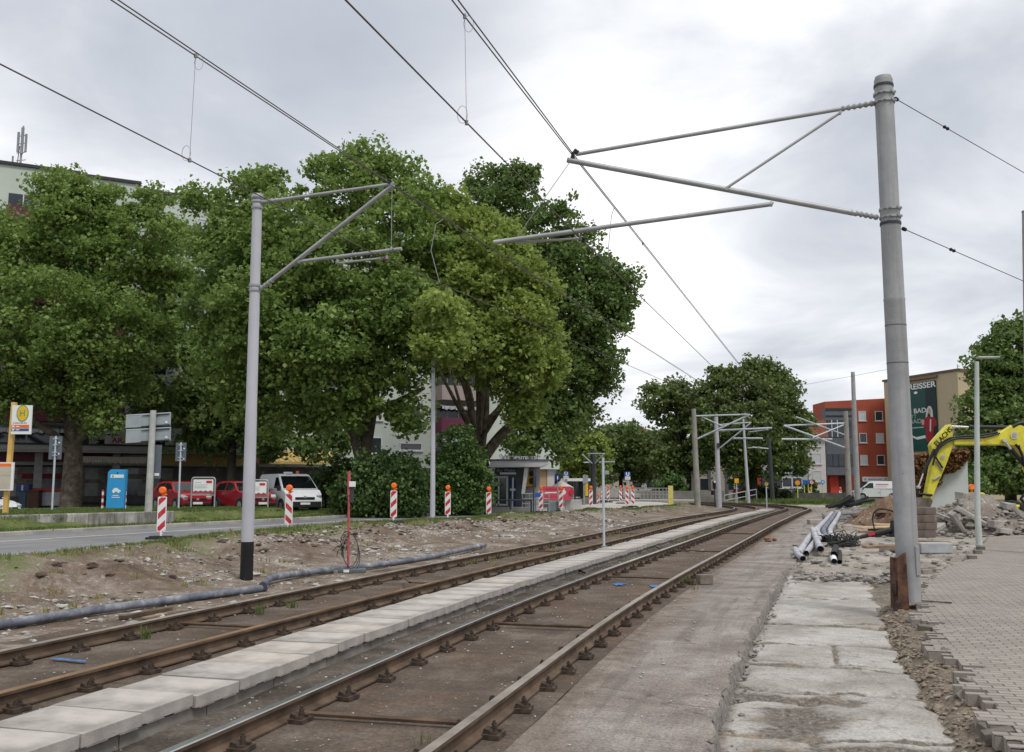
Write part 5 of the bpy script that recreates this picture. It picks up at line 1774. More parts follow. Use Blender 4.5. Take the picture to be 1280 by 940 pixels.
# antenna mast on the roof
p = atd(25, 205, 69)
at_ = thing('roof_antenna', (p.x, p.y, tops[0] + .6 + .2), 0, 'mobile phone antenna mast with three upright panels on the flat roof', 'antenna')
h = atd(28, 141, 69).z - p.z
m = MB(); m.tube([(0, 0, 0), (.1, 0, h)], [.09, .06], 8)
for z_ in (.6, 1.3, 1.9, 2.6, 3.2): m.tube([(-.35, .1, z_), (.42, 0, z_ + .05)], .03, 6)
m.tube([(-.3, 0, 0), (-.1, 0, 2.4)], .04, 6); m.build('mast_pole', galv_dull, at_)
for x_, z0, z1, w_ in ((-.22, 1.9, 3.45, .16), (.08, 1.75, 3.8, .2), (.36, 1.9, 3.3, .15), (-.55, .2, 1.6, .10)):
    m = MB(); m.obox((x_ + .05, -.12, (z0 + z1) / 2), (w_, .12, z1 - z0)); m.build('antenna_panel', mat('grey_antenna_panel', (.28, .29, .31), .6), at_, bevel=.02)

# clutter in front of the shops
b = onground(31, 62); t = thing('parking_meter', b, 0, 'dark blue post box on a stand before the shops, left of the tree trunk', 'post box')
m = MB(); m.box(-.22, .22, -.2, .2, 0, 1.0); m.build('stand', mat('dim_blue', (.03, .07, .12), .6), t)
t.name = 'post_box'
m = MB(); m.box(-.42, .42, -.25, .25, 1.0, 1.45); m.build('box', navy, t, bevel=.05); m = MB(); m.box(-.07, .07, -.27, -.251, 1.05, 1.4); m.build('label_strip', galv, t)
b = onground(45, 62); m = MB(); m.box(-.4, .4, -.35, .35, 0, 1.05); m.box(-.45, .45, -.4, .4, 1.05, 1.15); o = m.build('waste_bin', mat('brown_bin', (.07, .038, .025), .8), loc=b, bevel=.02); tag(o, 'square brown waste bin beside the dark blue post box', 'waste bin')
b = onground(64, 62.5); t = thing('freezer_chest', b, 0, 'pale kiosk counter with a red stripe under the shop canopy', 'kiosk counter'); t.name = 'kiosk_counter'
m = MB(); m.box(-1.1, 1.1, -.4, .4, .15, 1.05); m.build('counter', mat('pale_counter', (.30, .30, .31), .6), t, bevel=.05); m = MB(); m.box(-1.0, 1.0, -.45, .45, 1.06, 1.30); m.build('stripe_band', mat('dark_red_strip', (0, 0, 0)), t)
m = MB(); m.box(-.95, .95, -.3, .3, 0, .149); m.build('plinth', black, t)

# --- pavilion with slanted columns
d0 = 57.0
b = onground(645, d0); b.z = .22
px2x = lambda px, dd=d0: atd(px, 600, dd).x - b.x
zz = lambda py, dd=d0: atd(645, py, dd).z - b.z
t = thing('pavilion', b, 0, 'grey glazed entrance pavilion with flat canopy, slanted columns and white roof lettering', 'pavilion')
m = MB(); m.prism([(px2x(615), zz(577)), (px2x(683), zz(577)), (px2x(686), zz(580)), (px2x(676), zz(584)), (px2x(611), zz(584.5))], lambda a, c, e: (a, e, c), -1.6, 6)
m.build('canopy', mat('pale_grey_canopy', (.52, .52, .52), .7, var=.06), t)
m = MB(); m.box(px2x(612), px2x(684.5), -1.65, 6.05, zz(577) + .003, zz(577) + .10); m.build('canopy_edge', greyclad, t)
for xa, xb in ((616.5, 612.5), (658, 653.5)):
    m = MB(); w_ = 1.7 * d0 / F * 1.2
    m.prism([(px2x(xb) - w_, zz(617)), (px2x(xb) + w_, zz(617)), (px2x(xa) + w_ * 1.3, zz(584.5)), (px2x(xa) - w_ * 1.3, zz(584.5))], lambda a, c, e: (a, e, c), -1.3, -.8)
    m.build('column', mat('light_grey_column', (.55, .55, .55), .8), t)
m = MB(); m.box(px2x(606), px2x(656), .9, 5.9, 0, zz(584.6)); m.build('wall', mat('charcoal_wall', (.10, .105, .115), .7), t)
m = MB(); m.box(px2x(656.2), px2x(676), 1.6, 5.9, 0, zz(584.6)); m.build('wall', mat('light_kiosk_wall', (.42, .42, .43), .8), t)
m = MB(); m.box(px2x(617), px2x(636), .80, .895, .35, zz(597)); dr = m.build('glass_door', glass('green_glass', (.015, .03, .026)), t)
m = MB()
for px in (616, 622.8, 633.5): m.box(px2x(px) - .03, px2x(px + 1.3), .74, .795, .35, zz(596))
m.box(px2x(616), px2x(635), .73, .80, zz(597) - .02, zz(596) + .06); m.box(px2x(616), px2x(635), .73, .80, .30, .40); m.build('door_frame', framew, dr)
m = MB(); m.box(px2x(637.5), px2x(645), .80, .895, .1, zz(600)); m.build('poster_panel', navy, t)
m = MB(); m.box(px2x(625), px2x(645), -.2, -.1, zz(590.2), zz(586)); sg = m.build('name_sign', navy, t)
text('Zur Wache', sg, (px2x(632.5), -.21, zz(588)), .20, mat('pale_letters', (.55, .58, .62), .6), sx=1.15)
m = MB(); m.box(px2x(625), px2x(645), -.22, -.1, zz(593), zz(590.5)); m.build('light_strip', white, t)
m = MB(); m.prism([(px2x(657.5), zz(608)), (px2x(666), zz(608)), (px2x(666), zz(589)), (px2x(659.5), zz(589))], lambda a, c, e: (a, e, c), .6, 1.55)
yb = m.build('poster_panel', mat('orange_yellow_poster', (.62, .30, .02), .6), t)
m = MB(); m.disc_y(px2x(664.5), zz(592), .13, .52, .595, 18, .17); m.disc_y(px2x(664.5), zz(601), .13, .52, .595, 18, .20); m.build('black_discs', black, yb)
m = MB(); m.box(px2x(667), px2x(670.5), .8, 1.58, zz(609), zz(588)); m.build('glass_strip', glass(), t)
m = MB(); m.box(px2x(610), px2x(664), -2.5, .88, 0, .12); m.box(px2x(612), px2x(662), -1.9, .88, .123, .24); m.build('steps', mat('grey_step_stone', (.27, .265, .26), .9), t)
for w_, px in (('Sahm', 633.5), ('Wurtsmann', 648.5), ('und', 665.5), ('Eck', 676)):
    text(w_, t, (px2x(px), -1.45, zz(572.7)), .46, mat('white_letters', (.72, .73, .77), .5), sx=.92, ext=.02, bold=.008)
m = MB()
for px in (622, 629, 645.5, 661, 677): m.tube([(px2x(px), -1.4, zz(577)), (px2x(px), -1.4, zz(574.6))], .05, 6)
m.build('letter_supports', darkgrey, t)
# railings in front of the pavilion
def railing(p0, p1, h, n_, label, r=.03, bars=2, m_=None, cat='railing', infill=False):
    t = thing('railing', p0, math.atan2(p1.y - p0.y, p1.x - p0.x), label, cat, 'railings')
    Lr = math.hypot(p1.x - p0.x, p1.y - p0.y); dz = p1.z - p0.z
    m = MB()
    for i in range(bars): z_ = h * (1 - i * (.8 / max(1, bars))); m.tube([(0, 0, z_), (Lr, 0, z_ + dz)], r, 6)
    m.build('rail', m_ or galv, t)
    for i in range(n_ + 1):
        x_ = Lr * i / n_; m = MB(); m.tube([(x_, 0, dz * i / n_ - .05), (x_, 0, h + dz * i / n_)], r * 1.1, 6); m.build('post', m_ or galv, t)
    if infill:
        m = MB()
        for i in range(int(Lr / .3)): x_ = i * .3 + .15; m.tube([(x_, 0, dz * x_ / Lr + .15), (x_, 0, h + dz * x_ / Lr - .02)], r * .45, 4)
        m.build('infill_bars', m_ or galv, t)
    return t


railing(onground(612, 53), onground(664, 53), .72, 2, 'dark low railing before the pavilion steps', .05, 1, darkgrey)
railing(onground(653, 54.5), onground(686, 54.5), 1.05, 4, 'grey tubular railing left of the pink banner', .03, 3)
# info post and small signs there
for px, dd, z1, lab in ((667, 53.5, 595, 'thin dark post with a small blue arrow sign by the pavilion corner'),):
    b = onground(px, dd); h = atd(px, z1, dd).z - b.z
    t = thing('sign_post', b, 0, lab, 'sign post'); m = MB(); m.tube([(0, 0, 0), (0, 0, h)], .035, 8); m.build('post', darkgrey, t)
    z_ = atd(px, 619, dd).z - b.z; m = MB(); m.py([(.06, z_ - .12), (.32, z_ - .12), (.42, z_), (.32, z_ + .12), (.06, z_ + .12)], -.04, -.02); m.build('sign_plate', blue, t)
b = onground(640, 55.5); h = atd(640, 597, 55.5).z - b.z
t = thing('totem_sign', b, 0, 'slim grey standing ashtray post before the glass door', 'post'); m = MB(); m.tube([(0, 0, .05), (.05, 0, h)], .05, 8); m.box(-.12, .2, -.06, .06, h * .62, h * .68); m.build('post', galv, t); m = MB(); m.lathe([(.0, 0), (.28, 0), (.28, .08), (.05, .14)], 16); m.build('foot', darkgrey, t)
t.name = 'stand_post'
b = onground(697, 57); h = atd(697, 592.5, 57).z - b.z
t = thing('information_sign', b, 0, 'dark blue square sign on a thin pole above the pink banner', 'sign'); m = MB(); m.tube([(0, 0, 0), (0, 0, h)], .03, 8); m.build('post', galv, t)
m = MB(); m.box(-.16, .16, -.05, -.03, h - .42, h); o = m.build('sign_plate', navy, t); m = MB(); m.box(-.03, .03, -.056, -.051, h - .32, h - .12); m.build('symbol', white, o)

# pink banner stand with white tent
d0 = 60.0; b = onground(694, d0); X = lambda px: atd(px, 600, d0).x - b.x; Z = lambda py: atd(694, py, d0).z - b.z
t = thing('banner', b, 0, 'bright pink banner with white stripe hung along the stand before the tent', 'banner')
pinkb = mat('pink_red_banner', (.58, .075, .115), .6, var=.08)
m = MB(); m.box(X(674.5), X(714), -.03, .03, Z(625), Z(608)); bn = m.build('cloth', pinkb, t)
m = MB(); m.box(X(681), X(696), -.04, -.031, Z(616.5), Z(615)); m.build('stripe', white, bn)
m = MB(); m.disc_y(X(705), Z(615), .12, -.04, -.031, 12); m.box(X(705) - .03, X(705) + .03, -.04, -.031, Z(613), Z(610.5)); m.disc_y(X(704), Z(617), .16, -.046, -.041, 3); m.build('logo', white, bn)
m = MB()
for i in range(7): m.box(X(682) + i * .1, X(682) + i * .1 + .07, -.04, -.031, Z(612.5), Z(610.5))
for i in range(12): m.box(X(682) + i * .1, X(682) + i * .1 + .06, -.04, -.031, Z(621.5), Z(620.7))
m.build('faded_lettering', mat('dark_pink_print', (.35, .05, .09), .6), bn)
m = MB()
for px in (675, 687, 700, 713): m.tube([(X(px), .06, 0), (X(px), .06, Z(608))], .03, 6)
m.build('post', galv_dull, t)
m = MB(); m.disc_y(X(714.5), Z(615), .16, -.1, .02, 14); m.build('red_ball', red, t)
b2 = onground(702, 64); X = lambda px: atd(px, 600, 64).x - b2.x; Z = lambda py: atd(702, py, 64).z - b2.z
tt = thing('party_tent', b2, 0, 'white pagoda tent with pointed top behind the pink banner', 'tent')
m = MB(); hw = X(716) - X(702); zt, ze = Z(597), Z(609)
prof = [(0, zt), (.10, zt - .18), (.35, ze + .28), (1, ze)]
n_ = len(prof)
for (k0, z0), (k1, z1) in zip(prof[:-1], prof[1:]):
    q0 = [(-hw * k0, -hw * k0, z0), (hw * k0, -hw * k0, z0), (hw * k0, hw * k0, z0), (-hw * k0, hw * k0, z0)]
    q1 = [(-hw * k1, -hw * k1, z1), (hw * k1, -hw * k1, z1), (hw * k1, hw * k1, z1), (-hw * k1, hw * k1, z1)]
    m.add(q0 + q1, [(i, 4 + i, 4 + (i + 1) % 4, (i + 1) % 4) for i in range(4)])
m.build('roof', mat('cream_tent_cloth', (.62, .59, .55), .8), tt)
m = MB()
for sx in (-1, 1):
    for sy in (-1, 1): m.tube([(sx * hw * .98, sy * hw * .98, 0), (sx * hw * .98, sy * hw * .98, ze)], .03, 6)
m.build('leg', galv, tt)
# white concrete barrier blocks
for i, (p0, p1, dd, top) in enumerate(((706, 727, 60.5, 624.5), (684, 700.5, 56.5, 626.5))):
    b = onground((p0 + p1) / 2, dd); wd = (p1 - p0) * dd / F; h = atd(p0, top, dd).z - b.z
    m = MB(); m.py([(-wd / 2, 0), (wd / 2, 0), (wd / 2 - .05, h), (-wd / 2 + .05, h)], -.3, .3)
    o = m.build('barrier_block', [mat('pale_concrete_block', (.45, .44, .42), .9, var=.15), mat('grey_cabinet', (.22, .25, .26), .7)][i], loc=b, bevel=.03)
    tag(o, ['long pale concrete barrier block right of the pink banner foot', 'grey utility box under the pink banner'][i], 'barrier' if i == 0 else 'utility box')
# --- tram stop
b = onground(722, 84); X = lambda px, dd=84: atd(px, 600, dd).x - b.x; Z = lambda py: atd(722, py, 84).z - b.z
t = thing('tram_shelter', b, 0, 'tram stop shelter with thin white roof beyond the tent', 'shelter')
m = MB(); m.box(X(704), X(741), -1, 1.4, Z(601.5), Z(598)); m.build('roof', white, t)
m = MB(); m.box(X(707), X(738), 1.2, 1.3, .3, Z(601.6)); m.build('glass_wall', glass('dim_shelter_glass', (.03, .035, .035)), t)
for px in (707, 718, 729, 738): m = MB(); m.tube([(X(px), -.6, 0), (X(px), -.6, Z(601.6))], .05, 6); m.build('post', darkgrey, t)
def usign(px, dd, py0, lab, wpx=7):
    b = onground(px, dd); Z = lambda py: atd(px, py, dd).z - b.z; w_ = wpx * dd / F / 2
    t = thing('underground_sign', b, 0, lab, 'stop sign', 'blue U signs of the tram stop')
    m = MB(); m.box(-w_ * .45, w_ * .45, -.08, .08, 0, Z(py0 + 7)); m.build('pillar', galv, t)
    m = MB(); m.box(-w_, w_, -.12, .12, Z(py0 + 5.5), Z(py0)); o = m.build('blue_box', blue, t)
    text('U', o, (0, -.125, (Z(py0) + Z(py0 + 5.5)) / 2), .42 * wpx / 7 * dd / 84, white, bold=.015)
    m = MB(); m.box(-w_ * .9, w_ * .9, -.12, .12, Z(py0 + 9.5), Z(py0 + 5.7)); o = m.build('name_box', white, t)
    m = MB(); m.box(-w_ * .7, w_ * .6, -.128, -.121, Z(py0 + 8), Z(py0 + 7.2)); m.build('name_strip', mat('pale_red_print', (.5, .25, .22), .6), o)


usign(707.5, 80, 589.5, 'blue U sign at the left end of the tram shelter')
usign(784.5, 84, 590, 'blue U sign under the tree, behind the group of three beacons')
b = onground(732, 74); Z = lambda py: atd(732, py, 74).z - b.z; X = lambda px: atd(px, 600, 74).x - b.x
t = thing('ticket_machine', b, 0, 'grey post with switch box and yellow ticket machine at the tram stop', 'ticket machine')
m = MB(); m.box(X(731.5), X(735), -.1, .3, Z(620), Z(604.5)); m.build('machine', yellow, t)
m = MB(); m.box(X(728.5), X(731.3), -.12, .1, Z(604.5), Z(593.5)); m.box(X(731.5), X(735), -.08, .1, Z(604), Z(594)); m.build('switch_box', galv, t)
m = MB(); m.box(X(729), X(731), -.05, .05, 0, Z(604.5)); m.build('post', galv_dull, t)
# platform edge + railings
p0, p1 = onground(736, 92), onground(872, 88)
t = thing('tram_platform', (0, 0, 0), 0, 'low pale tram stop platform behind the far beacons', 'platform')
m = MB(); m.pz([(p0.x, p0.y), (p1.x, p1.y), (p1.x + 1.0, p1.y + 5), (p0.x, p0.y + 6)], -.3, .34); m.build('slab', mat('pale_platform', (.38, .37, .35), .9), t)
m = MB(); m.box(atd(800, 600, 96).x, atd(905, 600, 96).x, 96, 96.4, -.2, 1.15); m.build('back_wall', mat('mossy_concrete', (.20, .19, .17), .9, var=.3, scale=.8), t)
for a, e, lab in (((737, 90.5), (800, 90.5), 'long grey railing on the tram platform behind the beacons'), ((800, 91), (838, 89.5), 'grey railing sloping down right of the stop sign')):
    q0, q1 = onground(*a), onground(*e); q0.z = q1.z = .34
    railing(q0, q1, 1.1, 8, lab, .035, 3, galv, infill=True)
q0, q1 = onground(905, 92), onground(945, 94); railing(q0, q1, 1.25, 3, 'silver two-bar railing by the pale house wall', .05, 2, galv)
# yellow board post beside the tracks
b = onground(838, 77); m = MB(); h = atd(838, 607, 77).z - b.z; w_ = 6 * 77 / F / 2
m.box(-w_, w_, -.06, .06, 0, h); o = m.build('marker_board', mat('pale_yellow_board', (.62, .52, .16), .7), loc=b); tag(o, 'upright pale yellow marker board by the far end of the dirt bank', 'marker board')
# tram signals and signs along the bend
def simple_sign(px, dd, py, shape, m_, lab, postm=galvl, wpx=6.5, extra=None, cat='road sign'):
    b = onground(px, dd); Z = lambda q: atd(px, q, dd).z - b.z; w_ = wpx * dd / F / 2
    t = thing('track_sign' if cat != 'road sign' else 'road_sign', b, 0, lab, cat, 'signs along the track bend')
    m = MB(); m.tube([(0, 0, 0), (0, 0, Z(py))], .045, 8); m.build('post', postm, t)
    m = MB()
    if shape == 'disc': m.disc_y(0, Z(py) - w_, w_, -.10, -.06, 18)
    elif shape == 'square': m.box(-w_, w_, -.10, -.06, Z(py) - 2.2 * w_, Z(py))
    else: m.py([(0, Z(py) - 2 * w_), (w_, Z(py) - w_), (0, Z(py)), (-w_, Z(py) - w_)], -.10, -.06)
    o = m.build('sign_plate', m_, t)
    if extra: extra(o, w_, Z(py))
    return t


simple_sign(920.5, 86, 598, 'square', mat('amber_sign', (.75, .36, .02), .5), 'amber square track sign near the silver railing', wpx=5.2, cat='track sign')
simple_sign(957.5, 68, 603, 'disc', yellow, 'small yellow disc on a thin post at the walkway end', wpx=4.2, cat='track sign',
            extra=lambda o, w_, z: text('0', o, (0, -.105, z - w_), .26, black))
lime = mat('lime_post_paint', (.50, .58, .12), .6)
def ex_ring(o, w_, z):
    m = MB(); m.disc_y(0, z - w_, w_ * .78, -.108, -.101, 18); m.build('inner_disc', mat('pale_pink_sign', (.60, .50, .42), .5), o)
    m = MB(); m.add([(-w_ * .7, -.112, z - w_ * 1.6), (-w_ * .5, -.112, z - w_ * 1.75), (w_ * .7, -.112, z - w_ * .4), (w_ * .5, -.112, z - w_ * .25)], [(0, 1, 2, 3)]); m.build('bar', red, o)
simple_sign(996.5, 90, 600.5, 'disc', mat('orange_sign', (.80, .28, .02), .5), 'round orange sign on a lime post, leftmost of the bend signs', lime, 6)
simple_sign(1005, 92, 600, 'square', blue, 'left of two blue square signs on the bend', lime, 4.6)
simple_sign(1010, 92.3, 600, 'square', blue, 'right of two blue square signs on the bend', lime, 4.0)
simple_sign(1014, 93, 600, 'disc', red, 'round red-rimmed sign right of the blue squares', lime, 5.6, ex_ring)
simple_sign(1028, 91, 600, 'disc', mat('sky_blue_sign', (.06, .28, .62), .5), 'round light-blue sign with white arrow, rightmost of the bend signs', lime, 5.2,
            lambda o, w_, z: MB().py([(-w_ * .5, z - w_ * 1.2), (w_ * .5, z - w_ * 1.2), (0, z - w_ * .5)], -.108, -.101).build('arrow', white, o))
for px, lab in ((1012.5, 'small far beacon before the white house'), (1050, 'small far beacon before the red entrance')):
    b = onground(px, 94); t = dup(BEAC[1], b, .0, lab); t['group'] = 'red and white traffic beacons along the road'
b = onground(893, 76)
t = thing('tram_signal', b, 0, 'black tram signal with a white lamp on a thin post beside the pale mast', 'signal')
m = MB(); m.tube([(0, 0, 0), (0, 0, 2.0)], .05, 8); m.build('post', darkgrey, t)
m = MB(); m.obox((0, 0, 1.75), (.30, .2, .6)); m.obox((-.18, 0, 1.15), (.22, .2, .35)); m.build('housing', black, t, bevel=.03)
m = MB(); m.disc_y(0, 2.0, .09, -.16, -.10, 12); m.build('lamp', white, t)

# --- background buildings
def px_block(name, x0, x1, ytop, dd, zb, depth, label, wall, roofmat=None):
    P0, P1 = atd(x0, ytop, dd), atd(x1, ytop, dd)
    t = thing(name, (P0.x, dd, zb), 0, label, 'building')
    w_ = P1.x - P0.x; h = P0.z - zb
    m = MB(); m.box(0, w_, 0, depth, -.3, h); m.build('wall', wall, t)
    if roofmat: m = MB(); m.box(-.15, w_ + .15, -.15, depth + .1, h + .003, h + .25); m.build('roof', roofmat, t)
    return t, w_, h, (lambda px: atd(px, 600, dd).x - P0.x), (lambda py: atd(x0, py, dd).z - zb)


# pale low house left of the hollow tree
t, w_, h, X, Z = px_block('house', 742, 872, 598, 128, .2, 8, 'long low pale wall building behind the tram stop tree', mat('pale_low_wall', (.50, .48, .42), .9), roofm)
for px in (796, 814, 850): window(t, X(px), .9, 1.4, 1.2)
# gabled red roof far behind
t, w_, h, X, Z = px_block('house', 775, 822, 555, 165, .3, 12, 'far pale house with an orange-red tiled roof seen between tree tops', whiteren)
m = MB(); m.prism([(-1, h + .003), (w_ + 1, h + .003), (w_ - 2, Z(536)), (2, Z(536))], lambda a, c, e: (a, e, c), -.5, 12); m.build('roof', mat('orange_red_tiles', (.36, .12, .05), .85), t)
m = MB(); m.box(w_ * .55, w_ * .7, 3, 5, Z(537), Z(532)); m.build('chimney', greyclad, t)
t, w_, h, X, Z = px_block('house', 808, 862, 578, 140, .3, 10, 'grey-blue house with brown front behind the concrete mast trees', mat('blue_grey_house', (.30, .32, .37), .9), tilem)
for px in (815, 826, 838, 852):
    for py in (592, 604): window(t, X(px), Z(py), 1.5, 1.3, None, framew, sill=False)
# beige apartment house behind the big round tree with red stair tower
t, w_, h, X, Z = px_block('apartment_house', 868, 938, 548, 116, .2, 12, 'beige house behind the big round tree', beige, roofm)
for px in (880, 912, 928):
    for py in (565, 584, 604): window(t, X(px), Z(py) - .9, 1.1, 1.5, None, beige, sill=False)
m = MB(); m.box(X(886) - .1, X(886) + .25, -.12, -.003, 0, h); m.box(X(907), X(907) + .3, -.12, -.003, 0, h); m.build('downpipe', greyclad, t)
m = MB(); m.box(X(917), X(927), -.3, -.003, Z(618), Z(611)); m.build('red_doorway', mat('dark_red_door', (.14, .02, .02), .7), t)
t, w_, h, X, Z = px_block('stair_tower', 938.5, 950, 560, 115, .2, 10, 'orange-red stair tower between the beige and the grey house', mat('orange_red_render', (.36, .07, .03), .9), None)
t, w_, h, X, Z = px_block('apartment_house', 950.5, 1009, 566, 117, .2, 12, 'grey house with white balcony bands right of the stair tower', mat('light_grey_render', (.36, .37, .40), .9), roofm)
m = MB(); m.box(X(951), X(976), -.4, -.003, 0, Z(590)); m.build('glass_front', glass(), t)
m = MB(); m.box(X(951), X(1009), -.8, -.41, Z(611), Z(609)); m.box(X(951), X(976), -.8, -.41, Z(592), Z(590)); m.build('balcony_band', framew, t)
for px in (984, 996):
    for py in (585, 603): window(t, X(px), Z(py) - .6, 1.3, 1.2)
# white house with brown roof
t, w_, h, X, Z = px_block('apartment_house', 1009.3, 1031, 547, 119.5, .3, 3.0, 'white house with brown roof between tree and brick-red house', whiteren)
for px in (1021.5,):
    for py in (558, 580, 602): window(t, X(px), Z(py), 1.15, 1.35, shut, whiteren)
m = MB(); m.prism([(-1, h + .003), (w_ + .3, h + .003), (w_ + .3, Z(524)), (1.0, Z(526))], lambda a, c, e: (a, e + (c - h) * .35, c), -.5, 2.2); m.build('roof', tilem, t)
m = MB(); m.box(X(1013), X(1017), .2, 1.2, Z(524), Z(521)); m.build('chimney', greyclad, t)
# brick red house with grey corner bays
t, w_, h, X, Z = px_block('apartment_house', 1031, 1112, 503, 123, .3, 5.0, 'brick-red four-storey house with a blue-grey bay and a white shop sign', redren)
m = MB(); m.prism([(0, h + .003), (w_, h + .003), (w_, h + .55), (0, h + .003 + .1)], lambda a, c, e: (a, e, c), 0, 5.0); m.build('parapet', redren, t)
m = MB(); m.box(X(1030), X(1063), -1.4, -.003, Z(594), Z(512)); bay = m.build('grey_bay', greyclad, t)
for py0, py1 in ((545, 525), (581, 567)):
    m = MB(); m.box(X(1031), X(1062), -1.46, -1.403, Z(py0 + 2), Z(py1 + 1)); m.build('glass_band', glass(), bay)
    m = MB()
    for px in (1037, 1044, 1053): m.box(X(px), X(px) + .1, -1.5, -1.462, Z(py0 + 2), Z(py1 + 1))
    m.build('mullions', framew if py0 == 545 else darkgrey, bay)
m = MB(); m.box(X(1030), X(1063.3), -1.5, -1.403, Z(513.5), Z(512) + .1); m.box(X(1030), X(1063.3), -1.5, -1.403, Z(521), Z(520)); m.build('roof_trim', darkgrey, bay)
m = MB(); m.box(X(1047), X(1062), -.1, -.003, 0, Z(595)); m.build('entrance_recess', mat('dark_red_recess', (.12, .05, .045), .8), t)
m = MB(); m.box(X(1036), X(1046), -.6, -.003, 0, Z(594.5)); m.build('entrance_wall', mat('vermilion_wall', (.50, .06, .035), .8), t)
for px in (1081, 1102):
    for py in (526, 553.5, 581): window(t, X(px), Z(py) - .0, .95 if px < 1090 else 1.0, 1.25, shut if (px, py) != (1081, 553.5) and R.random() < .6 else None, framew)
m = MB(); m.box(X(1077), X(1109), -.35, -.003, Z(602), Z(596)); sg = m.build('shop_sign', white, t)
m = MB(); m.box(X(1084), X(1101), -.36, -.351, Z(599.8), Z(598.3)); m.box(X(1079), X(1081.5), -.36, -.351, Z(600), Z(598)); m.box(X(1104.5), X(1107), -.36, -.351, Z(600), Z(597.7)); m.build('sign_print', mat('blue_grey_print', (.35, .40, .50), .6), sg)
m = MB(); m.box(X(1075), X(1111), -.06, -.003, 0, Z(603)); m.build('shop_front', darkclad, t)
m = MB()
for px in (1093, 1098.5, 1105): m.box(X(px), X(px) + .2, -.12, -.063, .2, Z(603.5))
m.build('window_posts', framew, t)
# ochre house with green hoarding
A = (47.4, 121.0); B = (51.2, 109.0)
zt = onwall(1199, 463, A, B).z
t, L = facade('apartment_house', A, B, 'ochre flat-roofed house carrying the tall dark green advertising hoarding', .3)
m = MB(); m.box(0, L, 0, 14, -.3, zt - .3); m.build('wall', ochrer, t)
m = MB(); m.box(-.15, L + .15, -.15, 14.1, zt - .297, zt - .05); m.build('roof', mat('brown_roof_edge', (.16, .10, .07), .8), t)
wq = lambda px, py: (lambda p: (math.hypot(p.x - A[0], p.y - A[1]), p.z - .3))(onwall(px, py, A, B))
(xa, za), (xb, zb_) = wq(1122, 480), wq(1170, 475.5)
zlo = wq(1146, 564)[1]
hd = thing('advertising_hoarding', (0, 0, 0), 0, 'tall dark green advertising hoarding with a woman in red on the ochre house', 'hoarding')
hd.location = t.location; hd.rotation_euler = t.rotation_euler
gm = mat('deep_green_poster', (.012, .075, .060), .5, var=.15, scale=.15)
m = MB(); m.box(xa, xb, -.16, -.01, zlo, zb_); o = m.build('poster', gm, hd)
m = MB(); m.box(xb - (xb - xa) * .26, xb, -.168, -.1605, zlo, zb_); m.build('dark_band', mat('near_black_green', (.010, .024, .024), .5), o)
m = MB(); m.box(xa - .1, xb + .35, -.35, -.005, zb_ + .35, zb_ + .62); m.build('lighting_rail', mat('brown_rail', (.20, .15, .10), .7), hd)
tw = white
(tx, tz) = wq(1153.5, 482.5); text('REISSER', o, (tx, -.175, tz), .95, tw, bold=.02, sx=1.45)
(tx, tz) = wq(1147, 514); text('N BAD', o, (tx, -.175, tz), .82, tw, bold=.006, sx=1.35)
(tx, tz) = wq(1143.5, 521); text('TT', o, (tx, -.175, tz), .62, mat('pale_green_print', (.42, .50, .47), .6), sx=1.35)
(tx, tz) = wq(1146, 527); text('BAD', o, (tx, -.175, tz), .76, mat('pale_green_print', (0, 0, 0)), sx=1.4)
m = MB(); (tx, tz) = wq(1149, 534.5); m.box(tx - 1.1, tx + 1.0, -.172, -.169, tz - .06, tz + .06); m.build('small_print', mat('pale_green_print', (0, 0, 0)), o)
m = MB(); (tx, tz) = wq(1146, 491); m.disc_y(tx, tz, .32, -.176, -.169, 14, .16); m.build('dot', white, o)
# woman on the poster: flat printed shapes
def q_(px, py): return wq(px, py)
def shape(nm, pts, m_, y): MB().py([q_(*p) for p in pts], y - .004, y).build(nm, m_, o)
shape('printed_hair', [(1159.5, 512), (1162, 507.5), (1165, 508), (1167, 512), (1168.5, 527), (1166, 528), (1164, 516), (1161, 516), (1160.5, 528), (1158, 527)], mat('print_pale_hair', (.62, .58, .52), .6), -.172)
shape('printed_dress', [(1152, 529), (1155, 525), (1160, 521), (1167, 521), (1172, 525), (1172.5, 532), (1169, 533), (1168, 552), (1160, 552), (1158.5, 533), (1154, 532)], mat('print_red_dress', (.33, .02, .035), .6), -.178)
shape('printed_face', [(1161, 512), (1163, 510.5), (1165, 511.5), (1165, 516), (1163.5, 518), (1161.5, 516)], mat('print_skin', (.50, .33, .26), .6), -.184)
shape('printed_hand', [(1153, 526), (1155, 523.5), (1157, 526), (1156.5, 531), (1154, 531)], mat('print_skin', (0, 0, 0)), -.184)
shape('printed_tie', [(1164, 524), (1165.5, 524), (1165.5, 538), (1164.5, 540), (1163.6, 538)], mat('print_pale_hair', (0, 0, 0)), -.184)
shape('printed_tub', [(1141, 544), (1147, 546.5), (1158, 544), (1159, 547.5), (1148, 549.5), (1142, 547)], white, -.172)
# right-hand side windows of the ochre house, facing the tracks
m = MB(); m.box(L + .003, L + .15, 6.0, 7.5, 6, zt - 1.2); m.build('corner_window', glass(), t)
m = MB(); m.tube([(L * .75, 3, zt - .1), (L * .75, 3, zt + .9)], .06, 6); m.build('vent_pipe', galv_dull, t)

a, e = atd(992, 600, 91.5), atd(1059, 600, 90.5)
m = MB(); m.prism([(a.x, a.y), (e.x, e.y), (e.x + .1, e.y + .5), (a.x, a.y + .5)], lambda u, v, q: (u, v, q), -.2, 1.0)
o = m.build('low_wall', mat('mossy_dark_wall', (.10, .095, .085), .9, var=.4, scale=1.0)); tag(o, 'low dark mossy wall on the grass behind the bend signs', 'wall')
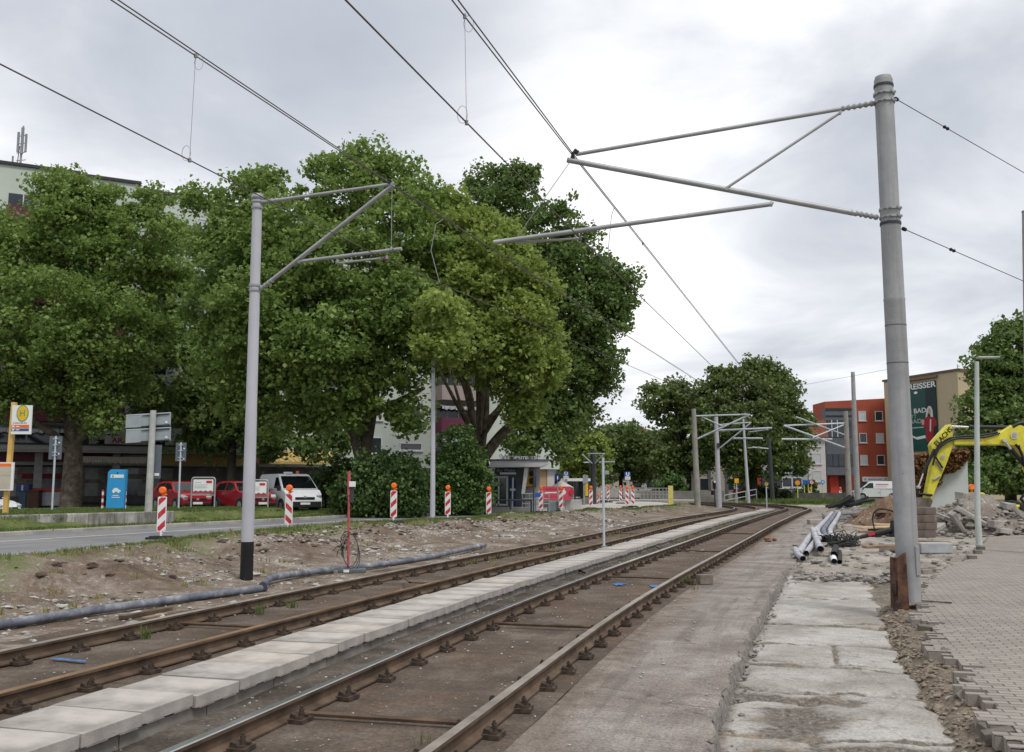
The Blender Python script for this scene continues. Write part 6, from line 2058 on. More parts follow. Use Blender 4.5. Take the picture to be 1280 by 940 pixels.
# ------------------------------------------------------------------ trees and shrubs
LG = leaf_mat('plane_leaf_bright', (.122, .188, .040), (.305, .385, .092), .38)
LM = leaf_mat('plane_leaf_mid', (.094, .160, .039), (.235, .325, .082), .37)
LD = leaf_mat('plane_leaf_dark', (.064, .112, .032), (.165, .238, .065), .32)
LB = leaf_mat('bush_leaf_dark', (.040, .078, .022), (.095, .155, .04), .2)
LI = leaf_mat('ivy_leaf', (.045, .10, .028), (.12, .20, .05), .2)
LC = leaf_mat('far_tree_leaf', (.065, .105, .032), (.160, .215, .062), .28)
n = N('plane_bark'); o_ = n.coord('Object'); a_ = n.noise(o_, 2.2, 6, .65); v_ = n.voro(o_, 3.5)
c = n.ramp(a_, [(.35, (.085, .070, .050)), (.55, (.155, .130, .095)), (.7, (.27, .245, .19))]); c = n.mix(n.ramp(v_, [(.2, .45), (.5, 0.0)]), c, (.06, .05, .036))
n.bump(a_, .7, .04); BARK = n.done(c, .9, 0, .15)
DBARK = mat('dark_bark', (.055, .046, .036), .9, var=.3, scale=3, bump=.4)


def tree(label, base, trunk, blobs, nleaf, size, lm, clump=1.0, bark=BARK, inner=.4, name='plane_tree', d=None, group='large trees along the street', per=58):
    """trunk: list of (pts[(px,py,d)], r0, r1); blobs: (px,py,r_px,d[,squash])"""
    t = thing(name, base, 0, label, 'tree', group)
    m = MB()
    for pts, r0, r1 in trunk:
        limb(m, [(base if p == 'base' else atd(*p)) - base if not isinstance(p, Vector) else p - base for p in pts], r0, r1, 10)
    m.build('trunk', bark, t, smooth=60)
    bl = []
    for q in blobs:
        px, py, rp, dd = q[:4]; sq = q[4] if len(q) > 4 else .9
        c = atd(px, py, dd); r = rp * .86 * dd / F
        bl.append((c, (r, r * 1.0, r * sq)))
    P = blob_pts(bl, nleaf, clump, inner, per)
    P = P[P[:, 2] > 1.2]
    leaves('crown', P, size, lm, t, origin=base)
    # secondary branches reaching to the blobs
    if bark:
        m = MB(); src = Vector(atd(*trunk[0][0][-1])) if not isinstance(trunk[0][0][-1], Vector) else trunk[0][0][-1]
        for c, r in bl[:10]:
            a = src - base; b_ = c - base
            mid = a.lerp(b_, .5) + Vector((R.uniform(-.6, .6), R.uniform(-.6, .6), R.uniform(.1, .9)))
            limb(m, [a, mid, b_], .17, .04, 6)
        m.build('branches', bark, t, smooth=60)
    return t


def B0(px, d): return onground(px, d)


# A: left plane tree
b = B0(90, 60)
tree('broad leafy tree at the far left, straight bare trunk in front of the shops', b,
     [(['base', (91, 585, 60), (92, 556, 60), (88, 520, 60)], .72, .42), ([(90, 560, 60), (70, 545, 59), (40, 525, 58), (10, 500, 57)], .32, .12), ([(93, 556, 60), (125, 515, 59.5), (150, 470, 59), (170, 430, 59)], .36, .12), ([(88, 530, 60), (80, 470, 60), (100, 400, 60)], .36, .1)],
     [(85, 290, 62, 60), (20, 330, 62, 59), (150, 330, 58, 60), (120, 258, 46, 61), (185, 290, 44, 60), (-30, 300, 60, 60), (60, 400, 74, 57), (150, 410, 62, 58), (0, 430, 60, 58), (205, 350, 34, 60), (100, 470, 56, 58), (30, 490, 48, 58), (165, 470, 40, 59), (70, 235, 34, 61), (185, 255, 26, 61), (130, 520, 30, 58), (205, 420, 26, 60), (-20, 500, 40, 58)],
     72000, .205, LM, .80)
# dark tree between, its deep shade put into the dark leaf colour
b = B0(288, 66)
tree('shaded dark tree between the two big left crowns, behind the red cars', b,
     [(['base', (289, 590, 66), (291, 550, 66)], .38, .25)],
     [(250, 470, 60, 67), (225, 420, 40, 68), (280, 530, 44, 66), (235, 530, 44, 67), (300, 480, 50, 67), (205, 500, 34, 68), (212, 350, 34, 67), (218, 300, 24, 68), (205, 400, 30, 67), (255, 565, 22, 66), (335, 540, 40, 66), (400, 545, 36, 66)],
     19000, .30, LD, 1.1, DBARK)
# B: big central-left plane with forked trunk
b = B0(452, 52)
tree('tallest leafy tree left of centre, pale forked trunk above the wide bush', b,
     [(['base', (452, 590, 52), (455, 560, 52), (462, 520, 52), (468, 480, 52)], .55, .34), ([(452, 575, 52), (444, 545, 51.5), (447, 505, 51), (452, 470, 51)], .36, .16), ([(445, 548, 51.5), (425, 520, 51), (412, 490, 50)], .22, .1), ([(462, 520, 52), (500, 500, 51), (530, 485, 50)], .22, .1), ([(466, 490, 52), (455, 430, 52), (440, 360, 52)], .32, .1)],
     [(310, 260, 46, 53), (355, 300, 60, 51), (430, 240, 56, 52), (490, 225, 40, 53), (505, 290, 60, 51), (290, 320, 52, 52), (270, 380, 44, 52), (340, 380, 70, 49), (420, 330, 72, 49), (490, 380, 60, 49), (400, 430, 66, 48), (310, 450, 52, 50), (350, 500, 50, 50), (430, 490, 50, 49), (490, 460, 44, 50), (275, 440, 36, 52), (395, 520, 26, 50), (300, 505, 28, 51), (455, 195, 24, 53), (330, 225, 26, 54), (525, 245, 26, 53), (510, 520, 22, 50), (250, 250, 22, 54), (262, 305, 26, 53)],
     98000, .195, LM, .75)
# C: brighter plane right of it
b = B0(606, 56)
tree('bright yellow-green tree right of the lamp column, several dark stems from one trunk', b,
     [(['base', (605, 610, 56), (600, 580, 56), (598, 555, 56)], .72, .45), ([(600, 570, 56), (590, 535, 56), (588, 500, 56), (580, 470, 55)], .34, .16), ([(600, 560, 56), (606, 520, 56), (608, 480, 56), (612, 440, 55)], .34, .14), ([(602, 575, 56), (625, 545, 55), (648, 520, 54.5), (662, 490, 54)], .40, .16), ([(606, 530, 56), (628, 505, 56), (640, 470, 56)], .24, .1)],
     [(546, 396, 24, 44.2, 1.1), (560, 440, 22, 44.4), (534, 432, 17, 44.2, 1.2), (566, 400, 22, 46), (575, 300, 46, 53), (620, 340, 56, 52), (570, 370, 50, 51), (640, 410, 56, 51), (590, 430, 48, 50), (665, 460, 40, 51), (630, 465, 34, 51), (555, 440, 36, 51), (545, 330, 40, 52), (660, 370, 38, 52), (655, 510, 26, 52), (560, 260, 30, 54), (680, 430, 24, 52), (615, 290, 30, 53)],
     60000, .20, LG, .75)
# D: dark plane behind right
b = B0(668, 66)
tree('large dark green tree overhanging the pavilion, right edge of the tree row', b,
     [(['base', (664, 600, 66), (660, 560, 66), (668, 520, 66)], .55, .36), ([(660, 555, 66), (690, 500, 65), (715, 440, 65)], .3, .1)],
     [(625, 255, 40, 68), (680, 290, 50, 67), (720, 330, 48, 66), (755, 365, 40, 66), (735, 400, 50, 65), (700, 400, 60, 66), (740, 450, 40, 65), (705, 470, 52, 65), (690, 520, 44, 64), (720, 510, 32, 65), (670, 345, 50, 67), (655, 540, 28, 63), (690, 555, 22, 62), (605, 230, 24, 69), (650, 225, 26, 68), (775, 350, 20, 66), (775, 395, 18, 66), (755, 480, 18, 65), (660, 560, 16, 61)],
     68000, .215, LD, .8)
# green light tree at building end
b = B0(728, 100)
tree('pale green round tree behind the end of the apartment block', b, [(['base', (727, 600, 100)], .25, .15)],
     [(722, 570, 26, 100), (740, 555, 16, 100), (715, 545, 20, 101), (735, 585, 18, 100), (748, 575, 14, 100)], 9000, .34, LG, 1.2, DBARK, name='street_tree', group='trees around the tram stop')
b = B0(712, 112)
tree('low green tree filling the gap behind tent and shelter', b, [(['base', (712, 602, 112)], .2, .1)],
     [(700, 590, 16, 112), (716, 594, 14, 111), (690, 592, 12, 112), (732, 592, 14, 112), (748, 596, 12, 112)], 9000, .3, LC, 1.0, DBARK, name='street_tree', group='trees around the tram stop')
b = B0(776, 118)
tree('dark round tree over the tram stop railing', b, [(['base', (776, 605, 118), (776, 585, 118)], .32, .2), ([(776, 598, 118), (784, 588, 118)], .2, .1)],
     [(770, 560, 26, 118), (795, 570, 24, 118), (755, 565, 20, 118), (780, 545, 18, 119), (815, 560, 20, 119), (762, 548, 16, 119), (800, 588, 16, 117), (756, 585, 16, 117), (830, 555, 16, 120), (740, 560, 12, 120)], 16000, .40, LC, 1.5, DBARK, name='street_tree', group='trees around the tram stop')
b = B0(860, 108)
tree('hollow loose-crowned tree left of the big round one, sky showing through', b, [(['base', (861, 590, 108), (858, 560, 108), (850, 520, 108)], .36, .15), ([(858, 560, 108), (838, 520, 108), (825, 500, 108)], .16, .06)],
     [(830, 500, 20, 108), (848, 495, 22, 109), (815, 512, 12, 108), (862, 530, 30, 108), (838, 540, 22, 108), (825, 575, 14, 107), (855, 575, 24, 107), (878, 560, 22, 107), (815, 490, 12, 109), (870, 500, 22, 109), (842, 590, 14, 107)], 13000, .34, LC, 1.1, DBARK, name='street_tree', group='trees around the tram stop', inner=.55)
b = B0(940, 104)
tree('big round tree with dense crown in the middle distance, over the far masts', b, [(['base', (941, 600, 104), (940, 570, 104), (938, 530, 104)], .62, .35), ([(940, 575, 104), (965, 545, 104), (985, 520, 104)], .3, .1)],
     [(930, 485, 36, 105), (965, 500, 36, 104), (895, 495, 28, 105), (985, 530, 30, 103), (940, 540, 44, 102), (900, 540, 34, 103), (1000, 560, 20, 103), (960, 565, 36, 102), (880, 520, 24, 105), (915, 570, 26, 102), (985, 575, 24, 102), (975, 480, 24, 106), (945, 462, 20, 106), (905, 470, 18, 106), (1003, 530, 14, 104), (880, 575, 14, 103), (1000, 585, 10, 102), (920, 598, 10, 102)], 44000, .29, LC, 1.0, DBARK, name='street_tree', group='trees around the tram stop')
b = B0(1262, 62)
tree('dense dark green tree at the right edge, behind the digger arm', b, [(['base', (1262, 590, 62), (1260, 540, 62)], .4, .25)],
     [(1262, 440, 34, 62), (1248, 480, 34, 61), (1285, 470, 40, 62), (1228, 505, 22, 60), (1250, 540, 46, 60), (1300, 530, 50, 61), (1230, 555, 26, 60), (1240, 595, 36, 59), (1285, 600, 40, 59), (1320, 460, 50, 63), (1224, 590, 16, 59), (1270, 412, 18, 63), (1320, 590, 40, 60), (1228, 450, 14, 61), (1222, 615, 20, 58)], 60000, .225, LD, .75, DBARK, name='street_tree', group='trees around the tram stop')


def bush(name, label, px, d, blobs, nleaf, size, lm, clump=.5, inner=.55, cat='bush', group=None, floor=None):
    b = onground(px, d)
    t = thing(name, b, 0, label, cat, group)
    bl = []
    for q in blobs:
        c = atd(q[0], q[1], d + (q[4] if len(q) > 4 else 0)); r = q[2] * d / F; rz_ = q[3] * d / F
        bl.append((c, (r, r * .9, rz_)))
    P = blob_pts(bl, nleaf, clump, inner, 40)
    P = P[P[:, 2] > b.z + .02]
    leaves('foliage', P, size, lm, t, origin=b)
    m = MB()
    for c, r in bl: limb(m, [Vector((0, 0, 0)), (c - b) * .5 + Vector((0, 0, .1)), (c - b)], .06, .015, 6)
    m.build('stems', DBARK, t)
    return t


bush('wide_bush', 'wide dark bush on the verge under the pale forked trunk', 485, 47, [(450, 615, 30, 26), (490, 612, 36, 32, -.5), (515, 622, 18, 20), (475, 590, 26, 22, .5), (435, 620, 16, 20), (500, 590, 22, 18, .6), (460, 635, 24, 12, -.8), (505, 632, 20, 14, -.8)], 17000, .14, LB, .5)
bush('ivy_bush', 'tall cone of ivy-covered shrub right of the lamp column', 575, 50, [(572, 560, 20, 26), (570, 600, 34, 32, -.3), (590, 615, 24, 26), (560, 620, 30, 24, -.5), (583, 580, 22, 26), (595, 632, 16, 14, -.5), (550, 600, 14, 30, .5)], 20000, .13, LI, .42)
bush('hedge', 'shaded hedge behind the white van', 415, 56, [(405, 612, 18, 26), (425, 605, 20, 30), (445, 610, 18, 28), (385, 620, 14, 18)], 7000, .16, LB, .6)
bush('round_bush', 'dark clipped bush between the bend signs and the white house', 1013, 100, [(1013, 611, 7, 9), (1006, 618, 5, 5)], 2200, .18, LB, .35)
bush('hedge', 'dark hedge at the foot of the grey house on the bend', 975, 106, [(950, 618, 12, 8), (965, 617, 10, 9), (985, 619, 12, 7), (1000, 620, 8, 6), (935, 619, 9, 8)], 5000, .20, LB, .5)
bush('green_bush', 'bright low bush beside the hollow tree by the platform wall', 838, 98, [(830, 610, 10, 9), (845, 608, 10, 10), (836, 600, 8, 8)], 3000, .2, LI, .5)
# tall grass tufts by the bend
def tufts(name, label, spots, hgt, n_, m_, kind=None, cat='grass', spread=.12, w_=.012):
    V_ = []; F_ = []
    for (x, y, z) in spots:
        for _ in range(n_):
            a = R.uniform(0, 6.28); r = abs(R.gauss(0, spread)); h = hgt * R.uniform(.5, 1.15); l = R.uniform(.1, .5) * h; ww = w_ * R.uniform(.7, 1.3)
            bx, by = x + r * math.cos(a), y + r * math.sin(a); a2 = R.uniform(0, 6.28); px_, py_ = math.cos(a2) * ww, math.sin(a2) * ww; dx, dy = math.cos(a) * l, math.sin(a) * l
            k = len(V_)
            V_ += [(bx - px_, by - py_, z - .02), (bx + px_, by + py_, z - .02), (bx + dx * .4 + px_ * .7, by + dy * .4 + py_ * .7, z + h * .6), (bx + dx * .4 - px_ * .7, by + dy * .4 - py_ * .7, z + h * .6), (bx + dx, by + dy, z + h)]
            F_ += [(k, k + 1, k + 2, k + 3), (k + 3, k + 2, k + 4)]
    me = bpy.data.meshes.new(name); me.from_pydata(V_, [], F_); me.materials.append(m_); me.update()
    o = bpy.data.objects.new(name, me); COL.objects.link(o)
    return tag(o, label, cat, None, kind)


GR = leaf_mat('grass_blade', (.055, .092, .022), (.135, .185, .05), .3)
GRD = leaf_mat('dry_grass_blade', (.14, .14, .045), (.30, .27, .11), .3)
sp = []
for _ in range(9000):
    y = R.uniform(16, 62) if R.random() < .9 else R.uniform(60, 75)
    xe_, xt_ = float(lin(NEAR[:17], y)), float(np.interp(y, T1.p[:400, 1], T1.p[:400, 0]))
    v = abs(R.gauss(.10, .10)); x = xe_ + (xt_ - xe_) * v
    g_ = float(np.interp(v, [0, .05, .10, .22, .32, .40, .5], [.6, .6, .6, .5, .4, .25, 0])) * float(np.interp(y, [0, 20, 30, 45, 70], [.7, .8, 1, 1.3, 1.3])) + .45 * float(fbm(x * .35, y * .35, 3, 40)) 
    if g_ > R.uniform(.30, .6): sp.append((x, y, float(bank_z(np.array(x), np.array(y)))))
tufts('verge_grass', 'short grass and weeds on the crest of the dirt bank', sp[:3200], .12, 9, GR, 'stuff', spread=.16)
tufts('verge_grass', 'dry short grass on the crest of the dirt bank', sp[3200:4800], .10, 8, GRD, 'stuff', spread=.16)
sp = []
for _ in range(4200):
    y = R.uniform(26, 50); k = R.uniform(.3, 9); x = float(lin(KERB[:10], y)) - k / .9
    sp.append((x, y, terr_z(x, y)))
tufts('lawn_grass', 'mown grass behind the low wall and kerb', sp, .08, 7, GR, 'stuff', spread=.22, w_=.018)
sp = [];
for _ in range(380):
    px = R.uniform(985, 1085) if R.random() < .8 else R.uniform(925, 985); d = R.uniform(84, 92); p = atd(px, 600, d); sp.append((p.x, p.y, terr_z(p.x, p.y)))
tufts('tall_grass', 'tall weedy grass at the foot of the bend signs', sp, .45, 12, GR, 'stuff', spread=.3, w_=.03)
weeds = [(183, 787, 'weed tuft against the left rail near the blue paint mark'), (325, 757, 'small weed tuft against the left rail, right of the first'), (365, 749, 'spiky weed tuft between the left rails below the mast'), (738, 708, 'weed tuft beside the walkway footing, near the cable end'), (858, 727, 'weed tuft at the right rail next to the concrete block'), (868, 734, 'tiny weed beside the concrete block at the right rail'), (722, 677, 'weed patch inside the left track beyond the marker post'), (528, 925, 'tiny seedling growing beside the nearest right rail')]
for px, py, lab in weeds:
    p = at(px, py + (9 if px < 400 else 2), .02); o = tufts('weed_tuft', lab, [(0, 0, 0)], .15 if 'tiny' not in lab else .07, 26 if 'tiny' not in lab else 8, GR, None, 'weed', .05, .006); o.location = p; o['group'] = 'weeds along the rails'
sp = []
for _ in range(130):
    s = R.uniform(22, 60); w__ = R.choice([(T2, -.95), (T1, .2), (T1, -.55), (T2, -1.2)]); x, y = w__[0].xy(s, w__[1] + R.gauss(0, .08)); sp.append((float(x), float(y), .02))
tufts('track_weeds', 'scattered thin weeds between the distant rails', sp, .10, 8, GRD, 'stuff', spread=.12)

sp = []
for _ in range(120):
    y = R.uniform(12, 50); xe_, xt_ = float(lin(NEAR[:17], y)), float(np.interp(y, T1.p[:400, 1], T1.p[:400, 0])) - 1.0
    v = R.uniform(.15, .72); x = xe_ + (xt_ - xe_) * v
    if float(fbm(x * .35, y * .35, 3, 40)) > -.05: sp.append((x, y, float(bank_z(np.array(x), np.array(y)))))
tufts('bank_weeds', 'scattered weeds growing in the rubble of the dirt bank', sp, .10, 14, GRD, 'stuff', spread=.12)
# ------------------------------------------------------------------ conduit pipe along the left track
greyp = N('dusty_grey_conduit'); o_ = greyp.coord('Object'); a_ = greyp.noise(o_, 3.0, 6, .7, .3)
c = greyp.ramp(a_, [(.42, (.095, .105, .135)), (.57, (.19, .20, .23)), (.72, (.40, .40, .42))]); GREYP = greyp.done(c, .6, 0, .3)
dustp = N('dusty_pale_pipe'); o_ = dustp.coord('Object'); a_ = dustp.noise(o_, 5.0, 6, .7, .3)
c = dustp.ramp(a_, [(.38, (.20, .20, .22)), (.52, (.42, .42, .46)), (.66, (.60, .60, .63))]); DUSTP = dustp.done(c, .6, 0, .3)
pipeblk = mat('pipe_bore_shade', (.008, .008, .009), .6)


def gp(px, py, dz=0.0):
    p = hit(px, py); return Vector((p.x, p.y, p.z + dz))


def smooth_pts(pts, k=5):
    out = []
    n_ = len(pts)
    for i in range(n_ - 1):
        p0, p1, p2, p3 = pts[max(i - 1, 0)], pts[i], pts[i + 1], pts[min(i + 2, n_ - 1)]
        for j in range(k):
            t = j / k
            out.append(.5 * ((2 * p1) + (p2 - p0) * t + (2 * p0 - 5 * p1 + 4 * p2 - p3) * t * t + (3 * p1 - p0 - 3 * p2 + p3) * t ** 3))
    out.append(pts[-1]); return out


pts = smooth_pts([gp(-140, 806, .06), gp(0, 789, .06), (gp(110, 774, .07)), gp(220, 757, .07), gp(300, 744, .06), gp(332, 739, .06)])
m = MB(); m.tube(pts, .058, 14); o = m.build('conduit_pipe', GREYP, smooth=50); tag(o, 'long dusty grey conduit from the left picture edge to the joint below the pale mast', 'conduit pipe', 'conduit pipes on the ground')
pts = smooth_pts([gp(328, 741, .09), gp(336, 732, .10), gp(352, 727, .09), gp(400, 719, .08), gp(480, 710, .08), gp(545, 699, .08), gp(606, 685, .09)])
t = thing('conduit_pipe', (0, 0, 0), 0, 'dusty grey conduit running right from the joint past the red marker pole', 'conduit pipe', 'conduit pipes on the ground')
m = MB(); m.tube(pts, .058, 14, False); m.build('tube', GREYP, t, smooth=50)
m = MB(); m.tube(pts[:2], .072, 14); m.build('sleeve', mat('dark_pipe_sleeve', (.05, .055, .07), .6), t, smooth=50)

# ------------------------------------------------------------------ heap of stones on the bank (stuff) and big stones as things
stone = mat('grey_stone', (.25, .23, .21), .9, var=.35, scale=5, bump=.4, bscale=40)
stone2 = mat('pale_stone', (.40, .385, .365), .9, var=.25, scale=5, bump=.4, bscale=40)
clod = mat('dark_soil_clod', (.085, .062, .047), .95, var=.4, scale=8, bump=.6, bscale=40)
m1, m2, m3 = MB(), MB(), MB()
for i in range(7000):
    y = R.uniform(9, 48); xe_, xt_ = float(lin(NEAR[:17], y)), float(np.interp(y, T1.p[:400, 1], T1.p[:400, 0])) - .9
    v = min(.97, max(.05, R.gauss(.56, .19))); x = xe_ + (xt_ - xe_) * v
    dn = float(fbm(x * .5, y * .5, 3, 90)); 
    if dn < R.uniform(-.3, .25): continue
    r = min(.11, .008 + R.expovariate(1 / .016)) * (1 + .010 * y)
    z = float(bank_z(np.array(x), np.array(y)))
    (m1 if R.random() < .45 else m2 if R.random() < .85 else m3).rock((x, y, z + r * .15), r, i)
for i in range(900):   # along the crest and cut face, darker clods
    y = R.uniform(15, 60) if R.random() < .3 else R.uniform(23, 40); xe_, xt_ = float(lin(NEAR[:17], y)), float(np.interp(y, T1.p[:400, 1], T1.p[:400, 0])) - .9
    v = R.gauss(.42, .06); x = xe_ + (xt_ - xe_) * v; r = min(.16, .02 + abs(R.gauss(0, .04))); z = float(bank_z(np.array(x), np.array(y)))
    (m3 if R.random() < .7 else m1).rock((x, y, z + r * .1), r, 5000 + i)
tag(m1.build('gravel', stone), 'grey stones strewn over the dirt bank', 'gravel', kind='stuff')
tag(m2.build('gravel', stone2), 'pale stones strewn over the dirt bank', 'gravel', kind='stuff')
tag(m3.build('gravel', clod), 'dark soil clods along the crest of the bank', 'gravel', kind='stuff')
m = MB(); mz = MB()
for i in range(1500):
    s = R.uniform(4, 30); o_ = R.choice([R.uniform(-.6, .6), R.uniform(-4.6, -3.2), R.uniform(-1.4, -.9), R.uniform(1.0, 2.3)]); x, y = T2.xy(s, o_); r = abs(R.gauss(0, .006)) + .003
    m.rock((float(x), float(y), .012 if o_ > -.8 or o_ < -3 else .045), r, 9000 + i)
tag(m.build('grit', stone2), 'pale grit scattered between the rails', 'gravel', kind='stuff')
m = MB()
for i in range(1500):
    s = R.uniform(4.5, 16.5); o_ = R.gauss(4.12, .14)
    if o_ < 3.75 or o_ > 4.5: continue
    x, y = T2.xy(s, o_); z = float(np.interp(o_, [3.78, 4.0, 4.1, 4.25, 4.6, 5], [-.30, -.17, -.10, -.015, .01, .01])); z += .06 * float(fbm(s * 2.5, o_ * 2.5, 5, 61)); r = abs(R.gauss(0, .016)) + .006
    m.rock((float(x), float(y), z + r * .3), r, 12000 + i)
tag(m.build('gravel', mat('brown_gravel', (.22, .18, .14), .95, var=.45, scale=20)), 'brown gravel spilling from under the torn paving edge', 'gravel', kind='stuff')

# blue paint marks
bp = mat('blue_spray_paint', (.05, .17, .40), .8, var=.45, scale=20)
def mark(poly, lab):
    P4 = [at(x, y, .02) for x, y in poly]; m = MB(); m.add([(p.x, p.y, .0245) for p in P4], [tuple(range(len(P4)))])
    tag(m.build('paint_mark', bp), lab, 'paint mark', 'blue paint marks')


mark([(66, 822.5), (86, 824), (108, 826), (107, 827.6), (85, 825.8), (65, 824)], 'thin blue paint line on the bed of the left track')
mark([(764, 729.5), (770, 729.8), (772, 728.5), (777, 729.4), (784, 729.3), (778, 730.8), (779, 732), (773, 731.6), (770, 732.6), (769, 731)], 'blue paint blot beside the left rail of the right track')
mark([(813, 731.5), (822, 731.5), (822, 733.5), (815, 734.5)], 'blue paint blot beside the right rail of the right track')
# rusty bar lying by the left rail, block and chips
def lying(name, px0, py0, px1, py1, wd, h, m_, lab, cat, z=.0):
    a, b_ = at(px0, py0, z), at(px1, py1, z); c = (a + b_) / 2; m = MB(); m.obox((0, 0, h / 2), ((b_ - a).length, wd, h)); o = m.build(name, m_, loc=(c.x, c.y, max(z, 0) + .004), bevel=.004); o.rotation_euler = (0, R.uniform(-.02, .02), math.atan2(b_.y - a.y, b_.x - a.x)); return tag(o, lab, cat)


lying('steel_bar', 152, 775, 212, 763, .10, .05, rust, 'rusty flat steel bar lying behind the left rail', 'steel bar', .0)
lying('timber_piece', 182, 775, 205, 769, .12, .03, mat('weathered_wood', (.25, .18, .12), .9, var=.3), 'short weathered board under the rusty bar', 'board')
b = at(881, 730, 0); m = MB(); m.obox((0, 0, .085), (.26, .17, .17), rz=.3); o = m.build('concrete_block', mat('brown_grey_block', (.20, .17, .14), .9, var=.3, bump=.4), loc=b, bevel=.012); tag(o, 'small brown-grey concrete block beside the right rail with weeds', 'block')
b = at(866, 731, 0); m = MB(); m.rock((0, 0, .04), .11, 77); o = m.build('stone', clod, loc=b); tag(o, 'dark stone wedged between rail and concrete block', 'stone')
b = at(961, 677, 0); m = MB(); m.rock((0, 0, .08), .17, 78, .8); m.rock((.2, .1, .06), .12, 79); o = m.build('brick_lump', mat('red_brown_lump', (.24, .13, .085), .9, var=.3), loc=b); tag(o, 'red-brown broken brick on the far asphalt strip', 'brick')
b = at(1019, 655, 0); m = MB(); m.obox((0, 0, .10), (.62, .5, .2)); o = m.build('slab_offcut', mat('dark_red_slab_edge', (.38, .33, .30), .9, var=.2), loc=b, bevel=.02); tag(o, 'square pale slab offcut beside the conduit bundle', 'slab')
b = at(955, 750, -.14); m = MB(); m.rock((0, 0, .05), .14, 80, .5); o = m.build('stone', stone, loc=b); tag(o, 'flat grey stone at the broken asphalt edge', 'stone')
# cable end at walkway
a = at(716, 706, .1); wire('cable_stub', [at(714, 704, .12), at(722, 712, .07), at(731, 716, .05)], .02, 'black cable stub sticking out of the walkway footing', 'cable', black, seg=5)
wire('cable_stub', [at(818, 682, .12), at(828, 688, .08), at(842, 692, .05)], .016, 'thin black cable stub by the far walkway footing', 'cable', black, seg=5)
wire('bent_rod', [at(505, 722, .10), at(512, 728, .16), at(517, 728, .10), at(540, 729, .04)], .016, 'bent rusty rod sticking up at the left rail', 'rod', rust, seg=5)
b = at(886, 682, .03); m = MB(); m.rock((0, 0, .02), .15, 81, .3); m.rock((.35, .1, .02), .12, 82, .3); o = m.build('sand_patch', mat('pale_pinkish_sand', (.45, .36, .29), .95), loc=at(862, 690, .0)); tag(o, 'small pinkish sand patch between walkway and rail', 'sand')

# ------------------------------------------------------------------ conduit bundle and cables right of the tracks
bund = 'grey conduits in a heap'
def conduit(pix, r, lab, m_=DUSTP, dz=.0, hollow=True):
    pts = smooth_pts([gp(x, y, r + dz + (q if isinstance(q, float) else 0)) for x, y, q in pix])
    t = thing('conduit_pipe', (0, 0, 0), 0, lab, 'conduit pipe', bund)
    m = MB(); m.tube(pts, r, 14, False); m.tube(list(reversed(pts)), r * .88, 14, False); m.build('tube', m_, t, smooth=50)
    u = (pts[0] - pts[1]).normalized(); m = MB(); m.tube([pts[0] - u * .12, pts[0] - u * .11], r * .87, 12); m.build('bore_shade', pipeblk, t)  # black disc stands in for the shade inside the open pipe
    return t


conduit([(998, 697, .0), (1013, 676, .06), (1024, 665, .12), (1034, 654, .1)], .085, 'pale conduit leading from the lower left of the heap')
conduit([(1008, 696, .0), (1018, 684, .04), (1028, 676, .06)], .075, 'short pale conduit under the crossing one')
conduit([(1026, 696, .10), (1020, 682, .14), (1016, 672, .18)], .085, 'pale conduit crossing toward the viewer, open black end')
conduit([(1004, 704, .02), (997, 698, .04), (994, 692, .04)], .07, 'bent pale conduit end lowest in the heap', dz=.0)
for i, (x0, lab) in enumerate(((1025, 'left'), (1032, 'middle'), (1039, 'right'))):
    conduit([(x0 + 1, 678, .05), (x0 - 3 + i, 669, .08), (x0 + 4, 660, .10), (x0 + 10 - i, 652, .10), (x0 + 15 - i * 2, 645,   .08)], .09, f'{lab} one of three parallel grey conduits running back', GREYP if i == 1 else DUSTP)
conduit([(1043, 707, .0), (1042, 703, .0), (1041, 700, .0)], .07, 'black-mouthed pipe stub lying on the slab edge, front one', white)
conduit([(1043, 703, .06), (1044, 697, .08), (1045, 692, .08)], .08, 'black pipe stub behind the white-rimmed one', rubber)
conduit([(1050, 706, .0), (1050, 700, .04), (1050, 695, .06)], .05, 'thin upright pipe stub right of the black-mouthed one', rubber)
m = MB()
c = gp(1054, 684)
for i in range(26):
    a = R.uniform(0, 6.28); pts = []
    for k in range(9):
        a += R.uniform(.5, .9); r = R.uniform(.12, .5); pts.append(c + Vector((r * math.cos(a) * 1.1, r * math.sin(a) * .7, abs(R.gauss(.12, .14)))))
    m.tube(smooth_pts(pts, 3), .011, 5)
o = m.build('wire_tangle', mat('dark_grey_cable', (.05, .05, .053), .6)); tag(o, 'tangled ball of dark cable wire right of the conduits', 'cable tangle')
for i, (q, lab) in enumerate(((((1030, 652), (1050, 646), (1080, 644), (1096, 640), (1088, 634)), 'dark grey cable looping over the conduits, outer'), (((1035, 656), (1060, 649), (1085, 647), (1094, 643)), 'dark grey cable looping over the conduits, inner'), (((1028, 645), (1034, 651), (1042, 653), (1058, 651)), 'dark cable lying at the far end of the conduits'))):
    pts = smooth_pts([gp(x, y, .12) for x, y in q]); m = MB(); m.tube(pts, .07 if i < 2 else .045, 8); o = m.build('cable', mat('dark_grey_cable2', (.12, .125, .135), .6)); tag(o, lab, 'cable', 'thick cables by the conduits')
m = MB()
for i in range(60):
    px, py = R.uniform(1040, 1098), R.uniform(633, 652); p = gp(px, py); a = R.uniform(0, 3.14); l = R.uniform(.3, 1.2)
    m.tube([p + Vector((-l / 2 * math.cos(a), -l / 2 * math.sin(a), .04)), p + Vector((0, 0, R.uniform(.05, .3))), p + Vector((l / 2 * math.cos(a), l / 2 * math.sin(a), .06))], .022, 5)
tag(m.build('cable_scraps', mat('grey_cable_scrap', (.22, .225, .24), .7)), 'grey cable scraps heaped behind the conduits', 'cable scraps', kind='stuff')
m = MB()
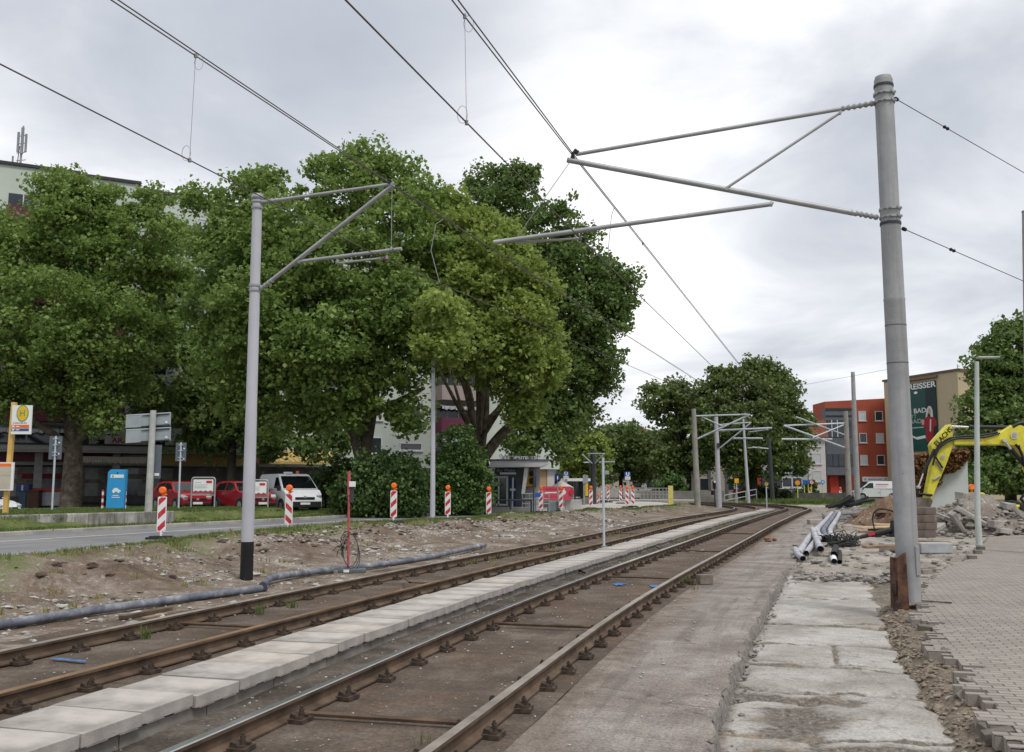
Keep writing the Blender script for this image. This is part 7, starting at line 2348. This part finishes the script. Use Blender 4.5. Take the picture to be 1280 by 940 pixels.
for i in range(420):
    px, py = R.uniform(985, 1290), R.uniform(636, 712); p = gp(px, py); r = min(.20, abs(R.gauss(0, .05)) + .025)
    if p.y < 15 or (p.z > .07 and px > 1175 and py > 670): continue
    m.rock(p + Vector((0, 0, r * .2)), r, 20000 + i)
tag(m.build('rubble_scatter', stone), 'small broken stones scattered over the dug ground', 'rubble', kind='stuff')
# excavated step at the end of slabs: lumps
m = MB()
for i in range(160):
    s = R.gauss(21.6, .35); o_ = R.uniform(2.6, 4.8); x, y = T2.xy(s, o_); r = abs(R.gauss(0, .05)) + .03; m.rock((float(x), float(y), -.12 + R.uniform(0, .10)), r * .75, 30000 + i)
tag(m.build('rubble_scatter', stone), 'broken stones along the end of the light slabs', 'rubble', kind='stuff')
# extra cables at the foot of the far concrete mast
m = MB()
for i in range(9):
    p = onground(1045 + R.uniform(0, 40), 70 + R.uniform(-1, 1)); a = R.uniform(-.5, .5); m.tube([p + Vector((-.9 * math.cos(a), -.6 * math.sin(a), .15)), p + Vector((0, 0, R.uniform(.2, .6))), p + Vector((.9 * math.cos(a), .6 * math.sin(a), .2 + R.uniform(0, .8)))], .10, 8)
tag(m.build('pipe_scraps', rubber), 'black pipe scraps heaped at the foot of the right concrete mast', 'pipe scraps', kind='stuff')

# boards, pallets, machine between conduits and mast
brd = mat('raw_board', (.46, .33, .20), .85, var=.25, scale=3)
brd2 = mat('dark_board', (.24, .16, .10), .9, var=.3, scale=3)
def board(px, py, d, size, rz, z, m_, lab, name='board'):
    p = onground(px, d); m = MB(); m.obox((0, 0, size[2] / 2), size); o = m.build(name, m_, loc=(p.x, p.y, p.z + z)); o.rotation_euler = (R.uniform(-.05, .05), R.uniform(-.06, .06), rz)
    return tag(o, lab, 'board' if name == 'board' else name.replace('_', ' '), 'boards by the dug ground')


board(1093, 652, 33, (1.3, .8, .04), .1, .30, brd, 'pale plywood sheet propped left of the thick mast, front')
board(1108, 648, 34.5, (1.0, .8, .04), -.2, .36, brd, 'pale plywood sheet propped left of the thick mast, behind')
board(1098, 657, 32.5, (1.5, .22, .08), .05, .12, brd2, 'dark plank under the plywood sheets')
board(1112, 681, 25.5, (1.5, .35, .06), .0, .16, brd2, 'brown plank between mast foot and cable tangle')
board(1160, 684, 26.5, (1.0, .25, .05), .05, .22, brd2, 'dark plank under the stacked kerb stones')
for px, d, lab in ((1090, 33.1, 'left board support'), (1104, 33.3, 'right board support')):
    p = onground(px, d); m = MB(); m.obox((0, 0, .15), (.25, .5, .32)); o = m.build('timber_block', brd2, loc=p); tag(o, 'timber block as ' + lab + ' under the plywood', 'timber block')
# stacked blocks right of the mast
p = onground(1153, 27.2); st_b = mat('brown_stack_block', (.15, .12, .10), .9, var=.35, scale=4, bump=.3)
k = 0
labs = ['lowest brown block layer of the stack right of the thick mast', 'second brown block layer of the stack right of the thick mast', 'third brown block layer of the stack right of the thick mast', 'topmost brown block layer of the stack right of the thick mast']
for z_ in range(4):
    m = MB(); m.obox((0, 0, .105), (.62 - .02 * z_, .6, .205)); o = m.build('stone_block', st_b, loc=(p.x - .1 + R.uniform(-.04, .04), p.y, p.z + .30 + z_ * .212), bevel=.015); o.rotation_euler = (0, 0, R.uniform(-.06, .06)); tag(o, labs[z_], 'stone block', 'stacked brown stone blocks')
p = onground(1163, 25.5); m = MB(); m.obox((.0, 0, .16), (.85, .4, .28)); o = m.build('kerb_stone', mat('blue_grey_kerb', (.36, .37, .38), .85, var=.15), loc=p, bevel=.03); tag(o, 'blue-grey kerb stone lying below the stack behind the thick mast', 'kerb stone')
p = onground(1128, 26); m = MB(); m.obox((0, 0, .12), (1.3, .4, .25)); o = m.build('kerb_stone', mat('grey_kerb', (.33, .32, .30), .85, var=.2), loc=p, bevel=.03); tag(o, 'grey kerb stone left of the thick mast foot, under the plank', 'kerb stone')
# small compactor / breaker machine
p = onground(1106, 29)
t = thing('breaker_hammer', p, 0, 'black demolition hammer attachment with red mark lying left of the thick mast', 'breaker hammer')
m = MB(); m.tube([(-1.25, 0, .10), (-.5, 0, .30), (.1, 0, .42)], [.03, .07, .10], 10); m.build('chisel_housing', mat('dark_steel', (.03, .03, .034), .5, .3), t)
m = MB(); m.obox((.35, 0, .45), (.42, .4, .5), ry=.2); m.obox((.45, 0, .72), (.3, .35, .2)); m.build('bracket', mat('dark_steel_worn', (.045, .045, .05), .6, .3), t, bevel=.03)
m = MB(); m.obox((-.50, -.075, .31), (.2, .03, .07), ry=-.2); m.build('red_mark', red, t)
m = MB(); m.tube(smooth_pts([Vector(q) for q in [(-.35, .0, .35), (-.38, .1, .8), (-.2, .1, 1.05), (.2, .1, 1.0), (.45, .1, .8)]]), .022, 8); m.build('hose', black, t)

# rusty flat strip on paving near the mast and small paver stacks
lying('steel_strip', 1152, 752, 1190, 754, .05, .012, mat('dark_steel', (0, 0, 0)), 'thin dark steel strip on the paving at the thick mast foot', 'steel strip', .085)
pav = mat('loose_paver', (.26, .232, .205), .9, var=.2, scale=6, bump=.3)
pavd = mat('loose_paver_dark', (.15, .13, .11), .9, var=.25, scale=6, bump=.3)
def paver(px, py, z, rz, lab, m_=pav, tilt=(0, 0)):
    p = at(px, py, z); m = MB(); m.obox((0, 0, .04), (.20, .10, .08)); o = m.build('paving_block', m_, loc=p, bevel=.005); o.rotation_euler = (tilt[0], tilt[1], rz); return tag(o, lab, 'paving block', 'loose paving blocks')


for q in [(1153, 714, .0, .1, 'loose paving block behind the thick mast foot, left', pav), (1163, 713, .0, -.1, 'loose paving block behind the thick mast foot, middle', pav), (1173, 716, .0, .3, 'loose paving block behind the thick mast foot, right', pav), (1158, 717.5, .08, .2, 'loose paving block lying on two others behind the mast foot', pav),
          (1158, 790, .01, -.2, 'tilted block sticking out of the torn edge, topmost', pavd, (.15, .1)), (1181, 797, .02, .1, 'paler tilted block at the torn edge beside the first notch', pav, (.2, -.1)), (1188, 823, .0, -.4, 'block hanging at the torn edge, second notch', pavd, (.2, .2)), (1192, 834, -.03, .2, 'block slipped below the torn edge, second notch', pav, (.3, .15)),
          (1200, 874, -.03, 1.2, 'block standing on end at the torn edge', pav, (.8, .2)), (1214, 862, .0, .3, 'dark block corner at the torn edge, third notch', pavd, (.1, .2)), (1237, 920, -.02, .4, 'dark block slipped at the nearest torn edge', pavd, (.3, .1)), (1250, 927, .0, -.2, 'nearest loose block at the right picture corner', pavd, (.1, -.2)),
          (1215, 699, .08, .1, 'paving block at the step corner by the street lamp, front', pavd), (1222, 692, .08, .2, 'paving block at the step corner by the street lamp, middle', pavd), (1226, 687, .08, .0, 'paving block at the step corner by the street lamp, rear', pavd)]:
    paver(*q)

# ------------------------------------------------------------------ heaps
def heap(name, label, cat, c0, rad, hgt, m_, seed, kind=None, rough_=.25, nrow=40):
    """mound mesh: radius (rx, ry)"""
    th = np.linspace(0, 2 * PI, 60); rr_ = np.linspace(0, 1, nrow)
    RR_, TH = np.meshgrid(rr_, th)
    X = c0[0] + RR_ * rad[0] * np.cos(TH); Y = c0[1] + RR_ * rad[1] * np.sin(TH)
    Z = c0[2] + hgt * (1 - RR_ ** 1.25) + rough_ * fbm(X * 1.1, Y * 1.1, 5, seed) * (1 - RR_ ** 3) + .5 * rough_ * np.abs(fbm(X * 3.3, Y * 3.3, 3, seed + 5)) * (1 - RR_ ** 4) - .12 * RR_ ** 4
    o = gridmesh(name, X, Y, Z, X, Y, m_, kind=None); tag(o, label, cat, None, kind)
    return lambda x, y: float(c0[2] + hgt * (1 - min(1, math.hypot((x - c0[0]) / rad[0], (y - c0[1]) / rad[1])) ** 1.25))


brown = ground_dirt('brown_soil_heap', [(.07, .042, .027), (.15, .095, .062), (.26, .19, .14)])
rubm = ground_dirt('rubble_heap_dust', [(.11, .09, .075), (.20, .17, .145), (.30, .27, .24)])
p = atd(1128, 640, 43); hz = heap('soil_heap', 'brown soil heap behind the thick mast, before the far white van', 'soil heap', (p.x + .6, 43, 0), (3.4, 2.6), 1.45, brown, 100, rough_=.4)
m = MB()
for i in range(140):
    a = R.uniform(0, 6.28); r = R.uniform(.1, .98); x, y = p.x + .6 + 3.4 * r * math.cos(a), 43 + 2.6 * r * math.sin(a); q = abs(R.gauss(0, .07)) + .04; m.rock((x, y, hz(x, y) + q * .1), q, 40000 + i)
tag(m.build('clods', mat('brown_clod', (.13, .08, .052), .95, var=.4, scale=6)), 'brown clods on the soil heap', 'clods', kind='stuff')
p = atd(1222, 640, 34.5); cx_, cy_ = p.x - .1, 34.5
hz2 = heap('rubble_heap', 'grey heap of broken concrete behind the street lamp', 'rubble heap', (cx_, cy_, .0), (3.3, 2.2), 1.25, rubm, 120, rough_=.45)
hz3 = heap('rubble_heap', 'lower grey rubble heap at the right picture edge', 'rubble heap', (cx_ + 3.6, cy_ - .8, .0), (2.2, 1.6), .75, rubm, 130, rough_=.35)
m = MB(); mm2 = MB()
for i in range(950):
    a = R.uniform(0, 6.28); r = math.sqrt(R.uniform(.0, 1.1)); x, y = cx_ + 3.4 * r * math.cos(a), cy_ + 2.3 * r * math.sin(a); q = min(.22, abs(R.gauss(0, .065)) + .025)
    (m if R.random() < .6 else mm2).rock((x, y, max(.03, hz2(x, y)) + q * .25), q, 50000 + i)
for i in range(160):
    a = R.uniform(0, 6.28); r = math.sqrt(R.uniform(.0, 1.0)); x, y = cx_ + 3.6 + 2.2 * r * math.cos(a), cy_ - .8 + 1.6 * r * math.sin(a); q = min(.22, abs(R.gauss(0, .07)) + .03)
    m.rock((x, y, hz3(x, y) + q * .25), q, 52000 + i)
tag(m.build('rubble_pieces', mat('concrete_rubble', (.215, .19, .165), .92, var=.3, scale=3, bump=.4)), 'broken concrete pieces covering the grey heap', 'rubble', kind='stuff')
tag(mm2.build('rubble_pieces', mat('pale_concrete_rubble', (.31, .285, .255), .92, var=.25, scale=3, bump=.4)), 'pale concrete pieces covering the grey heap', 'rubble', kind='stuff')
for (px, py, d, sz, r3, lab) in [(1214, 645, 33.0, (1.25, .5, .16), (.3, .55, -.1), 'long pale concrete slab leaning on the rubble heap, left of the lamp'), (1197, 653, 32.8, (.95, .4, .18), (.35, .95, .3), 'grey slab leaning steeply on the left of the rubble heap'), (1181, 647, 33.4, (.75, .5, .2), (.4, .2, .6), 'blocky concrete piece at the left of the rubble heap'), (1238, 635, 34.0, (1.0, .4, .15), (.2, .5, .1), 'flat slab high on the rubble heap right of the lamp'),
                               (1260, 633, 33.8, (.5, .4, .3), (.2, .1, .3), 'pale block near the right top of the rubble heap'), (1203, 622, 34.8, (.5, .45, .35), (.1, .2, .5), 'squarish block crowning the rubble heap'), (1245, 655, 32.6, (.5, .4, .25), (.1, .1, .2), 'pale block at the front of the rubble heap, right'), (1275, 643, 33.2, (1.0, .14, .14), (.1, .7, .2), 'narrow concrete post end sticking from the heap at the picture edge'), (1169, 660, 32.5, (.7, .45, .15), (.1, -.45, .3), 'flat grey piece before the rubble heap beside the stack'), (1256, 664, 32.2, (.55, .35, .2), (0, .05, .1), 'low pale block at the foot of the rubble heap')]:
    p = atd(px, py, d); sz = tuple(q * .8 for q in sz); m = MB(); m.obox((0, 0, 0), sz); m.v = [(v[0] + R.uniform(-.03, .03), v[1] + R.uniform(-.03, .03), v[2] + R.uniform(-.03, .03)) for v in m.v]
    o = m.build('concrete_chunk', mat('concrete_chunk', (.31, .29, .265), .9, var=.22, scale=2.5, bump=.4), loc=p, bevel=.02); o.rotation_euler = (r3[0], r3[1], r3[2]); tag(o, lab, 'concrete chunk', 'large concrete chunks')
# standing wall remnant with dry climber
dW = 40.0; PW = lambda px, py: (lambda q: (q.x, q.z))(atd(px, py, dW))
t = thing('wall_remnant', (PW(1170, 600)[0], dW, 0), 0, 'white wall remnant behind the digger arm, overgrown with brown dried climber', 'wall')
bx = PW(1170, 600)[0]
m = MB(); m.py([(PW(1120, 600)[0] - bx, -.1), (PW(1207, 600)[0] - bx, -.1), (PW(1207.5, 571)[0] - bx, PW(1207, 571)[1]), (PW(1140, 571)[0] - bx, PW(1140, 571)[1] - .1), (PW(1120, 590)[0] - bx, PW(1120, 590)[1])], -.12, .12)
m.build('panel', mat('pale_mint_white_wall', (.52, .56, .54), .85, var=.06, scale=.8), t)
cl_ = []
for _ in range(7500):
    px = R.uniform(1139, 1211); 
    lo = np.interp(px, [1112, 1150, 1163, 1175, 1180, 1190, 1200, 1207, 1211], [640, 640, 612, 605, 590, 590, 582, 574, 570]); hi = np.interp(px, [1112, 1140, 1170, 1207, 1211], [585, 570, 566, 563, 566])
    py = R.uniform(hi, lo) ; q = atd(px, py + R.gauss(0, 1.2), dW - .2 - abs(R.gauss(0, .14))); cl_.append(q[:])
leaves('dry_climber', cl_, .13, leaf_mat('dried_brown_leaf', (.075, .035, .014), (.25, .125, .045), .15), t, origin=t.location)

# ------------------------------------------------------------------ excavator
dE = 37.0
E0 = atd(1330, 640, dE); E0 = Vector((E0.x, dE, .05))
t = thing('excavator', E0, 0, 'yellow excavator arm reaching in from the right edge over the rubble heap', 'excavator')
def pe(px, py): q = atd(px, py, dE) - E0; return (q.x, q.z)
yel = mat('digger_yellow', (.58, .52, .04), .45, 0, var=.22, scale=2.5, spec=.5)
dsteel = mat('hydraulic_black', (.022, .023, .026), .4, .3)
chrome = mat('chrome_rod', (.62, .62, .64), .18, .9, var=.05)
m = MB(); m.py([pe(*q) for q in [(1183.5, 531), (1186, 530.5), (1188, 536), (1189.6, 551), (1189, 557), (1181.5, 579), (1171, 603), (1163, 623), (1160, 627.5), (1155.5, 627.5), (1154.5, 624), (1160, 597), (1164.5, 573), (1161.5, 557), (1163, 553.5), (1173, 542)]], -.17, .17)
dip = m.build('dipper_arm', yel, t, bevel=.03)
m = MB(); m.py([pe(*q) for q in [(1188.2, 551.5), (1193, 547), (1206, 546.3), (1219, 545), (1233, 543), (1245, 540.8), (1252, 537), (1258, 533.5), (1264, 531.3), (1270, 531), (1276, 533), (1281, 540), (1287, 554), (1292, 570), (1304, 606), (1310, 628), (1303, 631), (1293, 613), (1283, 590), (1277, 573), (1273, 565), (1266, 558.5), (1255, 556.6), (1225, 556.8), (1189.5, 556.6)]], -.24, .24)
boom = m.build('boom', yel, t, bevel=.04)
def dy(mb, px, py, r, y0, y1, n_=16): x, z = pe(px, py); mb.disc_y(x, z, r, y0, y1, n_)
for px, py, r in ((1263.5, 544.5, .155), (1176, 571.5, .095)):
    m = MB(); dy(m, px, py, r, -.262 if px > 1200 else -.19, -.24 if px > 1200 else -.172); o = m.build('pin_cover', mat('pale_pin_plate', (.50, .47, .30), .5), boom if px > 1200 else dip)
    m = MB(); dy(m, px, py, r * .55, -.275 if px > 1200 else -.2, -.263 if px > 1200 else -.191); m.build('pin', galv, t)
m = MB(); x, z = pe(1292, 566); m.tube([(x + .33 * math.cos(a), -.27, z + .42 * math.sin(a)) for a in np.linspace(0, 2 * PI, 24)], .05, 8); m.build('hose_guide', dsteel, t)
m = MB(); dy(m, 1222, 551, .05, -.25, -.241, 3); dy(m, 1227, 551, .05, -.25, -.241, 3); m.build('warning_sticker', mat('orange_sticker', (.70, .22, .02), .5), boom)
# lettering along the upper part of the dipper
a, b_ = Vector((pe(1163.5, 556)[0], 0, pe(1163.5, 556)[1])), Vector((pe(1184, 534.5)[0], 0, pe(1184, 534.5)[1]))
ang = math.atan2(b_.z - a.z, b_.x - a.x)
ct = (a + b_) / 2
o = text('ELACHS', dip, (ct.x + .09, -.178, ct.z - .03), .26, black, bold=.004)
o.rotation_euler = (Matrix.Rotation(-ang, 3, 'Y') @ Matrix.Rotation(PI / 2, 3, 'X')).to_euler()
def hyd(p0, p1, p2, r, nm='hydraulic_cylinder', y=-.0):
    q = [Vector((pe(*p)[0], y, pe(*p)[1])) for p in (p0, p1, p2)]
    m = MB(); m.tube([q[1], q[2]], r, 12); m.tube([q[1], q[1].lerp(q[2], .06)], r * 1.2, 12); o = m.build(nm, dsteel, t, smooth=40)
    m = MB(); m.tube([q[0], q[1]], r * .55, 10); m.tube([q[0] + Vector((0, -.1, 0)), q[0] + Vector((0, .1, 0))], r * .9, 10); m.build('rod', chrome, o, smooth=40)


hyd((1186, 533), (1211, 534), (1262, 534.5), .085, y=.0)
hyd((1249.5, 551), (1258, 562), (1296, 606), .085, y=-.33)
hyd((1145, 609), (1151, 592), (1165, 562), .06, y=-.22)
def hose(pts, r, y=-.21, nm='hose'):
    q = smooth_pts([Vector((pe(*p)[0], y, pe(*p)[1])) for p in pts]); m = MB(); m.tube(q, r, 8); m.build(nm, dsteel, t, smooth=60)


hose([(1245, 542), (1228, 546.5), (1205, 548), (1190, 549), (1180, 553), (1170, 561), (1164, 574), (1162, 582)], .035, -.28)
hose([(1243, 540.5), (1225, 544), (1203, 545.5), (1188, 547), (1178, 551), (1168, 560), (1166, 570), (1171, 579), (1175, 585)], .035, -.24)
hose([(1190, 548), (1181, 552), (1172, 558), (1165, 568)], .045, -.26)
hose([(1262, 534), (1272, 529.5), (1280, 532), (1285, 541)], .07, -.2)
hose([(1263, 556), (1270, 566), (1277, 590), (1278, 612), (1271, 621), (1270, 624), (1275, 628), (1281, 624)], .05, -.38)
hose([(1266, 557), (1272, 575), (1279, 597), (1281, 612), (1276, 616), (1272, 620)], .045, -.42)
m = MB()
for a, b_ in (((1168, 577), (1175, 588)), ((1164, 600), (1172, 595))):
    q0, q1 = pe(*a), pe(*b_); m.tube([(q0[0], -.2, q0[1]), (q1[0], -.2, q1[1])], .04, 6)
m.build('valve_fitting', galv, dip)
m = MB(); q0, q1 = pe(1144, 617), pe(1162, 619); m.tube([(q0[0], -.22, q0[1]), (q1[0], -.22, q1[1])], .045, 8); q2, q3 = pe(1146, 609), pe(1158, 625); m.tube([(q2[0], -.2, q2[1]), (q0[0], -.22, q0[1])], .04, 8); m.build('bucket_link', dsteel, t)
m = MB(); bp_ = [pe(*q) for q in [(1157, 622), (1160, 626), (1157, 634), (1148, 643), (1136, 645), (1128, 640), (1132, 634), (1140, 632), (1147, 622)]]; m.py(bp_, -.45, .45); m.build('bucket', mat('worn_bucket_steel', (.16, .14, .11), .6, .4, var=.4), t, bevel=.02)
# machine body out of the picture to the right
x0 = pe(1385, 640)[0]
m = MB(); m.box(x0 - .6, x0 + 2.6, -1.15, 1.15, .95, 1.15); m.py([(x0 + .2, 1.153), (x0 + 2.7, 1.153), (x0 + 2.8, 1.9), (x0 + 2.2, 2.2), (x0 + .2, 2.1)], -1.2, 1.2); m.build('engine_house', yel, t, bevel=.06)
m = MB(); m.py([(x0 - .7, 1.153), (x0 + .15, 1.153), (x0 + .15, 2.95), (x0 - .5, 2.95), (x0 - .85, 2.2)], .15, 1.2); cb_ = m.build('cab', yel, t, bevel=.05)
m = MB(); m.py([(x0 - .62, 1.7), (x0 + .05, 1.7), (x0 + .05, 2.8), (x0 - .42, 2.8), (x0 - .72, 2.2)], .13, .149); m.build('cab_window', glass(), cb_)
for s in (-1, 1):
    m = MB(); m.py([(x0 - 1.0, .25), (x0 - .7, 0), (x0 + 2.0, 0), (x0 + 2.3, .25), (x0 + 2.3, .55), (x0 + 2.0, .8), (x0 - .7, .8), (x0 - 1.0, .55)], s * 1.0 - .28, s * 1.0 + .28); m.build('crawler_track', rubber, t, bevel=.03)
m = MB(); m.py([pe(1304, 628), pe(1311, 627), pe(1318, 640), (x0 + .3, 1.7), (x0 + .1, 1.2), (x0 - .55, 1.2)], -.3, .1); m.build('boom_foot', yel, t)
# second yellow machine half hidden behind the heap
p = atd(1220, 630, 50); p = Vector((p.x, 50, .02))
t = thing('wheel_loader', p, 0, 'yellow machine half hidden behind the rubble heap, only roof edges showing', 'loader')
X = lambda px: atd(px, 600, 50).x - p.x; Z = lambda py: atd(1220, py, 50).z - p.z
m = MB(); m.py([(X(1210), .5), (X(1237), .5), (X(1237), Z(625)), (X(1229), Z(622)), (X(1222), Z(615.5)), (X(1210), Z(615.5))], -.6, .6); m.build('hood', yel, t, bevel=.05)
m = MB(); m.box(X(1259), X(1290), -.7, .7, .5, Z(631)); m.build('counterweight', yel, t, bevel=.08)
m = MB(); m.box(X(1237.2), X(1258.8), -.5, .5, .4, .9); m.build('frame', dsteel, t)
m = MB(); m.disc_y(X(1214), Z(608.5), .14, -.1, .1, 12); m.tube([(X(1214), 0, Z(615)), (X(1214), 0, Z(609))], .04, 6); m.build('beacon_lamp', orange, t)
for px in (1219, 1274):
    m = MB(); m.disc_y(X(px), .45, .48, -.95, -.61, 20); m.disc_y(X(px), .45, .48, .61, .95, 20); m.build('wheel', rubber, t)
